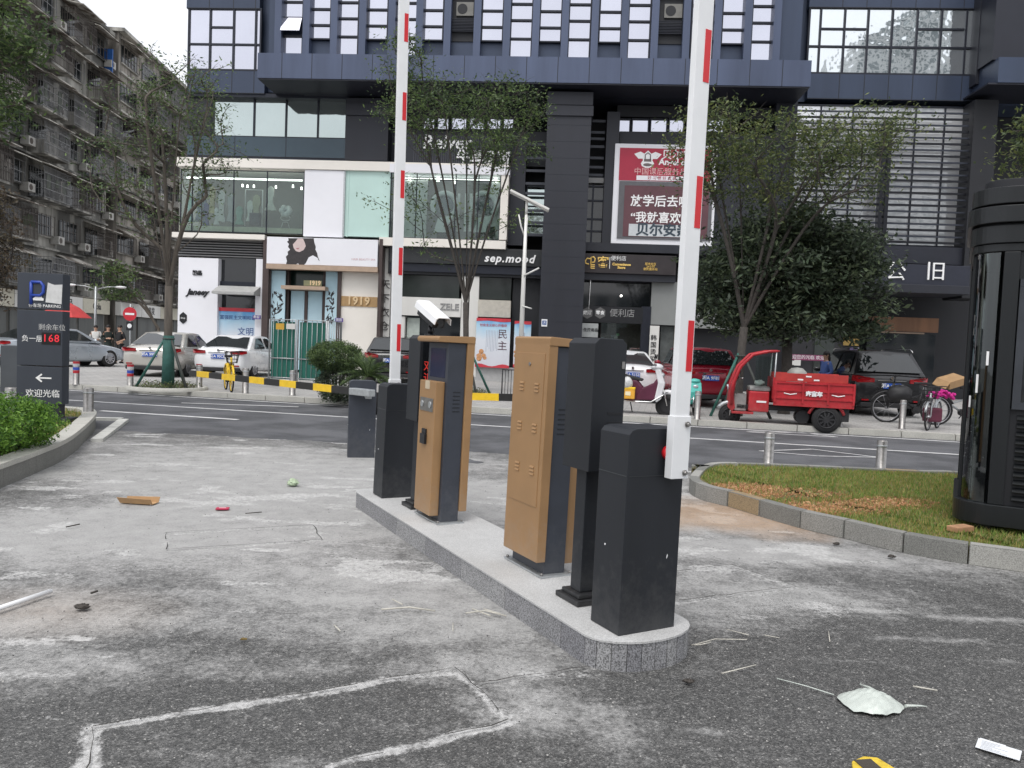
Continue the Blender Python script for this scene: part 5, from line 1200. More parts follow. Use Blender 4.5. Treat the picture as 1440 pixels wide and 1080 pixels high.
text_mesh('digits', '168', .15, mat('red_digits', (.5, .01, .02), .4, emit=(1, .05, .08), es=.35), py_, TF(.16, -.109, 1.205), .002, sp=1.1)
ar = MB(); ar.box(-.02, .17, -.105, -.1, .628, .648); ar.prism([(-.05, -.107, .638), (.03, -.107, .70), (.045, -.107, .685), (-.01, -.107, .638), (.045, -.107, .591), (.03, -.107, .576)], (0, .006, 0)); ar.build('left_arrow', wl, py_)
text_mesh('lettering', '欢迎光临', .12, wl, py_, TF(.05, -.102, .41), .002)
p = G(21, 590, .0); ub = thing('utility_cabinet', 'plain slate grey cabinet just left of the parking pylon', 'cabinet', (D(21, 512, 12.4).x, 12.4, .0), R(3), None)
MB().box(-.16, .16, -.12, .12, .5, 1.24).build('box', mat('slate_box', (.07, .078, .09), .5, 0, .1, 3), ub, bevel=.008); MB().box(-.1, .1, -.08, .08, 0, .5).build('stand', M_['cladding'], ub)
# ------------------------------------------------------------------ trees
bark = mat('grey_brown_bark', (.10, .085, .07), .85, 0, .35, 14, .5, 40, streak=True)
barkd = mat('dark_bark', (.055, .048, .042), .85, 0, .35, 14, .5, 40)
LG = {'mid': [leafmat('leaf_a', (0.087, 0.134, 0.050)), leafmat('leaf_b', (0.140, 0.203, 0.070)), leafmat('leaf_c', (0.063, 0.098, 0.048))],
      'yel': [leafmat('leaf_y1', (0.168, 0.196, 0.067)), leafmat('leaf_y2', (0.112, 0.147, 0.059)), leafmat('leaf_y3', (0.067, 0.095, 0.045))],
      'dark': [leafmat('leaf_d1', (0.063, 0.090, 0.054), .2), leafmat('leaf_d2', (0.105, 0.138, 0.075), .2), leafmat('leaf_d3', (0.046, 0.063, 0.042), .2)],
      'bright': [leafmat('leaf_h1', (.12, .24, .035)), leafmat('leaf_h2', (.18, .33, .05)), leafmat('leaf_h3', (.06, .14, .025))],
      'rust': [leafmat('leaf_r1', (.085, .06, .04)), leafmat('leaf_r2', (.06, .05, .035)), leafmat('leaf_r3', (.10, .08, .045))]}
def leaf_cloud(name, C_, S_, n, size, mats, parent, seed, flat=.5, droop=0.):
    """C_: (k,3) cluster centres, S_: (k,3) spreads, n leaves per cluster"""
    r = np.random.default_rng(seed); k = len(C_); P = np.repeat(C_, n, 0) + np.clip(r.normal(size=(k*n, 3)), -2, 2)*np.repeat(S_, n, 0)
    N = len(P); nrm = r.normal(size=(N, 3)); nrm[:, 2] = np.abs(nrm[:, 2])+flat; nrm /= np.linalg.norm(nrm, axis=1)[:, None]
    t = r.normal(size=(N, 3)); t -= nrm*(t*nrm).sum(1)[:, None]; t /= np.linalg.norm(t, axis=1)[:, None]; b = np.cross(nrm, t)
    s = size*r.uniform(.55, 1.25, (N, 1)); t = t*s; b = b*s*.42; t[:, 2] -= droop*s[:, 0]
    V = np.stack([P-t, P+b*.9-t*.1, P+t, P-b*.9-t*.1], 1).reshape(-1, 3)
    cl = np.repeat(r.integers(0, 3, k), n); mi = np.where(r.random(N) < .55, cl, r.integers(0, 3, N))
    return fast_mesh(name, V, np.arange(N*4).reshape(N, 4), mats, mi, parent)
def tree(label, base, ells, depth, K, trunk_r, fork, leaves, size, pal, seed, spread=.3, n_stem=4, name='tree', barkm=None, parts_in_px=True, wrap=False, twiggy=0, group=None, cat='tree', minr=.008, bias=.5):
    """ells: (px,py,rx,ry,weight) crown lobes in pixels of the depth plane; fork: height of first fork"""
    r = random.Random(seed); base = Vector(base); t = thing(name, label, cat, base, 0, group)
    E = []
    for e in ells:
        c = D(e[0], e[1], depth); sx = e[2]*depth/FPX; sz = e[3]*depth/FPX; E.append((c-base, sx, max(.5, min(sx, 1.8)), sz, e[4]))
    tot = sum(e[4] for e in E); att = []
    for c, sx, sy, sz, w_ in E:
        for _ in range(int(K*w_/tot)):
            while True:
                v = Vector((r.uniform(-1, 1), r.uniform(-1, 1), r.uniform(-1, 1)))
                if .12 < v.length < 1: break
            att.append(c + Vector((v.x*sx, v.y*sy, v.z*sz)))
    nodes = [Vector((0, 0, 0)), Vector((r.uniform(-.03, .03), 0, fork*.5)), Vector((r.uniform(-.05, .05), 0, fork))]; par = [-1, 0, 1]
    cen = sum(att, Vector())/len(att)
    zm_ = sorted(p.z for p in att)[len(att)//2]; hi_ = sorted([p for p in att if p.z > zm_], key=lambda p: p.x)
    for k in range(n_stem):      # main stems
        a = 2*PI*k/n_stem + r.uniform(-.4, .4); tgt = hi_[int((k+.5)/n_stem*len(hi_))]
        p = nodes[2]; last = 2; steps = 6
        for s_ in range(1, steps+1):
            f_ = s_/steps; q = nodes[2].lerp(tgt, f_*.92) + Vector((r.uniform(-.05, .05), r.uniform(-.05, .05), math.sin(f_*PI)*(tgt-nodes[2]).xy.length*.22)); nodes.append(q); par.append(last); last = len(nodes)-1
    att.sort(key=lambda p: (p-nodes[2]).length)
    ends = []
    for a_ in att:
        best = None; bd = 1e9
        for i, nd in enumerate(nodes):
            if i < 2: continue
            d = (a_-nd).length; 
            if nd.z > a_.z+.05: d += (nd.z-a_.z)*3.0
            if d < bd: bd = d; best = i
        nd = nodes[best]; L_ = (a_-nd).length; steps = max(1, min(4, int(L_/.35))); last = best
        for s_ in range(1, steps+1):
            f_ = s_/steps; q = nd.lerp(a_, f_) + Vector((r.uniform(-.05, .05), r.uniform(-.05, .05), .05*L_*math.sin(f_*PI)))*(1 if s_ < steps else 0); nodes.append(q); par.append(last); last = len(nodes)-1
        ends.append(last)
    cnt = [0]*len(nodes)
    for e in ends:
        i = e
        while i >= 0: cnt[i] += 1; i = par[i]
    kid_ = {}
    for i, p in enumerate(par): kid_.setdefault(p, []).append(i)
    for _ in range(3):
        new = list(nodes)
        for i in range(3, len(nodes)):
            ks_ = kid_.get(i, [])
            if ks_:
                k_ = max(ks_, key=lambda c: cnt[c]); new[i] = nodes[i]*.4 + (nodes[par[i]]+nodes[k_])*.3
        nodes = new
    mxc = max(cnt); rad = [max(minr, trunk_r*(c/mxc)**.5) for c in cnt]
    wood = MB(); kids = {}
    for i, p in enumerate(par): kids.setdefault(p, []).append(i)
    tr = MB(); tr.tube([nodes[0]-Vector((0, 0, .05)), nodes[0]+Vector((0, 0, .08)), nodes[1], nodes[2]], [trunk_r*1.35, trunk_r*1.1, trunk_r, trunk_r*.92], 10)
    def chain(i):
        stack = [i]
        while stack:
            i = stack.pop(); pts = [nodes[par[i]]]; rr = [min(rad[par[i]], rad[i]*1.3)]; j = i
            while True:
                pts.append(nodes[j]); rr.append(rad[j]); ks = kids.get(j, [])
                if not ks: break
                ks = sorted(ks, key=lambda k: -cnt[k]); stack += ks[1:]; j = ks[0]
            tr.tube(pts, rr, 6 if rr[0] > .03 else 4, caps=False)
    for i in kids.get(2, []): chain(i)
    q_ = random.Random(seed+1)
    for e in ends:     # fine twigs
        for _ in range(3+twiggy):
            p = nodes[e]; d = Vector((q_.gauss(0, 1), q_.gauss(0, 1), q_.gauss(.3, .6))).normalized()*q_.uniform(.15, .45); tr.tube([p, p+d*.5+Vector((0, 0, .02)), p+d], [minr*.7, minr*.5, minr*.3], 3, caps=False)
    tr.build('trunk', barkm or bark, t, norm=False)
    C_ = np.array([tuple(nodes[e]) for e in ends])
    if leaves: 
        S_ = np.tile(np.array([[spread, spread, spread*.42]]), (len(C_), 1))*np.random.default_rng(seed).uniform(.6, 1.3, (len(C_), 1))
        leaf_cloud('crown', C_, S_, leaves, size, LG[pal], t, seed)
    if wrap:
        wr = MB(); wr.tube([(0, 0, .0), (0, 0, 1.35)], [trunk_r*1.6, trunk_r*1.3], 14); wr.build('trunk_wrap', mat('green_wrap', (.03, .10, .085), .8, 0, .25, 8), t)
    return t
propm = mat('green_painted_timber', (.035, .13, .105), .6, 0, .3, 6); propd = mat('dark_weathered_timber', (.05, .055, .05), .7, 0, .3, 6)
def props(base, label, H=1.35, Rr=.75, angs=(200, 330, 80), mats=None):
    t = thing('tree_prop', label, 'tree prop', base, 0, 'green timber tree props')
    for i, a in enumerate(angs):
        a = R(a); b = MB(); b.tube([(Rr*math.cos(a), Rr*math.sin(a), 0), (.05*math.cos(a), .05*math.sin(a), H)], [.035, .03], 10); b.build('pole', (mats or [propm, propd, propm])[i % 3], t)
    b = MB(); b.tube([(.0+.13*math.cos(k*PI/6), .13*math.sin(k*PI/6), H-.08) for k in range(12)], .018, 6, closed=True); b.build('tie_ring', propd, t)
    return t
b1 = G(236, 547, .12); tree('slender tree with sparse leaves and wrapped trunk at the left kerb', (b1.x, b1.y, .12), [(205, 170, 75, 60, 1.2), (280, 130, 50, 55, .7), (160, 240, 55, 60, .6), (290, 220, 50, 60, .7), (225, 280, 90, 60, .6), (240, 110, 50, 40, .3)], b1.y, 240, .10, 2.6, 22, .052, 'mid', 11, .24, 6, wrap=True, group=None)
props((b1.x, b1.y, .12), 'tripod of green timber props round the slender left tree')
b2 = G(652, 556, .12); tree('multi stemmed tree with airy crown behind the gold ticket machines', (b2.x, b2.y, .12), [(655, 175, 110, 55, 1.6), (590, 150, 60, 55, .8), (715, 150, 55, 40, .6), (570, 80, 35, 40, .35), (700, 210, 70, 25, .5), (560, 280, 45, 45, .16), (690, 300, 60, 50, .12), (600, 330, 50, 50, .12)], b2.y, 270, .085, 2.6, 36, .058, 'mid', 21, .26, 9, barkm=barkd)
props((b2.x, b2.y, .12), 'green timber props seen between the two gold machines', 1.45, .8, (20, 300, 150))
b4 = G(1037, 585, .12); tree('wide airy tree with yellow green crown spreading over the round tree', (b4.x, b4.y, .12), [(1080, 215, 130, 50, 1.6), (1000, 200, 60, 55, .8), (1185, 205, 80, 40, .9), (1240, 180, 50, 30, .35), (1130, 265, 110, 40, .8), (985, 260, 45, 35, .3)], b4.y, 290, .10, 2.1, 46, .058, 'yel', 31, .27, 7, barkm=barkd)
props((b4.x, b4.y, .12), 'green timber props by the front wheel of the red tricycle', 1.5, .8, (205, 320, 100))
tree('dense dark evergreen tree with rounded crown behind the red tricycle', (6.9, 19.4, .12), [(1110, 375, 125, 75, 3), (1060, 400, 85, 60, 1.2), (1180, 410, 72, 65, 1.2), (1110, 330, 95, 42, .8), (1030, 430, 55, 40, .4), (1200, 455, 48, 30, .35), (1080, 450, 80, 35, .7)], 19.4, 420, .13, 1.9, 95, .085, 'dark', 41, .30, 5, barkm=barkd)
tree('leafy tree whose foliage enters at the top left corner', (-12.2, 13.5, .12), [(-60, 60, 90, 90, 1.5), (10, 50, 45, 60, .6), (0, 150, 30, 40, .3), (-60, 180, 60, 60, .5)], 13.5, 130, .11, 3.2, 60, .06, 'mid', 51, .25, 4, group=None)
tree('rusty leaved small tree at the left edge behind the parking sign', (-16.6, 22.0, .12), [(-20, 370, 42, 70, 1), (-5, 300, 30, 40, .3)], 22.0, 60, .07, 1.6, 55, .07, 'rust', 61, .24, 4, barkm=barkd)
tree('tree whose leaves show beside the dark booth at the upper right', (12.7, 15.2, .1), [(1490, 200, 60, 75, 1.2), (1450, 230, 25, 40, .3)], 15.2, 70, .09, 2.6, 60, .065, 'yel', 71, .25, 4)
tree('small bushy tree further down the side street at left', (-18.5, 40, .1), [(165, 400, 30, 30, 1)], 40, 30, .08, 1.6, 40, .12, 'mid', 81, .3, 3)
# tree pit ring and planting under the first tree
for (bx, lab, sd) in ((b1, 'low reddish planting around the wrapped left tree', 5), (b2, 'low planting around the tree behind the gold machines', 6)):
    t = thing('tree_pit', lab, 'tree pit', (bx.x, bx.y, .12)); rg = MB(); rg.lathe([(.95, -.02), (.95, .07), (.84, .075), (.84, -.02)], n=28); rg.build('kerb_ring', M_['kerbtop'], t)
    r = np.random.default_rng(sd); a = r.uniform(0, 2*PI, 140); q = .75*np.sqrt(r.random(140)); C_ = np.stack([q*np.cos(a), q*np.sin(a), np.full(140, .08)], -1)
    leaf_cloud('planting', C_, np.full((140, 3), .06), 14, .03, [LG['mid'][0], LG['rust'][0], LG['yel'][0]], t, sd)
# hedges and shrubs -----------------------------------------------------------
def shrub(label, base, rx, ry, rz, zc, n, size, pal, seed, name='shrub', cat='shrub', per=22, lump=.16, stem=True):
    t = thing(name, label, cat, base); r = np.random.default_rng(seed); v = r.normal(size=(n, 3)); v /= np.linalg.norm(v, axis=1)[:, None]; q = .72+.28*r.random((n, 1))
    v = v*q*(1+lump*np.sin(v[:, :1]*5+seed)*np.cos(v[:, 2:]*6)); C_ = v*np.array([[rx, ry, rz]])+np.array([[0, 0, zc]]); C_ = C_[C_[:, 2] > .03]
    leaf_cloud('foliage', C_, np.full((len(C_), 3), size*1.6), per, size, LG[pal], t, seed, .2)
    if stem:
        b = MB(); q_ = random.Random(seed)
        for k in range(9): a = q_.uniform(0, 6.3); b.tube([(0.05*math.cos(a), .05*math.sin(a), 0), (rx*.35*math.cos(a), ry*.35*math.sin(a), zc*.6), (rx*.65*math.cos(a), ry*.65*math.sin(a), zc+rz*.4)], [.022, .016, .008], 5, caps=False)
        b.build('stems', barkd, t, norm=False)
    return t
p = G(0, 645, .19); shrub('bright green clipped shrub at the left edge of the planter', (p.x-.18, p.y+.42, .19), .46, .5, .30, .30, 420, .024, 'bright', 3)
p = G(-60, 660, .19); shrub('bright green shrub mostly outside the left frame edge', (p.x-.3, p.y+.3, .19), .6, .6, .38, .32, 300, .026, 'bright', 4)
p = G(460, 566, .12); shrub('round clipped dark green hedge ball in front of the green panels', (p.x+.05, p.y+.5, .12), .64, .60, .36, 1.02, 900, .024, 'mid', 5, 'hedge_ball', 'hedge', 24, .0)
p = G(458, 566, .12); shrub('dark leaved lower bush under the round hedge ball', (p.x+.15, p.y+.55, .12), .52, .5, .5, .40, 420, .03, 'dark', 6, 'hedge_ball', 'hedge', 20, .1)
# cycad
cp_ = D(517, 520, 16.2); cy = thing('cycad', 'spiky green cycad palm behind the left grey cabinet', 'palm', (cp_.x, cp_.y, .0))
b = MB(); b.lathe([(.02, 0), (.24, 0), (.30, .45), (.27, .45), (.25, .40), (.01, .40)], n=20); b.build('pot', mat('dark_pot', (.03, .03, .032), .7), cy)
b = MB(); b.tube([(0, 0, .4), (0, 0, .78)], [.14, .12], 10); b.build('trunk', barkd, cy)
q = random.Random(2)
fr_ = MB()
for k in range(46):
    a = q.uniform(0, 2*PI); el = q.uniform(.15, 1.25); L_ = q.uniform(.5, .75); pts = []
    for s_ in range(8):
        f_ = s_/7; e2 = el - f_*f_*1.0; rr = L_*f_; pts.append(Vector((rr*math.cos(a)*math.cos(el*.9), rr*math.sin(a)*math.cos(el*.9), .78+L_*f_*math.sin(el)-.28*f_*f_*(1.3-el*.5))))
    fr_.tube(pts, [.008]*7+[.003], 4, caps=False)
    for s_ in range(1, 8):
        for m_ in (0, .5):
            if s_ == 7 and m_: continue
            p = pts[s_].lerp(pts[min(7, s_+1)], m_); d = (pts[s_]-pts[s_-1]).normalized(); side = d.cross(Vector((0, 0, 1))).normalized(); ll = .13*(1-abs(s_/7-.5)*1.1)
            for sg_ in (-1, 1):
                tip = p + side*sg_*ll + d*ll*.7 + Vector((0, 0, .03)); fr_.add([p-d*.012, p+d*.014, tip], [(0, 1, 2)], q.randrange(3))
fr_.build('fronds', LG['mid'], cy, norm=False)
# ------------------------------------------------------------------ cars
def bool_mesh(obj, cutters):
    cobs = []
    for cm in cutters:
        c = cm.build('cut', M_['black']); cobs.append(c); md = obj.modifiers.new('b', 'BOOLEAN'); md.operation = 'DIFFERENCE'; md.object = c; md.solver = 'EXACT'
    dg = bpy.context.evaluated_depsgraph_get(); me = bpy.data.meshes.new_from_object(obj.evaluated_get(dg)); old = obj.data
    obj.modifiers.clear(); obj.data = me; me.name = obj.name
    for c in cobs: bpy.data.objects.remove(c)
    bpy.data.meshes.remove(old)
M_['chrome'] = mat('bright_chrome', (.6, .6, .6), .15, 1, .05, 5)
M_['tail'] = mat('tail_lamp_red', (.30, .008, .012), .15, 0, .2, 20, coat=.5)
M_['lampclear'] = mat('clear_lamp', (.5, .52, .55), .1, .3, .2, 20, coat=.5)
M_['autoglass'] = mat('tinted_car_glass', (.016, .02, .022), .04, 0, .2, 1.5, spec=1.)
M_['plateblue'] = mat('number_plate_blue', (.02, .09, .42), .4)
M_['rim'] = mat('alloy_rim', (.42, .42, .44), .3, .8, .1, 20)
M_['plastic'] = mat('black_plastic', (.018, .018, .02), .6, 0, .2, 12)
def wheel(parent, c, r, side, wd=.2, dark=False):
    t_ = MB(); prof = [(r*.62, -wd/2), (r*.93, -wd/2), (r, -wd/2+.03), (r, wd/2-.03), (r*.93, wd/2), (r*.62, wd/2)]
    s0 = len(t_.v); t_.lathe(prof, n=28); t_.xf(Matrix.Rotation(PI/2, 4, 'X')); w_ = t_.build('wheel', M_['rubber'], parent, loc=c)
    b = MB(); s_ = side
    b.cyl((0, -wd/2+.03, 0), (0, wd/2-.03, 0), r*.61, n=24, mi=1)
    yo = s_*(wd/2-.005)
    for k in range(10):
        a = 2*PI*k/10; b.bar((.06*math.cos(a), yo, .06*math.sin(a)), (r*.62*math.cos(a), yo-s_*.01, r*.62*math.sin(a)), .035, .03, 0, (0, 1, 0))
    b.tube([(r*.62*math.cos(PI*k/12), yo, r*.62*math.sin(PI*k/12)) for k in range(24)], .018, 5, closed=True); b.cyl((0, yo-s_*.02, 0), (0, yo+s_*.012, 0), .065, n=12)
    b.build('rim', [M_['plastic'] if dark else M_['rim'], M_['plastic']], w_); return w_
def car(label, loc, heading, paint, L_=4.75, W_=1.82, H_=1.45, kind='sedan', plate='粤A 52H8', group='cars parked in front of the shops', rails=False):
    """+x forward; heading = world rotation of +x"""
    t = thing('parked_car', label, 'car', loc, heading, group)
    hw = W_/2; r = .33 if kind == 'sedan' else .37; xr = -L_/2; xf = L_/2; belt = .92 if kind == 'sedan' else 1.04
    # stations: x, half width, z bottom, belt z, centre top z
    if kind == 'sedan':
        st = [(xr, .78, .42, .70, .72), (xr+.03, .86, .28, .86, .90), (xr+.18, .94, .22, .95, 1.01), (xr+.55, .985, .2, .965, 1.04), (xr+.95, 1., .19, .96, 1.05), (-.6, 1., .18, .93, 1.0), (.5, 1., .18, .90, .98), (1.1, .99, .18, .87, .96), (1.6, .97, .2, .80, .88), (xf-.3, .9, .22, .70, .76), (xf-.08, .8, .26, .58, .64), (xf, .68, .34, .50, .54)]
        gh = (xr+.50, xr+1.42, .35, 1.28)
    else:
        st = [(xr, .84, .48, .86, .90), (xr+.04, .90, .32, 1.0, 1.05), (xr+.2, .97, .26, 1.06, 1.10), (xr+.55, 1., .24, 1.07, 1.1), (xr+1., 1., .22, 1.06, 1.1), (-.5, 1., .22, 1.04, 1.08), (.4, 1., .22, 1.02, 1.08), (1.05, .99, .22, .99, 1.06), (1.55, .97, .24, .93, 1.0), (xf-.3, .92, .26, .84, .9), (xf-.08, .84, .3, .68, .74), (xf, .74, .4, .56, .6)]
        gh = (xr+.16, xr+.62, .35, 1.05)
    secs = []
    for x, wf, zb, zl, zt in st:
        w_ = hw*wf; zm = zb + (zl-zb)*.5
        half = [(0, zb), (w_*.82, zb), (w_*.96, zb+.06), (w_, zm-.05), (w_*.995, zm+.12), (w_*.965, zl-.05), (w_*.90, zl), (w_*.55, zt-.012), (0, zt)]
        secs.append([(x, y, z) for y, z in half] + [(x, -y, z) for y, z in half[-2:0:-1]])
    n = len(secs[0]); b = MB(); vs = [v for s_ in secs for v in s_]; fs = []
    for i in range(len(secs)-1):
        for k in range(n): fs.append((i*n+k, i*n+(k+1) % n, (i+1)*n+(k+1) % n, (i+1)*n+k))
    fs.append(tuple(range(n))[::-1]); fs.append(tuple((len(secs)-1)*n+k for k in range(n)))
    b.add(vs, fs, 0, True); body = b.build('body', paint, t, smooth_all=True, subsurf=1)
    wx_ = (xr+.95, xf-.93)
    cuts = []
    for x in wx_:
        for s_ in (-1, 1): c = MB(); c.cyl((x, s_*(hw-.28), r), (x, s_*(hw+.2), r), r+.055, n=28); cuts.append(c)
    bool_mesh(body, cuts)
    for x in wx_:
        for s_ in (-1, 1): 
            a = MB(); a.cyl((x, s_*(hw-.30), r), (x, s_*(hw-.27), r), r+.07, n=24); a.build('arch_liner', M_['plastic'], body)
            wheel(t, (x, s_*(hw-.13), r), r, s_)
    # greenhouse
    g0, g1, g2, g3 = gh; wb = hw*.92; wt = hw*.70; zb = belt+.0; zt = H_; rise = .05
    P = {}
    for s_ in (-1, 1):
        P[s_] = [Vector((g0, s_*wb, zb+.01)), Vector((g1, s_*wt, zt-.06)), Vector(((g1+g2)/2, s_*wt*1.02, zt-.02)), Vector((g2, s_*wt, zt-.05)), Vector((g3, s_*wb, zb-.02))]
    b = MB(); L0 = P[-1]; R0 = P[1]
    top = [Vector(((g1), 0, zt-.025)), Vector(((g1+g2)/2, 0, zt)), Vector((g2, 0, zt-.02))]
    vs = L0 + R0 + top + [Vector((g0, 0, zb+.01)), Vector((g3, 0, zb-.02))]
    fs = [(0, 5, 6, 1), (1, 6, 7, 2), (2, 7, 8, 3), (3, 8, 9, 4)]
    fs = [(0, 13, 10, 1), (13, 5, 6, 10), (1, 10, 11, 2), (10, 6, 7, 11), (2, 11, 12, 3), (11, 7, 8, 12), (3, 12, 14, 4), (12, 8, 9, 14), (0, 1, 2, 3, 4), (5, 9, 8, 7, 6), (0, 4, 14, 9, 5, 13)]
    b.add(vs, fs, 0, True); cabn = b.build('cabin', paint, t, bevel=.035, seg=3)
    for p in cabn.data.polygons: p.use_smooth = True
    def pane(quad, ins, nm='window', m='autoglass', off=.006, par=None):
        q = [Vector(v) for v in quad]; c = sum(q, Vector())/len(q); nn = (q[1]-q[0]).cross(q[-1]-q[0]).normalized()
        if nn.dot(c-Vector(((g0+g3)/2, 0, zb))) < 0: nn = -nn
        pp_ = []
        for v in q: d = (c-v); pp_.append(v + d.normalized()*min(ins*1.3, d.length*.6) + nn*off)
        bb = MB(); bb.prism(pp_, nn*.006); return bb.build(nm, M_[m], par or t)
    rz_ = .06
    pane([L0[0]+Vector((0, 0, rz_)), R0[0]+Vector((0, 0, rz_)), R0[1], L0[1]], .09, 'rear_window')
    pane([L0[4]+Vector((0, 0, .04)), R0[4]+Vector((0, 0, .04)), R0[3], L0[3]], .09, 'windscreen')
    for s_, Q in ((-1, L0), (1, R0)):
        xm = (g1+g2)/2+.05; lo = lambda x: Vector((x, s_*wb, zb+.045)); hi = lambda x: Vector((x, s_*(wt+.015), zt-.075))
        xs = [(g0+(.5 if kind == 'sedan' else .25), g1+.03, xm-.03), ]
        pane([lo(g0+(.42 if kind == 'sedan' else .35)), lo(xm-.03), hi(xm-.03), hi(g1+.06)], .045, 'side_window')
        pane([lo(xm+.03), lo(g3-.38), hi(g2-.02), hi(xm+.03)], .045, 'side_window')
        m_ = MB(); m_.ball((g3-.45, s_*(hw+.07), belt+.08), .1, 8, 0, (.6, 1, .7)); m_.build('wing_mirror', paint, t)
        for xx in (xm-.35, xm+.75): h_ = MB(); h_.cbox((xx, s_*(hw*.995+.004), belt-.17), (.17, .03, .025)); h_.build('door_handle', M_['chrome'] if kind != 'sedan' else paint, t)
        sm_ = MB()
        for xx in (g0+.55, xm, g3-.15): sm_.box(xx-.004, xx+.004, s_*hw*.985-.009, s_*hw*.985+.009, .32, belt-.1)
        tl = MB(); tl.prism([(xr+.01, s_*hw*.44, .80 if kind == 'sedan' else .88), (xr+.03, s_*hw*.86, .80 if kind == 'sedan' else .86), (xr+.22, s_*hw*.965, .83 if kind == 'sedan' else .9), (xr+.20, s_*hw*.95, .92 if kind == 'sedan' else 1.04), (xr+.02, s_*hw*.84, .93 if kind == 'sedan' else 1.04), (xr-.0, s_*hw*.44, .90 if kind == 'sedan' else .98)], (-.035, s_*.012, 0)); tl.build('tail_lamp', M_['tail'], t, bevel=.006)
        hl = MB(); hl.prism([(xf-.06, s_*hw*.5, .60), (xf-.12, s_*hw*.8, .62), (xf-.4, s_*hw*.93, .70), (xf-.38, s_*hw*.92, .76), (xf-.12, s_*hw*.78, .70)], (.03, s_*.02, 0)); hl.build('headlamp', M_['lampclear'], t, bevel=.006)
        rf_ = MB(); rf_.cbox((xr+.005, s_*hw*.66, .42), (.03, .18, .04)); rf_.build('reflector', M_['tail'], t)
        ex = MB(); ex.cbox((xr+.02, s_*hw*.58, .27), (.05, .17, .055)); ex.build('exhaust', M_['chrome'], t, bevel=.01)
        if rails: rl = MB(); rl.tube([(g1-.1, s_*(wt-.02), zt-.04), (g1+.05, s_*(wt-.02), zt+.035), (g2-.1, s_*(wt-.02), zt+.04), (g2+.05, s_*(wt-.02), zt-.02)], .016, 6); rl.build('roof_rail', M_['chrome'], t)
    lp = MB(); lp.box(xr-.03, xr+.3, -hw*.78, hw*.78, .235, .36); lp.build('bumper_insert', M_['plastic'], t, bevel=.03)
    pz = .72 if kind == 'sedan' else .80
    pl_ = MB(); pl_.box(xr-.035, xr+.02, -.22, .22, pz-.075, pz+.065); pl_.build('number_plate', M_['plateblue'], t, bevel=.004)
    text_mesh('plate_characters', plate, .12, wl, t, Matrix.Translation((xr-.0375, 0, pz-.005)) @ Matrix.Rotation(-PI/2, 4, 'Z') @ Matrix.Rotation(PI/2, 4, 'X'), .001, bold=.002)
    cm = MB(); cm.cbox((xr+.005, 0, pz+.13), (.03, W_*.36, .018)); cm.build('trim_strip', M_['chrome'], t)
    bd = MB(); bd.cyl((xr-.012, 0, pz+.20), (xr+.03, 0, pz+.20), .038, n=16); bd.build('badge', M_['chrome'], t)
    return t
def paint_(name, c, metal=.4, rough=.28): return mat(name, c, rough, metal, .05, 2, coat=.6)
ps = paint_('silver_paint', (.42, .46, .50), .5); pbg = paint_('beige_metallic_paint', (.52, .50, .46), .4); pw = paint_('white_car_paint', (.80, .81, .83), 0); pr = paint_('red_car_paint', (.30, .012, .03), .3); pk = paint_('black_car_paint', (.012, .012, .014), .2)
def park(px, y, rear=True): p = D(px, 500, y); return p.x
def carat(label, pxr, yr, hd, paint, L_=4.75, **k):
    """pxr, yr: screen column and distance of the middle of the rear bumper; hd = heading in degrees (90 = straight away)"""
    xx = (pxr-720)/FPX*yr; d = Vector((math.cos(R(hd)), math.sin(R(hd)), 0)); c = Vector((xx, yr, .122)) + d*L_/2
    return car(label, c, R(hd), paint, L_, **k)
carat('silver grey sedan half hidden by the parking sign', -18, 26.6, 66, ps, 5.0, plate='湘A 7K62')
carat('beige metallic sedan behind the wrapped tree with red tail lamps', 209, 24.2, 96, pbg, 4.95, W_=1.86, H_=1.46, plate='湘A 9996')
carat('white sedan with blue plate behind the yellow bicycle', 305, 25.0, 89, pw, 4.8, W_=1.84, plate='粤A 90CE')
carat('white sedan behind the white scooter beside the store', 889, 23.2, 90, pw, 4.6, plate='湘A 51S33')
carat('red suv beneath the round dark tree', 999, 20.4, 88, pr, 4.5, W_=1.84, H_=1.62, kind='suv', plate='湘A 9F81')
carat('black suv with roof rails and chrome trim right of the red tricycle', 1254, 19.7, 84, pk, 4.8, W_=1.94, H_=1.72, kind='suv', plate='湘A 61127', rails=True)
carat('dark car glimpsed behind the cycad and left barrier post', 548, 25.5, 93, pk, 4.6, W_=1.84, H_=1.6, kind='suv', plate='湘A 0G53')
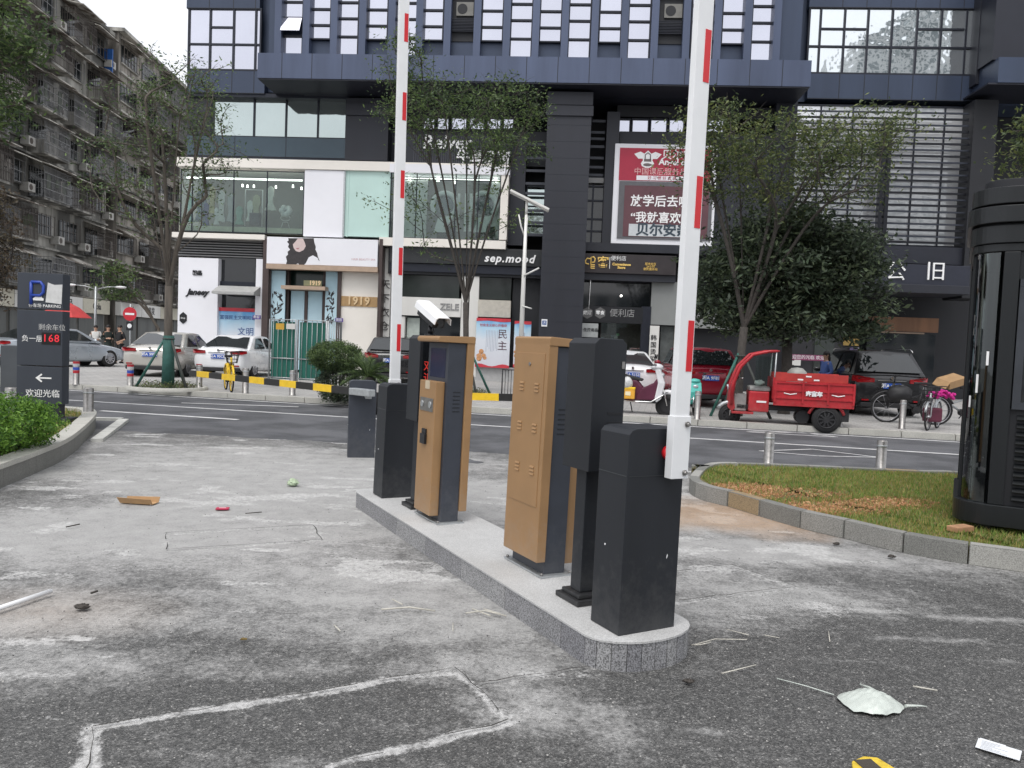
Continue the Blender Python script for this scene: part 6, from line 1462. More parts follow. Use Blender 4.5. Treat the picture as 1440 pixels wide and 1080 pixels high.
# ------------------------------------------------------------------ red cargo tricycle
tp = G(1101, 605, .0); 
td = math.atan2(-RD.y, -RD.x)
tt = thing('cargo_tricycle', 'red electric cargo tricycle with windscreen and empty bed at the kerb', 'tricycle', (tp.x, tp.y+.35, 0.0), td)
tr_ = mat('tricycle_red', (.42, .018, .026), .45, 0, .2, 4, coat=.1); trd = mat('tricycle_red_faded', (.42, .035, .03), .5, 0, .2, 5)
dusty(tr_, .2, 1.1, .35, (.25, .2, .17)); dusty(trd, .2, 1.6, .4, (.3, .2, .16))
def bx_(name, m, x0, x1, y0, y1, z0, z1, bev=.008, par=None): return MB().box(x0, x1, y0, y1, z0, z1).build(name, m, par or tt, bevel=bev)
bed = bx_('bed_floor', tr_, -1.42, .18, -.48, .48, .60, .66)
for s_ in (-1, 1):
    y = s_*.48; sp_ = MB(); sp_.box(-1.42, .18, y-.018, y+.018, .53, 1.04); o_ = sp_.build('side_board', tr_, tt, bevel=.004)
    rb = MB()
    for z in (.70, .86, 1.02): rb.box(-1.42, .18, y+s_*.018, y+s_*.038, z-.018, z+.018)
    for x in (-1.40, -.9, -.4, .15): rb.box(x-.02, x+.02, y+s_*.019, y+s_*.042, .60, 1.05)
    rb.build('ribs', tr_, o_)
    up = MB(); up.box(-1.28, .16, y*.97-.015, y*.97+.015, 1.05, 1.22); up.build('upper_board', trd, tt, bevel=.004)
for x, nm in ((-1.42, 'tailgate'), (.18, 'front_board')): bx_(nm, tr_, x-.018, x+.018, -.47, .47, .66, 1.12 if nm == 'front_board' else 1.04, .004)
for x in (-.5, -.66, -.34):
    bx_('reflector_sticker', wl, x-.055, x+.055, .482, .487, 1.15 if x == -.5 else 1.08, 1.18 if x == -.5 else 1.11, 0)
text_mesh('lettering', '宗富车', .11, wl, tt, Matrix.Translation((-.62, .523, .80)) @ Matrix.Rotation(PI, 4, 'Z') @ Matrix.Rotation(PI/2, 4, 'X'), .003, bold=.006)
for x in (-1.1, -.15):
    e = MB(); e.tube([(x-.13, .50, .80), (x, .505, .775), (x+.13, .50, .80)], .012, 5); e.build('swoosh_mark', wl, tt)
bx_('chassis', M_['plastic'], -1.35, .9, -.2, .2, .40, .5); bx_('rear_axle', M_['plastic'], -.95, -.87, -.42, .42, .27, .33)
for s_ in (-1, 1):
    fe = MB(); fe.tube([(-.9+.36*math.cos(a), s_*.42, .30+.34*math.sin(a)) for a in [R(k) for k in range(15, 171, 15)]], .035, 6); fe.build('mudguard', tr_, tt)
    w_ = wheel(tt, (-.9, s_*.42, .285), .285, s_, .12, True)
wheel(tt, (1.02, 0, .235), .235, 1, .10, True)
w_ = MB(); w_.cyl((-.45, .0, .30), (-.45, .3, .30), .14, n=16); w_.build('motor', M_['plastic'], tt)
bx_('toolbox', M_['plastic'], -1.35, -1.15, .12, .42, .25, .52)
bx_('seat_box', tr_, .24, .66, -.32, .32, .36, .80, .03); bx_('seat', mat('pale_worn_seat', (.30, .30, .29), .7, 0, .4, 9), .22, .66, -.30, .30, .805, .91, .04)
bx_('battery_label', wl, .3, .5, .322, .327, .56, .60, 0)
bx_('footboard', tr_, .55, 1.0, -.32, .32, .30, .35); bx_('crate_seat', mat('grey_crate', (.28, .28, .27), .7, 0, .2, 9), .70, .95, -.22, .2, .36, .72, .01)
# front cowl and windscreen frame
cw = MB(); cw.prism([(1.0, -.30, .34), (1.08, -.30, .42), (1.06, -.30, .72), (.98, -.30, 1.02), (.93, -.30, 1.02), (.97, -.30, .7), (.93, -.30, .40)], (0, .6, 0)); cw.build('front_cowl', tr_, tt, bevel=.02)
for s_ in (-1, 1):
    fr = MB(); fr.tube([(1.02, s_*.33, .5), (1.0, s_*.34, .95), (.86, s_*.35, 1.32), (.62, s_*.36, 1.58), (.30, s_*.36, 1.66), (.13, s_*.36, 1.67)], [.04, .04, .036, .034, .032, .028], 8); fr.build('roof_frame', tr_, tt)
    po = MB(); po.tube([(.15, s_*.36, 1.66), (.17, s_*.36, .7)], .016, 6); po.build('rear_post', M_['galv'], tt)
ws = MB(); ws.prism([(.98, -.33, 1.0), (.85, -.33, 1.32), (.62, -.33, 1.57), (.61, -.33, 1.555), (.838, -.33, 1.31), (.968, -.33, 1.0)], (0, .66, 0)); ws.build('windscreen', M_['shopglass'], tt)
rf = MB(); rf.prism([(.62, -.34, 1.59), (.3, -.34, 1.675), (.08, -.34, 1.69), (.08, -.34, 1.665), (.3, -.34, 1.65), (.61, -.34, 1.565)], (0, .68, 0)); rf.build('roof_panel', tr_, tt, bevel=.008)
sd_ = MB(); sd_.box(.20, .56, .345, .35, .92, 1.55); sd_.build('side_curtain', M_['shopglass'], tt)
for s_ in (-1, 1):
    f_ = MB(); f_.tube([(1.02, s_*.075, .235), (.98, s_*.08, .62)], .02, 6); f_.tube([(.98, s_*.08, .62), (.93, s_*.05, .95)], .018, 6); f_.build('fork', M_['chrome'], tt)
hb = MB(); hb.tube([(.80, -.30, 1.06), (.86, -.2, 1.07), (.91, 0, 1.0), (.86, .2, 1.07), (.80, .30, 1.06)], .014, 6); hb.build('handlebar', M_['chrome'], tt)
fg = MB(); fg.tube([(1.02+.28*math.cos(R(k)), 0, .235+.28*math.sin(R(k))) for k in range(30, 160, 15)], .05, 8); fg.build('front_mudguard', M_['galv'], tt)
for s_ in (-1, 1):
    mr = MB(); mr.tube([(.84, s_*.28, 1.07), (.86, s_*.36, 1.2)], .007, 5); mr.ball((.86, s_*.37, 1.22), .05, 7, 0, (.3, 1, .8)); mr.build('mirror', M_['plastic'], tt)
hl = MB(); hl.cyl((1.06, 0, .86), (1.1, 0, .85), .06, n=14); hl.build('headlamp', M_['lampclear'], tt)
bg_ = thing('plastic_bag', 'crumpled white plastic bag on the tricycle seat', 'bag', (tp.x-.3, tp.y+.2, .0)); bm_ = MB(); bm_.ball((0, 0, 0), .09, 7, 0, (1.3, 1, .7)); o_ = bm_.build('film', mat('white_film', (.6, .6, .6), .5, 0, .3, 30, .5, 30), bg_)
q = random.Random(4)
for v in o_.data.vertices: v.co *= q.uniform(.75, 1.2)
bg_.location = tt.location + Vector((math.cos(td)*.42 - 0, math.sin(td)*.42, .97))
bc = thing('round_container', 'pale rounded lid showing above the red tricycle bed', 'container', tt.location + Vector((math.cos(td)*-.0, math.sin(td)*-.0, 0)) + Vector((.45, .25, .66))); b = MB(); b.lathe([(.02, 0), (.2, 0), (.22, .45), (.2, .58), (.12, .66), (.001, .68)], n=20); b.build('shell', mat('pale_grey_plastic', (.32, .32, .3), .5), bc)
# ------------------------------------------------------------------ scooters and bicycles
def scooter(label, loc, rz, c1, c2, box=None, sc=1., group='scooters and bicycles along the kerb'):
    t = thing('scooter', label, 'scooter', loc, rz, group); t.scale = (sc, sc, sc)
    wheel(t, (.62, 0, .24), .24, 1, .1, True); wheel(t, (-.62, 0, .24), .24, 1, .1, True)
    b = MB()    # side panels & tail
    prof = [(-.85, .72), (-.55, .80), (.0, .74), (.12, .60), (.10, .36), (-.1, .30), (-.45, .36), (-.62, .50), (-.8, .60)]
    b.prism([(x, -.14, z) for x, z in prof], (0, .28, 0)); b.build('rear_body', c2, t, bevel=.04, seg=3)
    b = MB(); b.prism([(-.05, -.155, .33), (.36, -.155, .34), (.50, -.155, .58), (.44, -.155, .86), (.33, -.155, .70), (.10, -.155, .58)], (0, .31, 0)); b.build('side_fairing', c2, t, bevel=.03, seg=3)
    b = MB(); b.prism([(-.7, -.13, .82), (-.3, -.13, .86), (.12, -.13, .77), (.1, -.13, .72), (-.3, -.13, .76), (-.72, -.13, .75)], (0, .26, 0)); b.build('seat', M_['plastic'], t, bevel=.025, seg=3)
    b = MB(); b.prism([(.05, -.15, .28), (.42, -.15, .28), (.44, -.15, .34), (.05, -.15, .34)], (0, .3, 0)); b.build('footboard', M_['plastic'], t, bevel=.01)
    b = MB(); b.prism([(.40, -.17, .30), (.50, -.17, .38), (.56, -.15, .70), (.46, -.15, .98), (.34, -.15, 1.0), (.42, -.17, .7), (.36, -.17, .36)], (0, .33, 0)); b.build('front_shield', c1, t, bevel=.03, seg=3)
    b = MB(); b.ball((.38, 0, 1.02), .13, 10, 0, (1, 1.3, .6)); b.build('head_cowl', c1, t)
    b = MB(); b.tube([(.28, -.32, 1.06), (.36, -.18, 1.07), (.38, 0, 1.05), (.36, .18, 1.07), (.28, .32, 1.06)], .016, 6); b.build('handlebar', M_['plastic'], t)
    for s_ in (-1, 1):
        b = MB(); b.tube([(.34, s_*.2, 1.06), (.36, s_*.27, 1.22)], .006, 5); b.ball((.35, s_*.29, 1.25), .055, 7, 0, (.3, 1, .75)); b.build('mirror', M_['plastic'], t)
        b = MB(); b.tube([(.62, s_*.07, .24), (.52, s_*.06, .62)], .02, 6); b.build('fork', M_['chrome'], t)
        b = MB(); b.tube([(-.62, s_*.12, .24), (-.5, s_*.12, .56)], .025, 6); b.build('shock', M_['tail'], t)
        b = MB(); b.tube([(-.5, s_*.17, .34), (-.1, s_*.18, .30), (.3, s_*.18, .31), (.5, s_*.17, .44), (.62, s_*.1, .52)], .016, 6); b.build('side_trim', M_['chrome'], t)
    b = MB(); b.tube([(.62+.28*math.cos(R(k)), 0, .24+.28*math.sin(R(k))) for k in range(30, 160, 15)], .055, 8); b.build('front_mudguard', c1, t)
    b = MB(); b.ball((.50, 0, .86), .075, 8, 0, (.6, 1.2, .8)); b.build('headlamp', M_['lampclear'], t)
    b = MB(); b.cbox((-.86, 0, .66), (.05, .2, .08)); b.build('tail_lamp', M_['tail'], t); b = MB(); b.cbox((-.84, 0, .46), (.015, .2, .14)); b.build('number_plate', M_['offwhite'], t)
    b = MB(); b.tube([(-.15, .16, .3), (-.1, .3, .01)], .012, 5); b.build('side_stand', M_['plastic'], t)
    return t
def bicycle(label, loc, rz, c, basket=True, fender=True, tire=None, sc=1., wheelc=None, lean=0., group='scooters and bicycles along the kerb', r=.31):
    t = thing('bicycle', label, 'bicycle', loc, rz, group, (lean, 0)); t.scale = (sc, sc, sc)
    for x in (-.5, .5):
        b = MB(); b.tube([(x+r*math.cos(PI*k/14), 0, r+.01+r*math.sin(PI*k/14)) for k in range(28)], .021, 6, closed=True); w_ = b.build('wheel', tire or M_['rubber'], t)
        b = MB(); b.tube([(x+(r-.03)*math.cos(PI*k/14), 0, r+.01+(r-.03)*math.sin(PI*k/14)) for k in range(28)], .010, 5, closed=True)
        for k in range(10): b.tube([(x, 0, r+.01), (x+(r-.03)*math.cos(PI*k/5), 0, r+.01+(r-.03)*math.sin(PI*k/5))], .003, 3)
        b.cyl((x, -.05, r+.01), (x, .05, r+.01), .03, n=10); b.build('rim', wheelc or M_['rim'], w_)
        if fender: b = MB(); b.tube([(x+(r+.04)*math.cos(R(k)), 0, r+.01+(r+.04)*math.sin(R(k))) for k in range(20, 166, 15)], .028, 6); b.build('mudguard', c, t)
    b = MB(); H = (.38, 0, .86); S = (-.2, 0, .72); Bk = (-.1, 0, .30)
    b.tube([H, (.42, 0, .72), (.2, 0, .5), Bk], .028, 8); b.tube([S, Bk], .024, 8); b.tube([(.42, 0, .7), (.1, 0, .52), (-.17, 0, .62)], .022, 8)
    for s_ in (-1, 1): b.tube([(Bk[0], 0, Bk[2]), (-.5, s_*.05, r+.01)], .014, 6); b.tube([(-.17, 0, .62), (-.5, s_*.05, r+.01)], .012, 6); b.tube([(.42, s_*.045, .72), (.5, s_*.05, r+.01)], .016, 6)
    b.build('frame', c, t)
    b = MB(); b.tube([(.38, 0, .86), (.36, 0, 1.0)], .016, 6); b.tube([(.22, -.28, 1.03), (.34, -.2, 1.03), (.38, 0, 1.0), (.34, .2, 1.03), (.22, .28, 1.03)], .013, 6); b.build('handlebar', M_['plastic'], t)
    b = MB(); b.tube([(-.2, 0, .7), (-.23, 0, .84)], .014, 6); b.build('seat_post', M_['chrome'], t)
    b = MB(); b.prism([(-.37, -.07, .85), (-.2, -.08, .86), (-.02, -.02, .85), (-.02, .02, .85), (-.2, .08, .86), (-.37, .07, .85)], (0, 0, .05)); b.build('saddle', M_['plastic'], t, bevel=.015)
    b = MB(); b.cyl((-.1, -.06, .3), (-.1, .06, .3), .08, n=14); b.bar((-.1, .07, .3), (.0, .07, .16), .02, .02); b.bar((-.1, -.07, .3), (-.2, -.07, .44), .02, .02); b.build('crank', M_['plastic'], t)
    if basket:
        b = MB()
        for z in (.74, .83, .92, 1.0):
            w_ = .11+.05*(z-.74)/.26; b.tube([(.50-w_, -w_, z), (.50+w_, -w_, z), (.50+w_, w_, z), (.50-w_, w_, z)], .006, 4, closed=True)
        for k in range(6):
            f_ = -1+.4*k
            for s_ in (-1, 1): b.tube([(.5+f_*.11, s_*.11, .74), (.5+f_*.16, s_*.16, 1.0)], .004, 3); b.tube([(.5+s_*.11, f_*.11, .74), (.5+s_*.16, f_*.16, 1.0)], .004, 3)
        b.box(.39, .61, -.11, .11, .735, .745); b.build('basket', M_['plastic'], t)
    return t
yel = mat('share_bike_yellow', (.85, .55, .02), .4, 0, .08, 8)
p = G(312, 551, .12); bicycle('yellow shared bicycle with black basket facing the road', (p.x, p.y+.45, .12), R(-62), yel, True, True, None, 1.0, yel)
sw = mat('scooter_white', (.7, .7, .72), .35, 0, .05, 5); spu = mat('scooter_plum', (.10, .02, .045), .35, 0, .1, 5)
p = G(905, 591, .0); scooter('white and plum scooter with yellow bag beside the white barrier arm', (p.x-.10, p.y+.45, .06), R(-14), sw, spu, sc=1.12)
yb = thing('delivery_bag', 'yellow bag hanging at the side of the white and plum scooter', 'bag', (p.x-.34, p.y+.22, .46), R(-14)); MB().box(-.15, .15, -.08, .08, 0, .26).build('bag', mat('orange_yellow_bag', (.75, .38, .04), .6, 0, .15, 9), yb, bevel=.02); MB().box(-.16, .16, -.085, .085, .22, .27).build('flap', yel, yb, bevel=.02); MB().box(-.06, .06, -.085, -.08, .08, .17).build('emblem', mat('bag_emblem', (.85, .75, .5), .6), yb)
wb_ = thing('plastic_bag', 'white carrier bag above the yellow bag on the scooter', 'bag', (p.x-.38, p.y+.2, .74)); b = MB(); b.ball((0, 0, .08), .13, 8, 0, (1, .7, 1)); o_ = b.build('film', mat('white_film', (.6, .6, .6), .5), wb_)
for v in o_.data.vertices: v.co *= q.uniform(.85, 1.12)
p = G(977, 585, .12); scooter('mint green scooter seen from the front between two cars', (p.x, p.y+.5, .12), R(-88), mat('mint_plastic', (.10, .50, .44), .4, 0, .1, 6), M_['plastic'], sc=.78)
p = G(942, 560, .12); scooter('dark scooter half hidden behind the raised white arm', (p.x+.1, p.y+1.6, .12), R(80), M_['plastic'], M_['plastic'], sc=1.0)
p = G(1285, 597, .12); bicycle('black electric bicycle with dark cover behind a steel bollard', (p.x+.05, p.y+.25, .12), R(170), M_['plastic'], False, True, None, 1.08)
cv = thing('seat_cover', 'dark crumpled cover over the front of the black bicycle', 'cover', (p.x-.25, p.y+.25, .75)); b = MB(); b.ball((0, 0, .05), .25, 8, 0, (1.2, .8, .8)); o_ = b.build('cloth', M_['plastic'], cv)
for v in o_.data.vertices: v.co *= q.uniform(.85, 1.15)
p = G(1325, 606, .12); pb_ = bicycle('small bicycle with plum bags and magenta wrap at its handlebars', (p.x-.05, p.y+.3, .12), R(230), M_['galv'], True, True, None, .92)
mg = thing('magenta_wrap', 'bright magenta furry wrap on the handlebars of the small bicycle', 'cover', (p.x-.02, p.y+.12, .88)); b = MB()
for k in range(110): a_ = q.uniform(-.24, .26); b.ball((a_, q.gauss(0, .05), q.gauss(.02, .03)-.25*a_*a_), q.uniform(.02, .042), 4)
b.build('fluff', mat('magenta_fluff', (.62, .03, .28), .9, 0, .25, 20, 1, 60), mg)
pg2 = thing('pannier_bag', 'plum coloured pannier bag at the side of the small bicycle', 'bag', (p.x-.18, p.y+.1, .3)); MB().box(-.17, .17, -.1, .1, 0, .3).build('bag', mat('plum_cloth', (.10, .02, .04), .8, 0, .2, 9), pg2, bevel=.04)
p = G(1310, 600, .12); bicycle('grey bicycle leaning between the small bicycle and the dark booth', (p.x+1.0, p.y+.75, .12), R(175), M_['galv'], False, True, None, 1.0)
cbx = thing('cardboard_box', 'flattened tan cardboard box carried above the parked bicycles', 'box', D(1338, 536, p.y+.6), R(20), tilt=(R(15), R(-14))); b = MB(); b.box(-.26, .26, -.18, .18, -.09, .09); b.prism([(-.26, -.18, .09), (-.40, -.18, -.03), (-.39, -.18, -.05), (-.25, -.18, .07)], (0, .36, 0)); b.build('carton', mat('tan_cardboard', (.42, .26, .13), .8, 0, .12, 8), cbx, bevel=.004)
# ------------------------------------------------------------------ people
def skin_mesh(name, verts, edges, radii, m, parent, root=0, sub=2):
    me = bpy.data.meshes.new(name); me.from_pydata(verts, edges, []); o = bpy.data.objects.new(name, me); col.objects.link(o)
    o.modifiers.new('skin', 'SKIN'); sv = me.skin_vertices[0].data
    for i, r_ in enumerate(radii):
        sv[i].radius = (r_, r_) if not isinstance(r_, tuple) else r_; sv[i].use_root = (i == root)
    md = o.modifiers.new('sub', 'SUBSURF'); md.levels = sub; md.render_levels = sub
    dg = bpy.context.evaluated_depsgraph_get(); m2 = bpy.data.meshes.new_from_object(o.evaluated_get(dg)); bpy.data.objects.remove(o); bpy.data.meshes.remove(me)
    m2.name = name; m2.materials.clear(); m2.materials.append(m)
    for p_ in m2.polygons: p_.use_smooth = True
    o2 = bpy.data.objects.new(name, m2); col.objects.link(o2); o2.parent = parent; return o2
skin_ = mat('skin', (.50, .30, .21), .55, 0, .05, 20); hair_ = mat('black_hair', (.012, .01, .01), .6)
def person(label, loc, rz, H, top, bottom, pose, long_coat=False, hair_long=False, cap=None):
    """faces +x. pose: dict with hands and feet offsets"""
    t = thing('person', label, 'person', loc, rz); s = H/1.7
    hl, hr = pose.get('hands', ((.12, .24, .86), (.12, -.24, .86))); fl, fr = pose.get('feet', ((.0, .1, .0), (.0, -.1, .0))); el, er = pose.get('elbows', ((-.05, .27, 1.1), (-.05, -.27, 1.1)))
    kl = ((fl[0])*.5+.04, .1, .5); kr = ((fr[0])*.5+.04, -.1, .5); hy = pose.get('head', (.02, 0))
    V = [(0, 0, .92), (0, 0, 1.1), (0, 0, 1.32), (hy[0]*.5, 0, 1.45), (hy[0], hy[1], 1.50), (hy[0]+.01, hy[1], 1.60), (hy[0], hy[1], 1.68),
         (0, .17, 1.38), (el), (hl), (0, -.17, 1.38), (er), (hr), (0, .09, .88), kl, (fl[0], fl[1], fl[2]+.08), (fl[0]+.14, fl[1], fl[2]+.03), (0, -.09, .88), kr, (fr[0], fr[1], fr[2]+.08), (fr[0]+.14, fr[1], fr[2]+.03)]
    E = [(0, 1), (1, 2), (2, 3), (3, 4), (4, 5), (5, 6), (2, 7), (7, 8), (8, 9), (2, 10), (10, 11), (11, 12), (0, 13), (13, 14), (14, 15), (15, 16), (0, 17), (17, 18), (18, 19), (19, 20)]
    Rr = [.12, .11, .12, .055, .06, .088, .06, .055, .038, .026, .055, .038, .026, .085, .055, .035, .03, .085, .055, .035, .03]
    for (hi, hv, ev, sg_) in ((9, hl, el, 1), (12, hr, er, -1)):     # fingers
        d = (Vector(hv)-Vector(ev)).normalized(); sd = d.cross(Vector((0, sg_, .2))).normalized(); palm = Vector(hv)+d*.06; V.append(tuple(palm)); E.append((hi, len(V)-1)); Rr.append(.03); pi_ = len(V)-1
        for k, (off, ln_) in enumerate(((-.03, .065), (-.01, .08), (.01, .075), (.03, .06))):
            a_ = palm + sd*off + d*ln_*.5; b_ = palm + sd*off*1.1 + d*ln_ + Vector((.012, -.01*sg_, 0)); V += [tuple(a_), tuple(b_)]; E += [(pi_, len(V)-2), (len(V)-2, len(V)-1)]; Rr += [.009, .008]
        th = Vector(hv) + d*.03 + sd*-.04; V += [tuple(th), tuple(th+d*.03)]; E += [(hi, len(V)-2), (len(V)-2, len(V)-1)]; Rr += [.010, .009]
    sc = lambda L__: [tuple(Vector(v)*s) for v in L__]
    skin_mesh('body', sc(V), E, [r_*s for r_ in Rr], skin_, t)
    TV = [(0, 0, .90), (0, 0, 1.1), (0, 0, 1.30), (0, 0, 1.42), (0, .17, 1.38), el, tuple(Vector(el).lerp(Vector(hl), .8 if pose.get('sleeve', 1) else .05)), (0, -.17, 1.38), er, tuple(Vector(er).lerp(Vector(hr), .8 if pose.get('sleeve', 1) else .05))]
    skin_mesh('top', sc(TV), [(0, 1), (1, 2), (2, 3), (2, 4), (4, 5), (5, 6), (2, 7), (7, 8), (8, 9)], [r_*s for r_ in ((.17, .14) and .155, .145, .15, .075, .072, .055, .045, .072, .055, .045)], top, t)
    if long_coat:
        b = MB(); b.lathe([(.13, 1.0), (.17, .85), (.20, .5), (.24, .22), (.23, .22), (.10, .9)], n=20); b.xf(Matrix.Scale(s, 4)); b.build('skirt', bottom, t)
    else:
        skin_mesh('trousers', sc([(0, 0, .95), (0, .09, .86), kl, (fl[0], fl[1], fl[2]+.1), (0, -.09, .86), kr, (fr[0], fr[1], fr[2]+.1)]), [(0, 1), (1, 2), (2, 3), (0, 4), (4, 5), (5, 6)], [r_*s for r_ in (.14, .105, .075, .055, .105, .075, .055)], bottom, t)
    for f_ in (fl, fr):
        b = MB(); b.ball((f_[0]+.06, f_[1], f_[2]+.045), .06, 8, 0, (2.1, .85, .75)); b.xf(Matrix.Scale(s, 4)); b.build('shoe', M_['plastic'], t)
    b = MB(); hz_ = 1.625; b.ball((hy[0]-.02, hy[1], hz_+.02), .103, 9, 0, (1, .92, 1.0))
    if hair_long: b.ball((hy[0]-.09, hy[1], 1.50), .07, 8, 0, (.7, 1, 1.9))
    b.xf(Matrix.Scale(s, 4)); b.build('hair', hair_, t)
    fc = MB()
    for sg_ in (-1, 1): fc.ball((hy[0]+.09, hy[1]+sg_*.032, 1.605), .010, 6)
    fc.xf(Matrix.Scale(s, 4)); fc.build('eyes', hair_, t)
    fc = MB(); fc.ball((hy[0]+.105, hy[1], 1.575), .014, 6, 0, (1, .8, 1.4)); fc.xf(Matrix.Scale(s, 4)); fc.build('nose', skin_, t)
    fc = MB(); fc.ball((hy[0]+.093, hy[1], 1.54), .018, 6, 0, (.5, 1.2, .3)); fc.xf(Matrix.Scale(s, 4)); fc.build('mouth', mat('lips', (.35, .12, .1), .5), t)
    for sg_ in (-1, 1): fc = MB(); fc.ball((hy[0], hy[1]+sg_*.092, 1.595), .024, 6, 0, (.8, .4, 1.2)); fc.xf(Matrix.Scale(s, 4)); fc.build('ear', skin_, t)
    return t
blu = mat('blue_shirt', (.09, .16, .42), .8, 0, .1, 9); wht = mat('white_blouse', (.62, .62, .6), .8, 0, .1, 9); dkg = mat('dark_green_cloth', (.02, .03, .027), .85, 0, .2, 9); blk_ = mat('black_cloth', (.012, .012, .014), .85, 0, .2, 9)
def pers_at(px, y): return ((px-720)/FPX*y, y, .12)
person('person in a blue shirt with dark hair tied back behind the tricycle', pers_at(1160, 21.8), R(190), 1.62, blu, blk_, {'hands': ((.16, .14, 1.0), (.16, -.16, 1.02)), 'elbows': ((-.04, .26, 1.1), (-.04, -.26, 1.1))}, hair_long=True)
person('person in a white blouse standing behind the silver sedan', pers_at(133, 35.2), R(-70), 1.6, wht, blk_, {'hands': ((.2, .14, 1.05), (.2, -.14, 1.05))})
person('person in a long dark dress holding something in front, beside the sedan bonnet', pers_at(150, 33.2), R(-40), 1.62, dkg, dkg, {'hands': ((.22, .12, 1.1), (.24, -.1, 1.12)), 'feet': ((.05, .1, 0), (-.08, -.1, 0))}, True)
person('person in black walking left of the no entry sign', pers_at(167, 33.0), R(-115), 1.64, blk_, blk_, {'hands': ((.18, .2, 1.0), (-.12, -.26, .9)), 'feet': ((.26, .1, 0), (-.22, -.1, .02)), 'sleeve': 0})
# ------------------------------------------------------------------ dark booth on the right
bk = mat('booth_black_metal', (.016, .018, .020), .35, .3, .25, 2, .04, 60, streak=True)
bkf = mat('booth_frame_slate', (.05, .055, .065), .4, .3, .2, 3)
kc = Vector((3.905, 6.62, 0)); booth = thing('guard_booth', 'dark rounded booth with curved glass corner and louvred base at the right edge', 'booth', (kc.x, kc.y, .13), R(-30))
BRC, BW_, BD = .25, 2.3, 1.7
def rprof(o, n=12):      # rounded rectangle grown outwards by o; left corners rounded
    r = BRC + o; pts = []
    for k in range(n+1): a = PI*1.5 - PI/2*k/n; pts.append((BRC+r*math.cos(a), BRC+r*math.sin(a)))
    for k in range(n+1): a = PI - PI/2*k/n; pts.append((BRC+r*math.cos(a), BD-BRC+r*math.sin(a)))
    return pts + [(BW_, BD+o), (BW_, -o)]
def ring(name, o, z0, z1, m, par=None, bev=.006):
    b = MB(); b.prism([(x, y, z0) for x, y in rprof(o)], (0, 0, z1-z0)); return b.build(name, m, par or booth, bevel=bev)
ring('plinth', .03, .06, .24, bk)
for x, y in ((.2, .12), (.75, .06), (1.6, .06), (.15, 1.4)): MB().box(x-.06, x+.06, y-.06, y+.06, -.02, .06).build('foot', bk, booth)
def arcwall(name, r0, r1, a0, a1, z0, z1, m, n=14, c=(.25, .25)):
    b = MB(); A_ = [a0+(a1-a0)*k/n for k in range(n+1)]
    pts = [(c[0]+r1*math.cos(a), c[1]+r1*math.sin(a), z0) for a in A_] + [(c[0]+r0*math.cos(a), c[1]+r0*math.sin(a), z0) for a in A_[::-1]]; b.prism(pts, (0, 0, z1-z0)); return b.build(name, m, booth)
gb = glassmat('booth_glass', (.42, .48, .45), .03)
arcwall('curved_glass', BRC-.03, BRC-.02, R(184), R(256), .242, 2.38, gb)
arcwall('mullion', BRC-.05, BRC, R(177), R(183.5), .242, 2.38, bk, 3)
MB().box(.02, .03, .31, BD-.3, .242, 2.38).build('side_glass', gb, booth)
MB().box(.0, .05, BD-.3, BD-.2, .242, 2.38).build('mullion', bk, booth)
MB().box(.22, .335, -.01, .10, .242, 2.38).build('corner_post', bk, booth, bevel=.006)
MB().box(.06, BW_, BD-.08, BD, .242, 2.38).build('back_wall', bk, booth)
MB().box(.337, BW_, .03, .09, .242, 1.06).build('louvre_backing', M_['dark'], booth)
for k in range(11):
    z = .31+k*.068; M = Matrix.Translation((.37+.95, .012, z)) @ Matrix.Rotation(R(38), 4, 'X'); MB().box(-.93, .97, -.03, .03, -.006, .006, 0, M).build('louvre', bk, booth)
wf = MB()
for z in (1.09, 2.12): wf.box(.345, BW_, -.008, .05, z-.03, z+.03)
wf.box(.345, .405, -.006, .048, 1.12, 2.09); wf = wf.build('window_frame', bkf, booth); MB().box(.405, BW_, .01, .02, 1.12, 2.09).build('pane', M_['glassdark'], wf)
MB().box(.337, BW_, .02, .06, 2.152, 2.38).build('transom_panel', bk, booth)
ring('collar', .01, 2.382, 2.45, bk)
for i, (r_, z0, z1) in enumerate(((.03, 2.452, 2.60), (.06, 2.62, 2.76), (.04, 2.78, 2.92))): ring('cornice_ring', r_, z0, z1, bk)
for z in (2.602, 2.762): ring('cornice_gap', -.02, z, z+.017, M_['dark'], bev=0)
ring('roof', -.05, 2.922, 3.0, M_['dark'])
MB().box(.5, 1.1, .3, .7, .242, 1.0).build('inner_cabinet', M_['cladding'], booth)
for (a, z, h) in ((226, 1.18, .16), (208, 1.05, .1), (245, 1.42, .12)): a = R(a); b = MB(); b.box(-.010, .010, -.002, .002, 0, h, 0, Matrix.Translation((.25+(BRC-.015)*math.cos(a), .25+(BRC-.015)*math.sin(a), z)) @ Matrix.Rotation(a+PI/2, 4, 'Z')); b.build('paint_scrape', wl, booth)
cm_ = G(1350, 748, .13); tb = thing('brown_stone', 'small tan brick lying at the foot of the dark booth', 'brick', (cm_.x-.0, cm_.y, .135), R(25)); MB().box(-.11, .11, -.05, .05, 0, .05).build('block', mat('tan_brick', (.40, .22, .12), .8, 0, .2, 12), tb, bevel=.01)
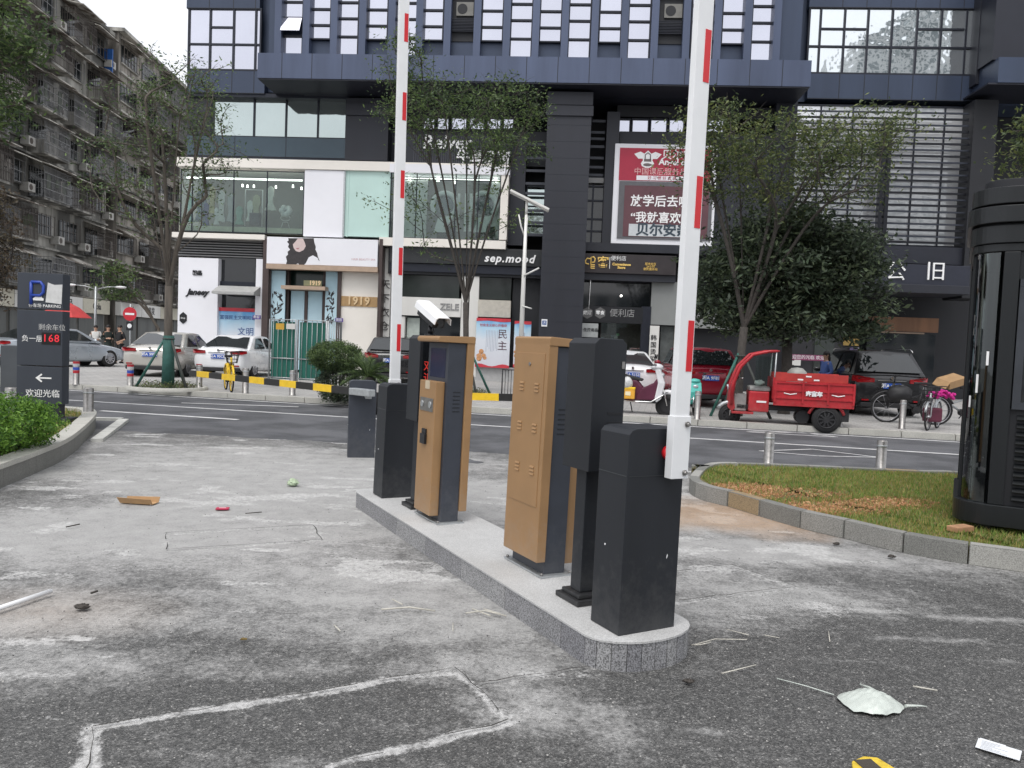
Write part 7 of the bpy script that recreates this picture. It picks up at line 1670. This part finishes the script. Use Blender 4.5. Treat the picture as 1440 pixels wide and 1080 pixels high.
# ------------------------------------------------------------------ street lamps, signs
lp = D(738, 480, 16.6); la = thing('street_lamp', 'tall white lamp post with a slanted panel head behind the gold cabinets', 'street lamp', (lp.x-.08, 16.6, .12), 0)
wm = mat('lamp_post_cream', (.72, .71, .68), .45, .1, .12, 4, streak=True)
b = MB(); b.tube([(0, 0, 0), (0, 0, 2.9), (0, 0, 4.25)], [.062, .045, .03], 12); b.build('post', wm, la)
b = MB(); b.tube([(0, 0, 3.75), (-.10, 0, 4.0), (-.16, 0, 4.25)], .018, 6); b.tube([(0, 0, 3.55), (.03, 0, 4.2)], .016, 6); b.build('bracket', wm, la)
b = MB(); b.box(-.46, .46, -.13, .13, -.025, .025, 0, Matrix.Translation((.06, 0, 4.55)) @ Matrix.Rotation(R(24), 4, 'Y')); b.build('lamp_head', wm, la, bevel=.01); b = MB(); b.tube([(0, 0, 4.24), (0, 0, 4.53)], .03, 8); b.build('neck', wm, la)
b = MB(); b.lathe([(.16, 0), (.16, .02), (.10, .06), (.095, .06)], n=16); b.build('base_flange', wm, la)
b = MB(); b.tube([(0, -.05, 2.95), (.32, -.1, 3.12)], .02, 6); b.tube([(0, -.05, 2.3), (.2, -.1, 2.25)], .016, 6); b.build('side_hook', wm, la)
def dlamp(px, y, H, label):
    x = (px-720)/FPX*y; t = thing('street_lamp', label, 'street lamp', (x, y, .12), R(10), 'double armed street lamps'); b = MB(); b.tube([(0, 0, 0), (0, 0, H)], [.08, .05], 8); b.build('post', M_['galv'], t)
    for s_ in (-1, 1):
        b = MB(); b.tube([(0, 0, H-.15), (s_*.5, 0, H), (s_*1.0, 0, H+.03)], .025, 6); b.build('arm', M_['galv'], t); b = MB(); b.ball((s_*1.15, 0, H+.02), .25, 8, 0, (1.1, .4, .25)); b.build('lamp_head', M_['white'], t)
dlamp(132, 38, 3.55, 'double armed lamp by the far shops above the standing people')
ne = thing('no_entry_sign', 'round red no entry sign on a thin pole left of the beige sedan', 'sign', ((181-720)/FPX*30.5, 30.5, .12), 0)
b = MB(); b.tube([(0, 0, 0), (0, 0, 2.5)], .03, 8); b.build('pole', M_['galv'], ne); b = MB(); b.cyl((0, -.05, 2.1), (0, -.03, 2.1), .27, n=28); b.build('disc', mat('sign_red', (.5, .015, .03), .45), ne); MB().box(-.18, .18, -.056, -.051, 2.06, 2.14).build('white_bar', M_['white'], ne)
MB().box(-.13, .13, -.05, -.03, 1.45, 1.8).build('lower_plate', M_['black'], ne); b = MB(); b.cyl((0, -.056, 1.63), (0, -.052, 1.63), .09, n=20); b.build('plate_disc', M_['white'], ne)
um = thing('parasol', 'red market parasol beyond the parking sign', 'parasol', ((90-720)/FPX*36, 36, .12)); b = MB()
n_ = 8; b.lathe([(1.15, 1.95), (.6, 2.42), (.02, 2.72)], n=8, sm=False); b.build('canopy', mat('parasol_red', (.55, .05, .05), .7, 0, .15, 4), um); b = MB(); b.tube([(0, 0, 0), (0, 0, 2.75)], .025, 8); b.build('pole', M_['galv'], um)
# ------------------------------------------------------------------ green barrier panels
gm = mat('green_site_sheet', (.012, .12, .09), .6, 0, .25, 1.5, streak=True)
def gate_panel(label, pxa, pxb, ya, yb, sheet=True, h=1.95):
    a = Vector(((pxa-720)/FPX*ya, ya, .12)); b_ = Vector(((pxb-720)/FPX*yb, yb, .12)); d = b_-a; L_ = d.length; rz = math.atan2(d.y, d.x)
    t = thing('crowd_barrier', label, 'crowd barrier', a, rz, 'steel barrier panels backed with green sheets'); b = MB()
    b.tube([(.03, 0, .02), (.03, 0, h), (L_-.03, 0, h), (L_-.03, 0, .02)], .028, 8); b.tube([(.03, 0, .22), (L_-.03, 0, .22)], .02, 6); b.tube([(.03, 0, .8), (L_-.03, 0, .8)], .02, 6); b.build('frame', M_['galv'], t)
    n_ = max(3, int(L_/.14)); b = MB()
    for k in range(1, n_): x = L_*k/n_; b.tube([(x, 0, .22), (x, 0, h)], .010, 5)
    b.build('bars', M_['galv'], t)
    if sheet: MB().box(.08, L_-.08, .03, .045, .18, h-.06).build('sheet', gm, t)
    return t
gate_panel('left steel barrier panel with green sheet and small yellow notice', 376, 415, 23.0, 22.8)
gate_panel('wider middle steel barrier panel with green sheet behind the hedge', 415.5, 458, 22.8, 22.6)
gate_panel('open barred steel panel turned away at the right end', 458.5, 478, 22.6, 23.6, False)
t = thing('notice', 'small yellow notice hanging on the left green barrier panel', 'notice', D(394, 459, 22.75)); MB().box(-.12, .12, -.02, 0, -.09, .09).build('plate', mat('notice_yellow', (.65, .38, .05), .6), t)
t = thing('notice', 'small white notice hanging between the green barrier panels', 'notice', D(409, 459, 22.75)); MB().box(-.13, .13, -.02, 0, -.08, .08).build('plate', M_['offwhite'], t)
# planter bench by the second tree and guard rail
t = thing('metal_rail', 'low dark metal rail between the tree props and the posters', 'rail', ((706-720)/FPX*20.5, 20.5, .12), R(-3)); b = MB(); b.tube([(0, 0, 0), (0, 0, .8), (.72, 0, .8), (.72, 0, 0)], .022, 6); b.tube([(0, 0, .12), (.72, 0, .12)], .015, 6)
for k in range(1, 9): b.tube([(.08*k, 0, .12), (.08*k, 0, .8)], .008, 4)
b.build('rail', M_['plastic'], t)
# ------------------------------------------------------------------ litter
def litter(name, label, cat, px, py, z=.02, rz=0, group=None): p = G(px, py, z); return thing(name, label, cat, (p.x, p.y, z), rz, group)
t = litter('cardboard_scrap', 'folded brown cardboard tray on the dusty ground at left', 'cardboard', 196, 707, .012, R(-4)); b = MB(); b.box(-.15, .15, -.05, .05, 0, .004); b.prism([(-.15, -.05, 0), (.15, -.05, 0), (.145, -.075, .05), (-.17, -.075, .055)], (0, .004, .001)); b.prism([(-.15, .05, 0), (.15, .05, 0), (.16, .06, .05), (-.15, .06, .04)], (0, .004, .001)); b.build('cardboard', mat('tan_cardboard', (.42, .26, .13), .8), t)
t = litter('red_packet', 'flat crimson packet on the dusty ground', 'packet', 313, 716, .012, R(12)); MB().box(-.055, .055, -.035, .035, 0, .012).build('packet', mat('crimson_packet', (.45, .02, .07), .5), t, bevel=.003); MB().box(-.03, .03, -.006, .006, .0122, .0128).build('stripe', wl, t)
def crumple(t, name, r_, sq, m, seed, amp=.35):
    b = MB(); b.ball((0, 0, r_*sq[2]*.8), r_, 9, 0, sq); o_ = b.build(name, m, t); q = random.Random(seed)
    for v in o_.data.vertices: v.co = Vector((v.co.x*q.uniform(1-amp, 1+amp), v.co.y*q.uniform(1-amp, 1+amp), max(.001, v.co.z*q.uniform(.6, 1.3))))
    return o_
t = litter('crumpled_wrapper', 'crumpled pale green wrapper near the far lane', 'wrapper', 412, 683, .012); crumple(t, 'wrapper', .06, (1, .8, .6), mat('pale_green_film', (.45, .55, .38), .5), 3)
# plastic bag: thin film sheet draped and wrinkled
t = litter('plastic_bag', 'flat white plastic bag with twisted handle on the driveway at right', 'bag', 1226, 992, .012, R(-10)); n_ = 22; V = []; F = []
for i in range(n_+1):
    for j in range(n_+1):
        u = i/n_*2-1; v = j/n_*2-1; rr = 1-.25*abs(u)*abs(v); x = .135*u*math.sqrt(1-.45*v*v)*(1+.07*math.sin(3*v)); y = .105*v*math.sqrt(1-.5*u*u)*(1-.22*u)*(1+.08*math.sin(4.3*u+1)); z = (.045*(1-u*u)*(1-v*v)+.012*abs(math.sin(6*u+4*v+1))*(1-.6*abs(v))*(1-.6*abs(u))+.010*abs(math.sin(11*v-5*u))*(1-u*u)+.007*abs(math.sin(19*u+2*math.sin(6*v)))*(1-abs(v))*(1-abs(u))) + .002
        V.append((x, y, z))
for i in range(n_):
    for j in range(n_): F.append((i*(n_+1)+j, (i+1)*(n_+1)+j, (i+1)*(n_+1)+j+1, i*(n_+1)+j+1))
film = mat('milky_film', (.50, .54, .50), .35, 0, .12, 20); b = MB(); b.add(V, F, 0, True); b.build('film', film, t, norm=False)
b = MB(); b.tube([(.06, .05, .02), (.02, .12, .03), (-.0, .19, .012), (.01, .22, .01)], [.016, .007, .004, .002], 5); b.tube([(.14, .0, .015), (.21, .03, .01), (.24, .035, .008)], [.008, .005, .003], 5); b.tube([(-.15, .05, .008), (-.26, .12, .006), (-.38, .17, .006)], .003, 4); b.build('handles', film, t)
t = litter('paper_leaflet', 'white printed leaflet lying at the bottom right corner', 'leaflet', 1404, 1054, .015, R(-38)); b = MB(); b.box(-.075, .075, -.045, .05, 0, .0015); b.box(-.07, .02, .05, .058, 0, .0015); b.build('paper', mat('leaflet_paper', (.72, .74, .76), .6, 0, .04, 30), t)
b = MB(); q = random.Random(9)
for k in range(7): b.box(-.06, -.06+q.uniform(.04, .1), .035-.012*k, .0375-.012*k, .0018, .0022)
b.build('printed_lines', mat('faint_print', (.3, .32, .36), .6), t)
t = litter('yellow_wrapper', 'torn yellow and white wrapper at the bottom edge', 'wrapper', 1222, 1080, .012, R(10)); b = MB(); b.prism([(-.10, -.05, 0), (.08, -.05, 0), (.06, .035, .0), (.01, .05, 0), (-.06, .02, 0)], (0, 0, .02)); b.build('wrapper', mat('yellow_foil', (.7, .5, .05), .4, 0, .3, 25), t, bevel=.006); MB().box(-.05, .02, -.045, .02, .0205, .024).build('inner_tray', mat('dark_inner', (.06, .05, .04), .7), t)
def stick(label, pts, r_=.004, m=None, name='stick', cat='stick', z=.02, group='pale sticks and twigs littering the driveway'):
    P = [G(x, y, z+r_) for x, y in pts]; c = P[0].copy(); t = thing(name, label, cat, (c.x, c.y, 0), 0, group); b = MB(); b.tube([Vector((p.x-c.x, p.y-c.y, z+r_+(.006*math.sin(i*2.1) if 0 < i < len(P)-1 else 0))) for i, p in enumerate(P)], r_, 6); b.build('shaft', m or mat('pale_stick', (.52, .50, .44), .6, 0, .2, 30), t); return t
stick('long white plastic pipe lying at the left edge', [(-30, 865), (72, 831)], .014, M_['white'], 'plastic_pipe', 'pipe', group=None)
stick('bent pale stick left of the island', [(536, 857), (575, 855), (612, 859)], .005); stick('short pale stick above the bent one', [(552, 843), (566, 850)], .004); stick('pale twig fanning near the kerb', [(655, 862), (682, 860), (712, 866)], .004); stick('second pale twig across the fan by the kerb', [(664, 856), (690, 866)], .004)
stick('third thin twig by the island kerb', [(680, 856), (704, 863)], .003); stick('short twig pointing up left of the kerb', [(637, 876), (637, 887)], .003); stick('short pale twig in the middle of the left lane', [(470, 879), (478, 887)], .004)
stick('thin zigzag wire on the ground right of the island end', [(975, 907), (1005, 900), (1050, 898), (1053, 893), (1022, 885)], .0025); stick('short wire beyond the zigzag wire', [(1074, 893), (1096, 897)], .0025); stick('slim straw left of the plastic bag, pointing up right', [(1015, 947), (1063, 935)], .003)
stick('short white stick right of the plastic bag', [(1284, 965), (1318, 971)], .004); stick('thin upright twig on the right lane', [(1165, 888), (1167, 902)], .003); stick('pale wire curl beside the island end', [(972, 907), (985, 908), (1000, 903)], .003)
stick('thin dark twig on the dusty left lane', [(345, 722), (368, 720)], .004, barkd); stick('dark twig beyond the patched trench', [(93, 741), (112, 737)], .005, barkd); stick('tiny dark scrap on the left lane', [(128, 834), (137, 831)], .006, barkd)
for px, py, r_, lb in ((968, 960, .018, 'dark crumpled scrap by the island end'), (1176, 766, .02, 'dark scrap near the planter kerb'), (1254, 784, .022, 'dark scrap beside the curved kerb at right'), (343, 900, .012, 'brown dry leaf on the left lane'), (116, 856, .03, 'rusty curled scrap at the far left')):
    t = litter('debris_scrap', lb, 'debris', px, py, .014, 0, 'small scraps littering the driveway'); crumple(t, 'scrap', r_, (1.3, .8, .5), barkd if px != 343 else mat('dry_leaf', (.16, .11, .03), .7), int(px), .45)
t = litter('oil_stain', 'dark oval patch', 'stain', 374, 978, .02) if False else None
r_ = np.random.default_rng(12); PX = np.concatenate([r_.uniform(-5.5, 5.5, 2600), r_.uniform(-2.5, 3.5, 1200)]); PY = np.concatenate([r_.uniform(2.2, 9.5, 2600), r_.uniform(2.2, 4.2, 1200)])
un = (PX-IO.x)*IU.x+(PY-IO.y)*IU.y; vn_ = (PX-IO.x)*IV.x+(PY-IO.y)*IV.y; ok = ~((np.abs(vn_) < .36) & (un > -.3) & (un < 3.95)); ok &= ~inpoly(PX, PY, outl) & ~inpoly(PX, PY, outl2); PX = PX[ok]; PY = PY[ok]; N = len(PX)
S = r_.uniform(.002, .0065, N); base_ = np.array([(1, 0, 0), (-.5, .87, 0), (-.5, -.87, 0), (0, 0, .8)]); A = r_.uniform(0, 6.3, N); V = base_[None]*S[:, None, None]; ca, sa = np.cos(A)[:, None], np.sin(A)[:, None]
X = V[:, :, 0]*ca-V[:, :, 1]*sa+PX[:, None]; Y = V[:, :, 0]*sa+V[:, :, 1]*ca+PY[:, None]; V = np.stack([X, Y, V[:, :, 2]+.014], -1).reshape(-1, 3); F = (np.arange(N)[:, None, None]*4+np.array([(0, 1, 3), (1, 2, 3), (2, 0, 3)])[None]).reshape(-1, 3)
g_ = fast_mesh('gravel', V, F, [mat('grit_light', (.4, .39, .37), .9), mat('grit_dark', (.05, .05, .05), .9)], np.repeat(r_.integers(0, 2, N), 3)); tagset(g_, 'fine grit and crumbs scattered over the driveway', 'grit', kind='stuff')
# unseen blocks behind the viewpoint, shaped and placed for their reflection in the windows
def facade_grid(name, c):
    m = mat(name, c, .8, 0, .1, .3); n = m.node_tree; l = n.links; b = n.nodes['Principled BSDF']; src = b.inputs['Base Color'].links[0].from_socket
    tcn = n.nodes.new('ShaderNodeNewGeometry'); br = n.nodes.new('ShaderNodeTexBrick'); mp = n.nodes.new('ShaderNodeMapping'); mp.inputs['Rotation'].default_value = (R(90), 0, 0); l.new(tcn.outputs['Position'], mp.inputs['Vector']); l.new(mp.outputs[0], br.inputs['Vector'])
    br.inputs['Scale'].default_value = .35; br.offset = 0; br.inputs['Color1'].default_value = (.25, .3, .32, 1); br.inputs['Color2'].default_value = (.4, .45, .47, 1); br.inputs['Mortar'].default_value = (1, 1, 1, 1); br.inputs['Mortar Size'].default_value = .22; br.inputs['Brick Width'].default_value = 1.; br.inputs['Row Height'].default_value = 1.1
    mm = n.nodes.new('ShaderNodeMix'); mm.data_type = 'RGBA'; mm.blend_type = 'MULTIPLY'; mm.inputs[0].default_value = 1; l.new(src, mm.inputs[6]); l.new(br.outputs[0], mm.inputs[7]); l.new(mm.outputs[2], b.inputs['Base Color']); return m
fg_ = facade_grid('pale_tower_wall', (.62, .63, .62))
bb2 = thing('reflected_block', 'unseen pale stepped tower block behind the viewpoint, shaped for the window reflections', 'building', (44, -50, 0), 0)
for (x0, x1, h) in ((-19, -12, 30), (-11.98, -5, 43), (-4.98, 0, 47), (.02, 4, 34)): MB().box(x0, x1, -8, 8+x0*.1, 0, h).build('wall', fg_, bb2)
bb3 = thing('reflected_block', 'unseen low pale block left of the stepped tower, kept low for the window reflections', 'building', (-10, -50, 0), 0)
MB().box(-30, 26, -8, 8, 0, 9).build('wall', fg_, bb3)
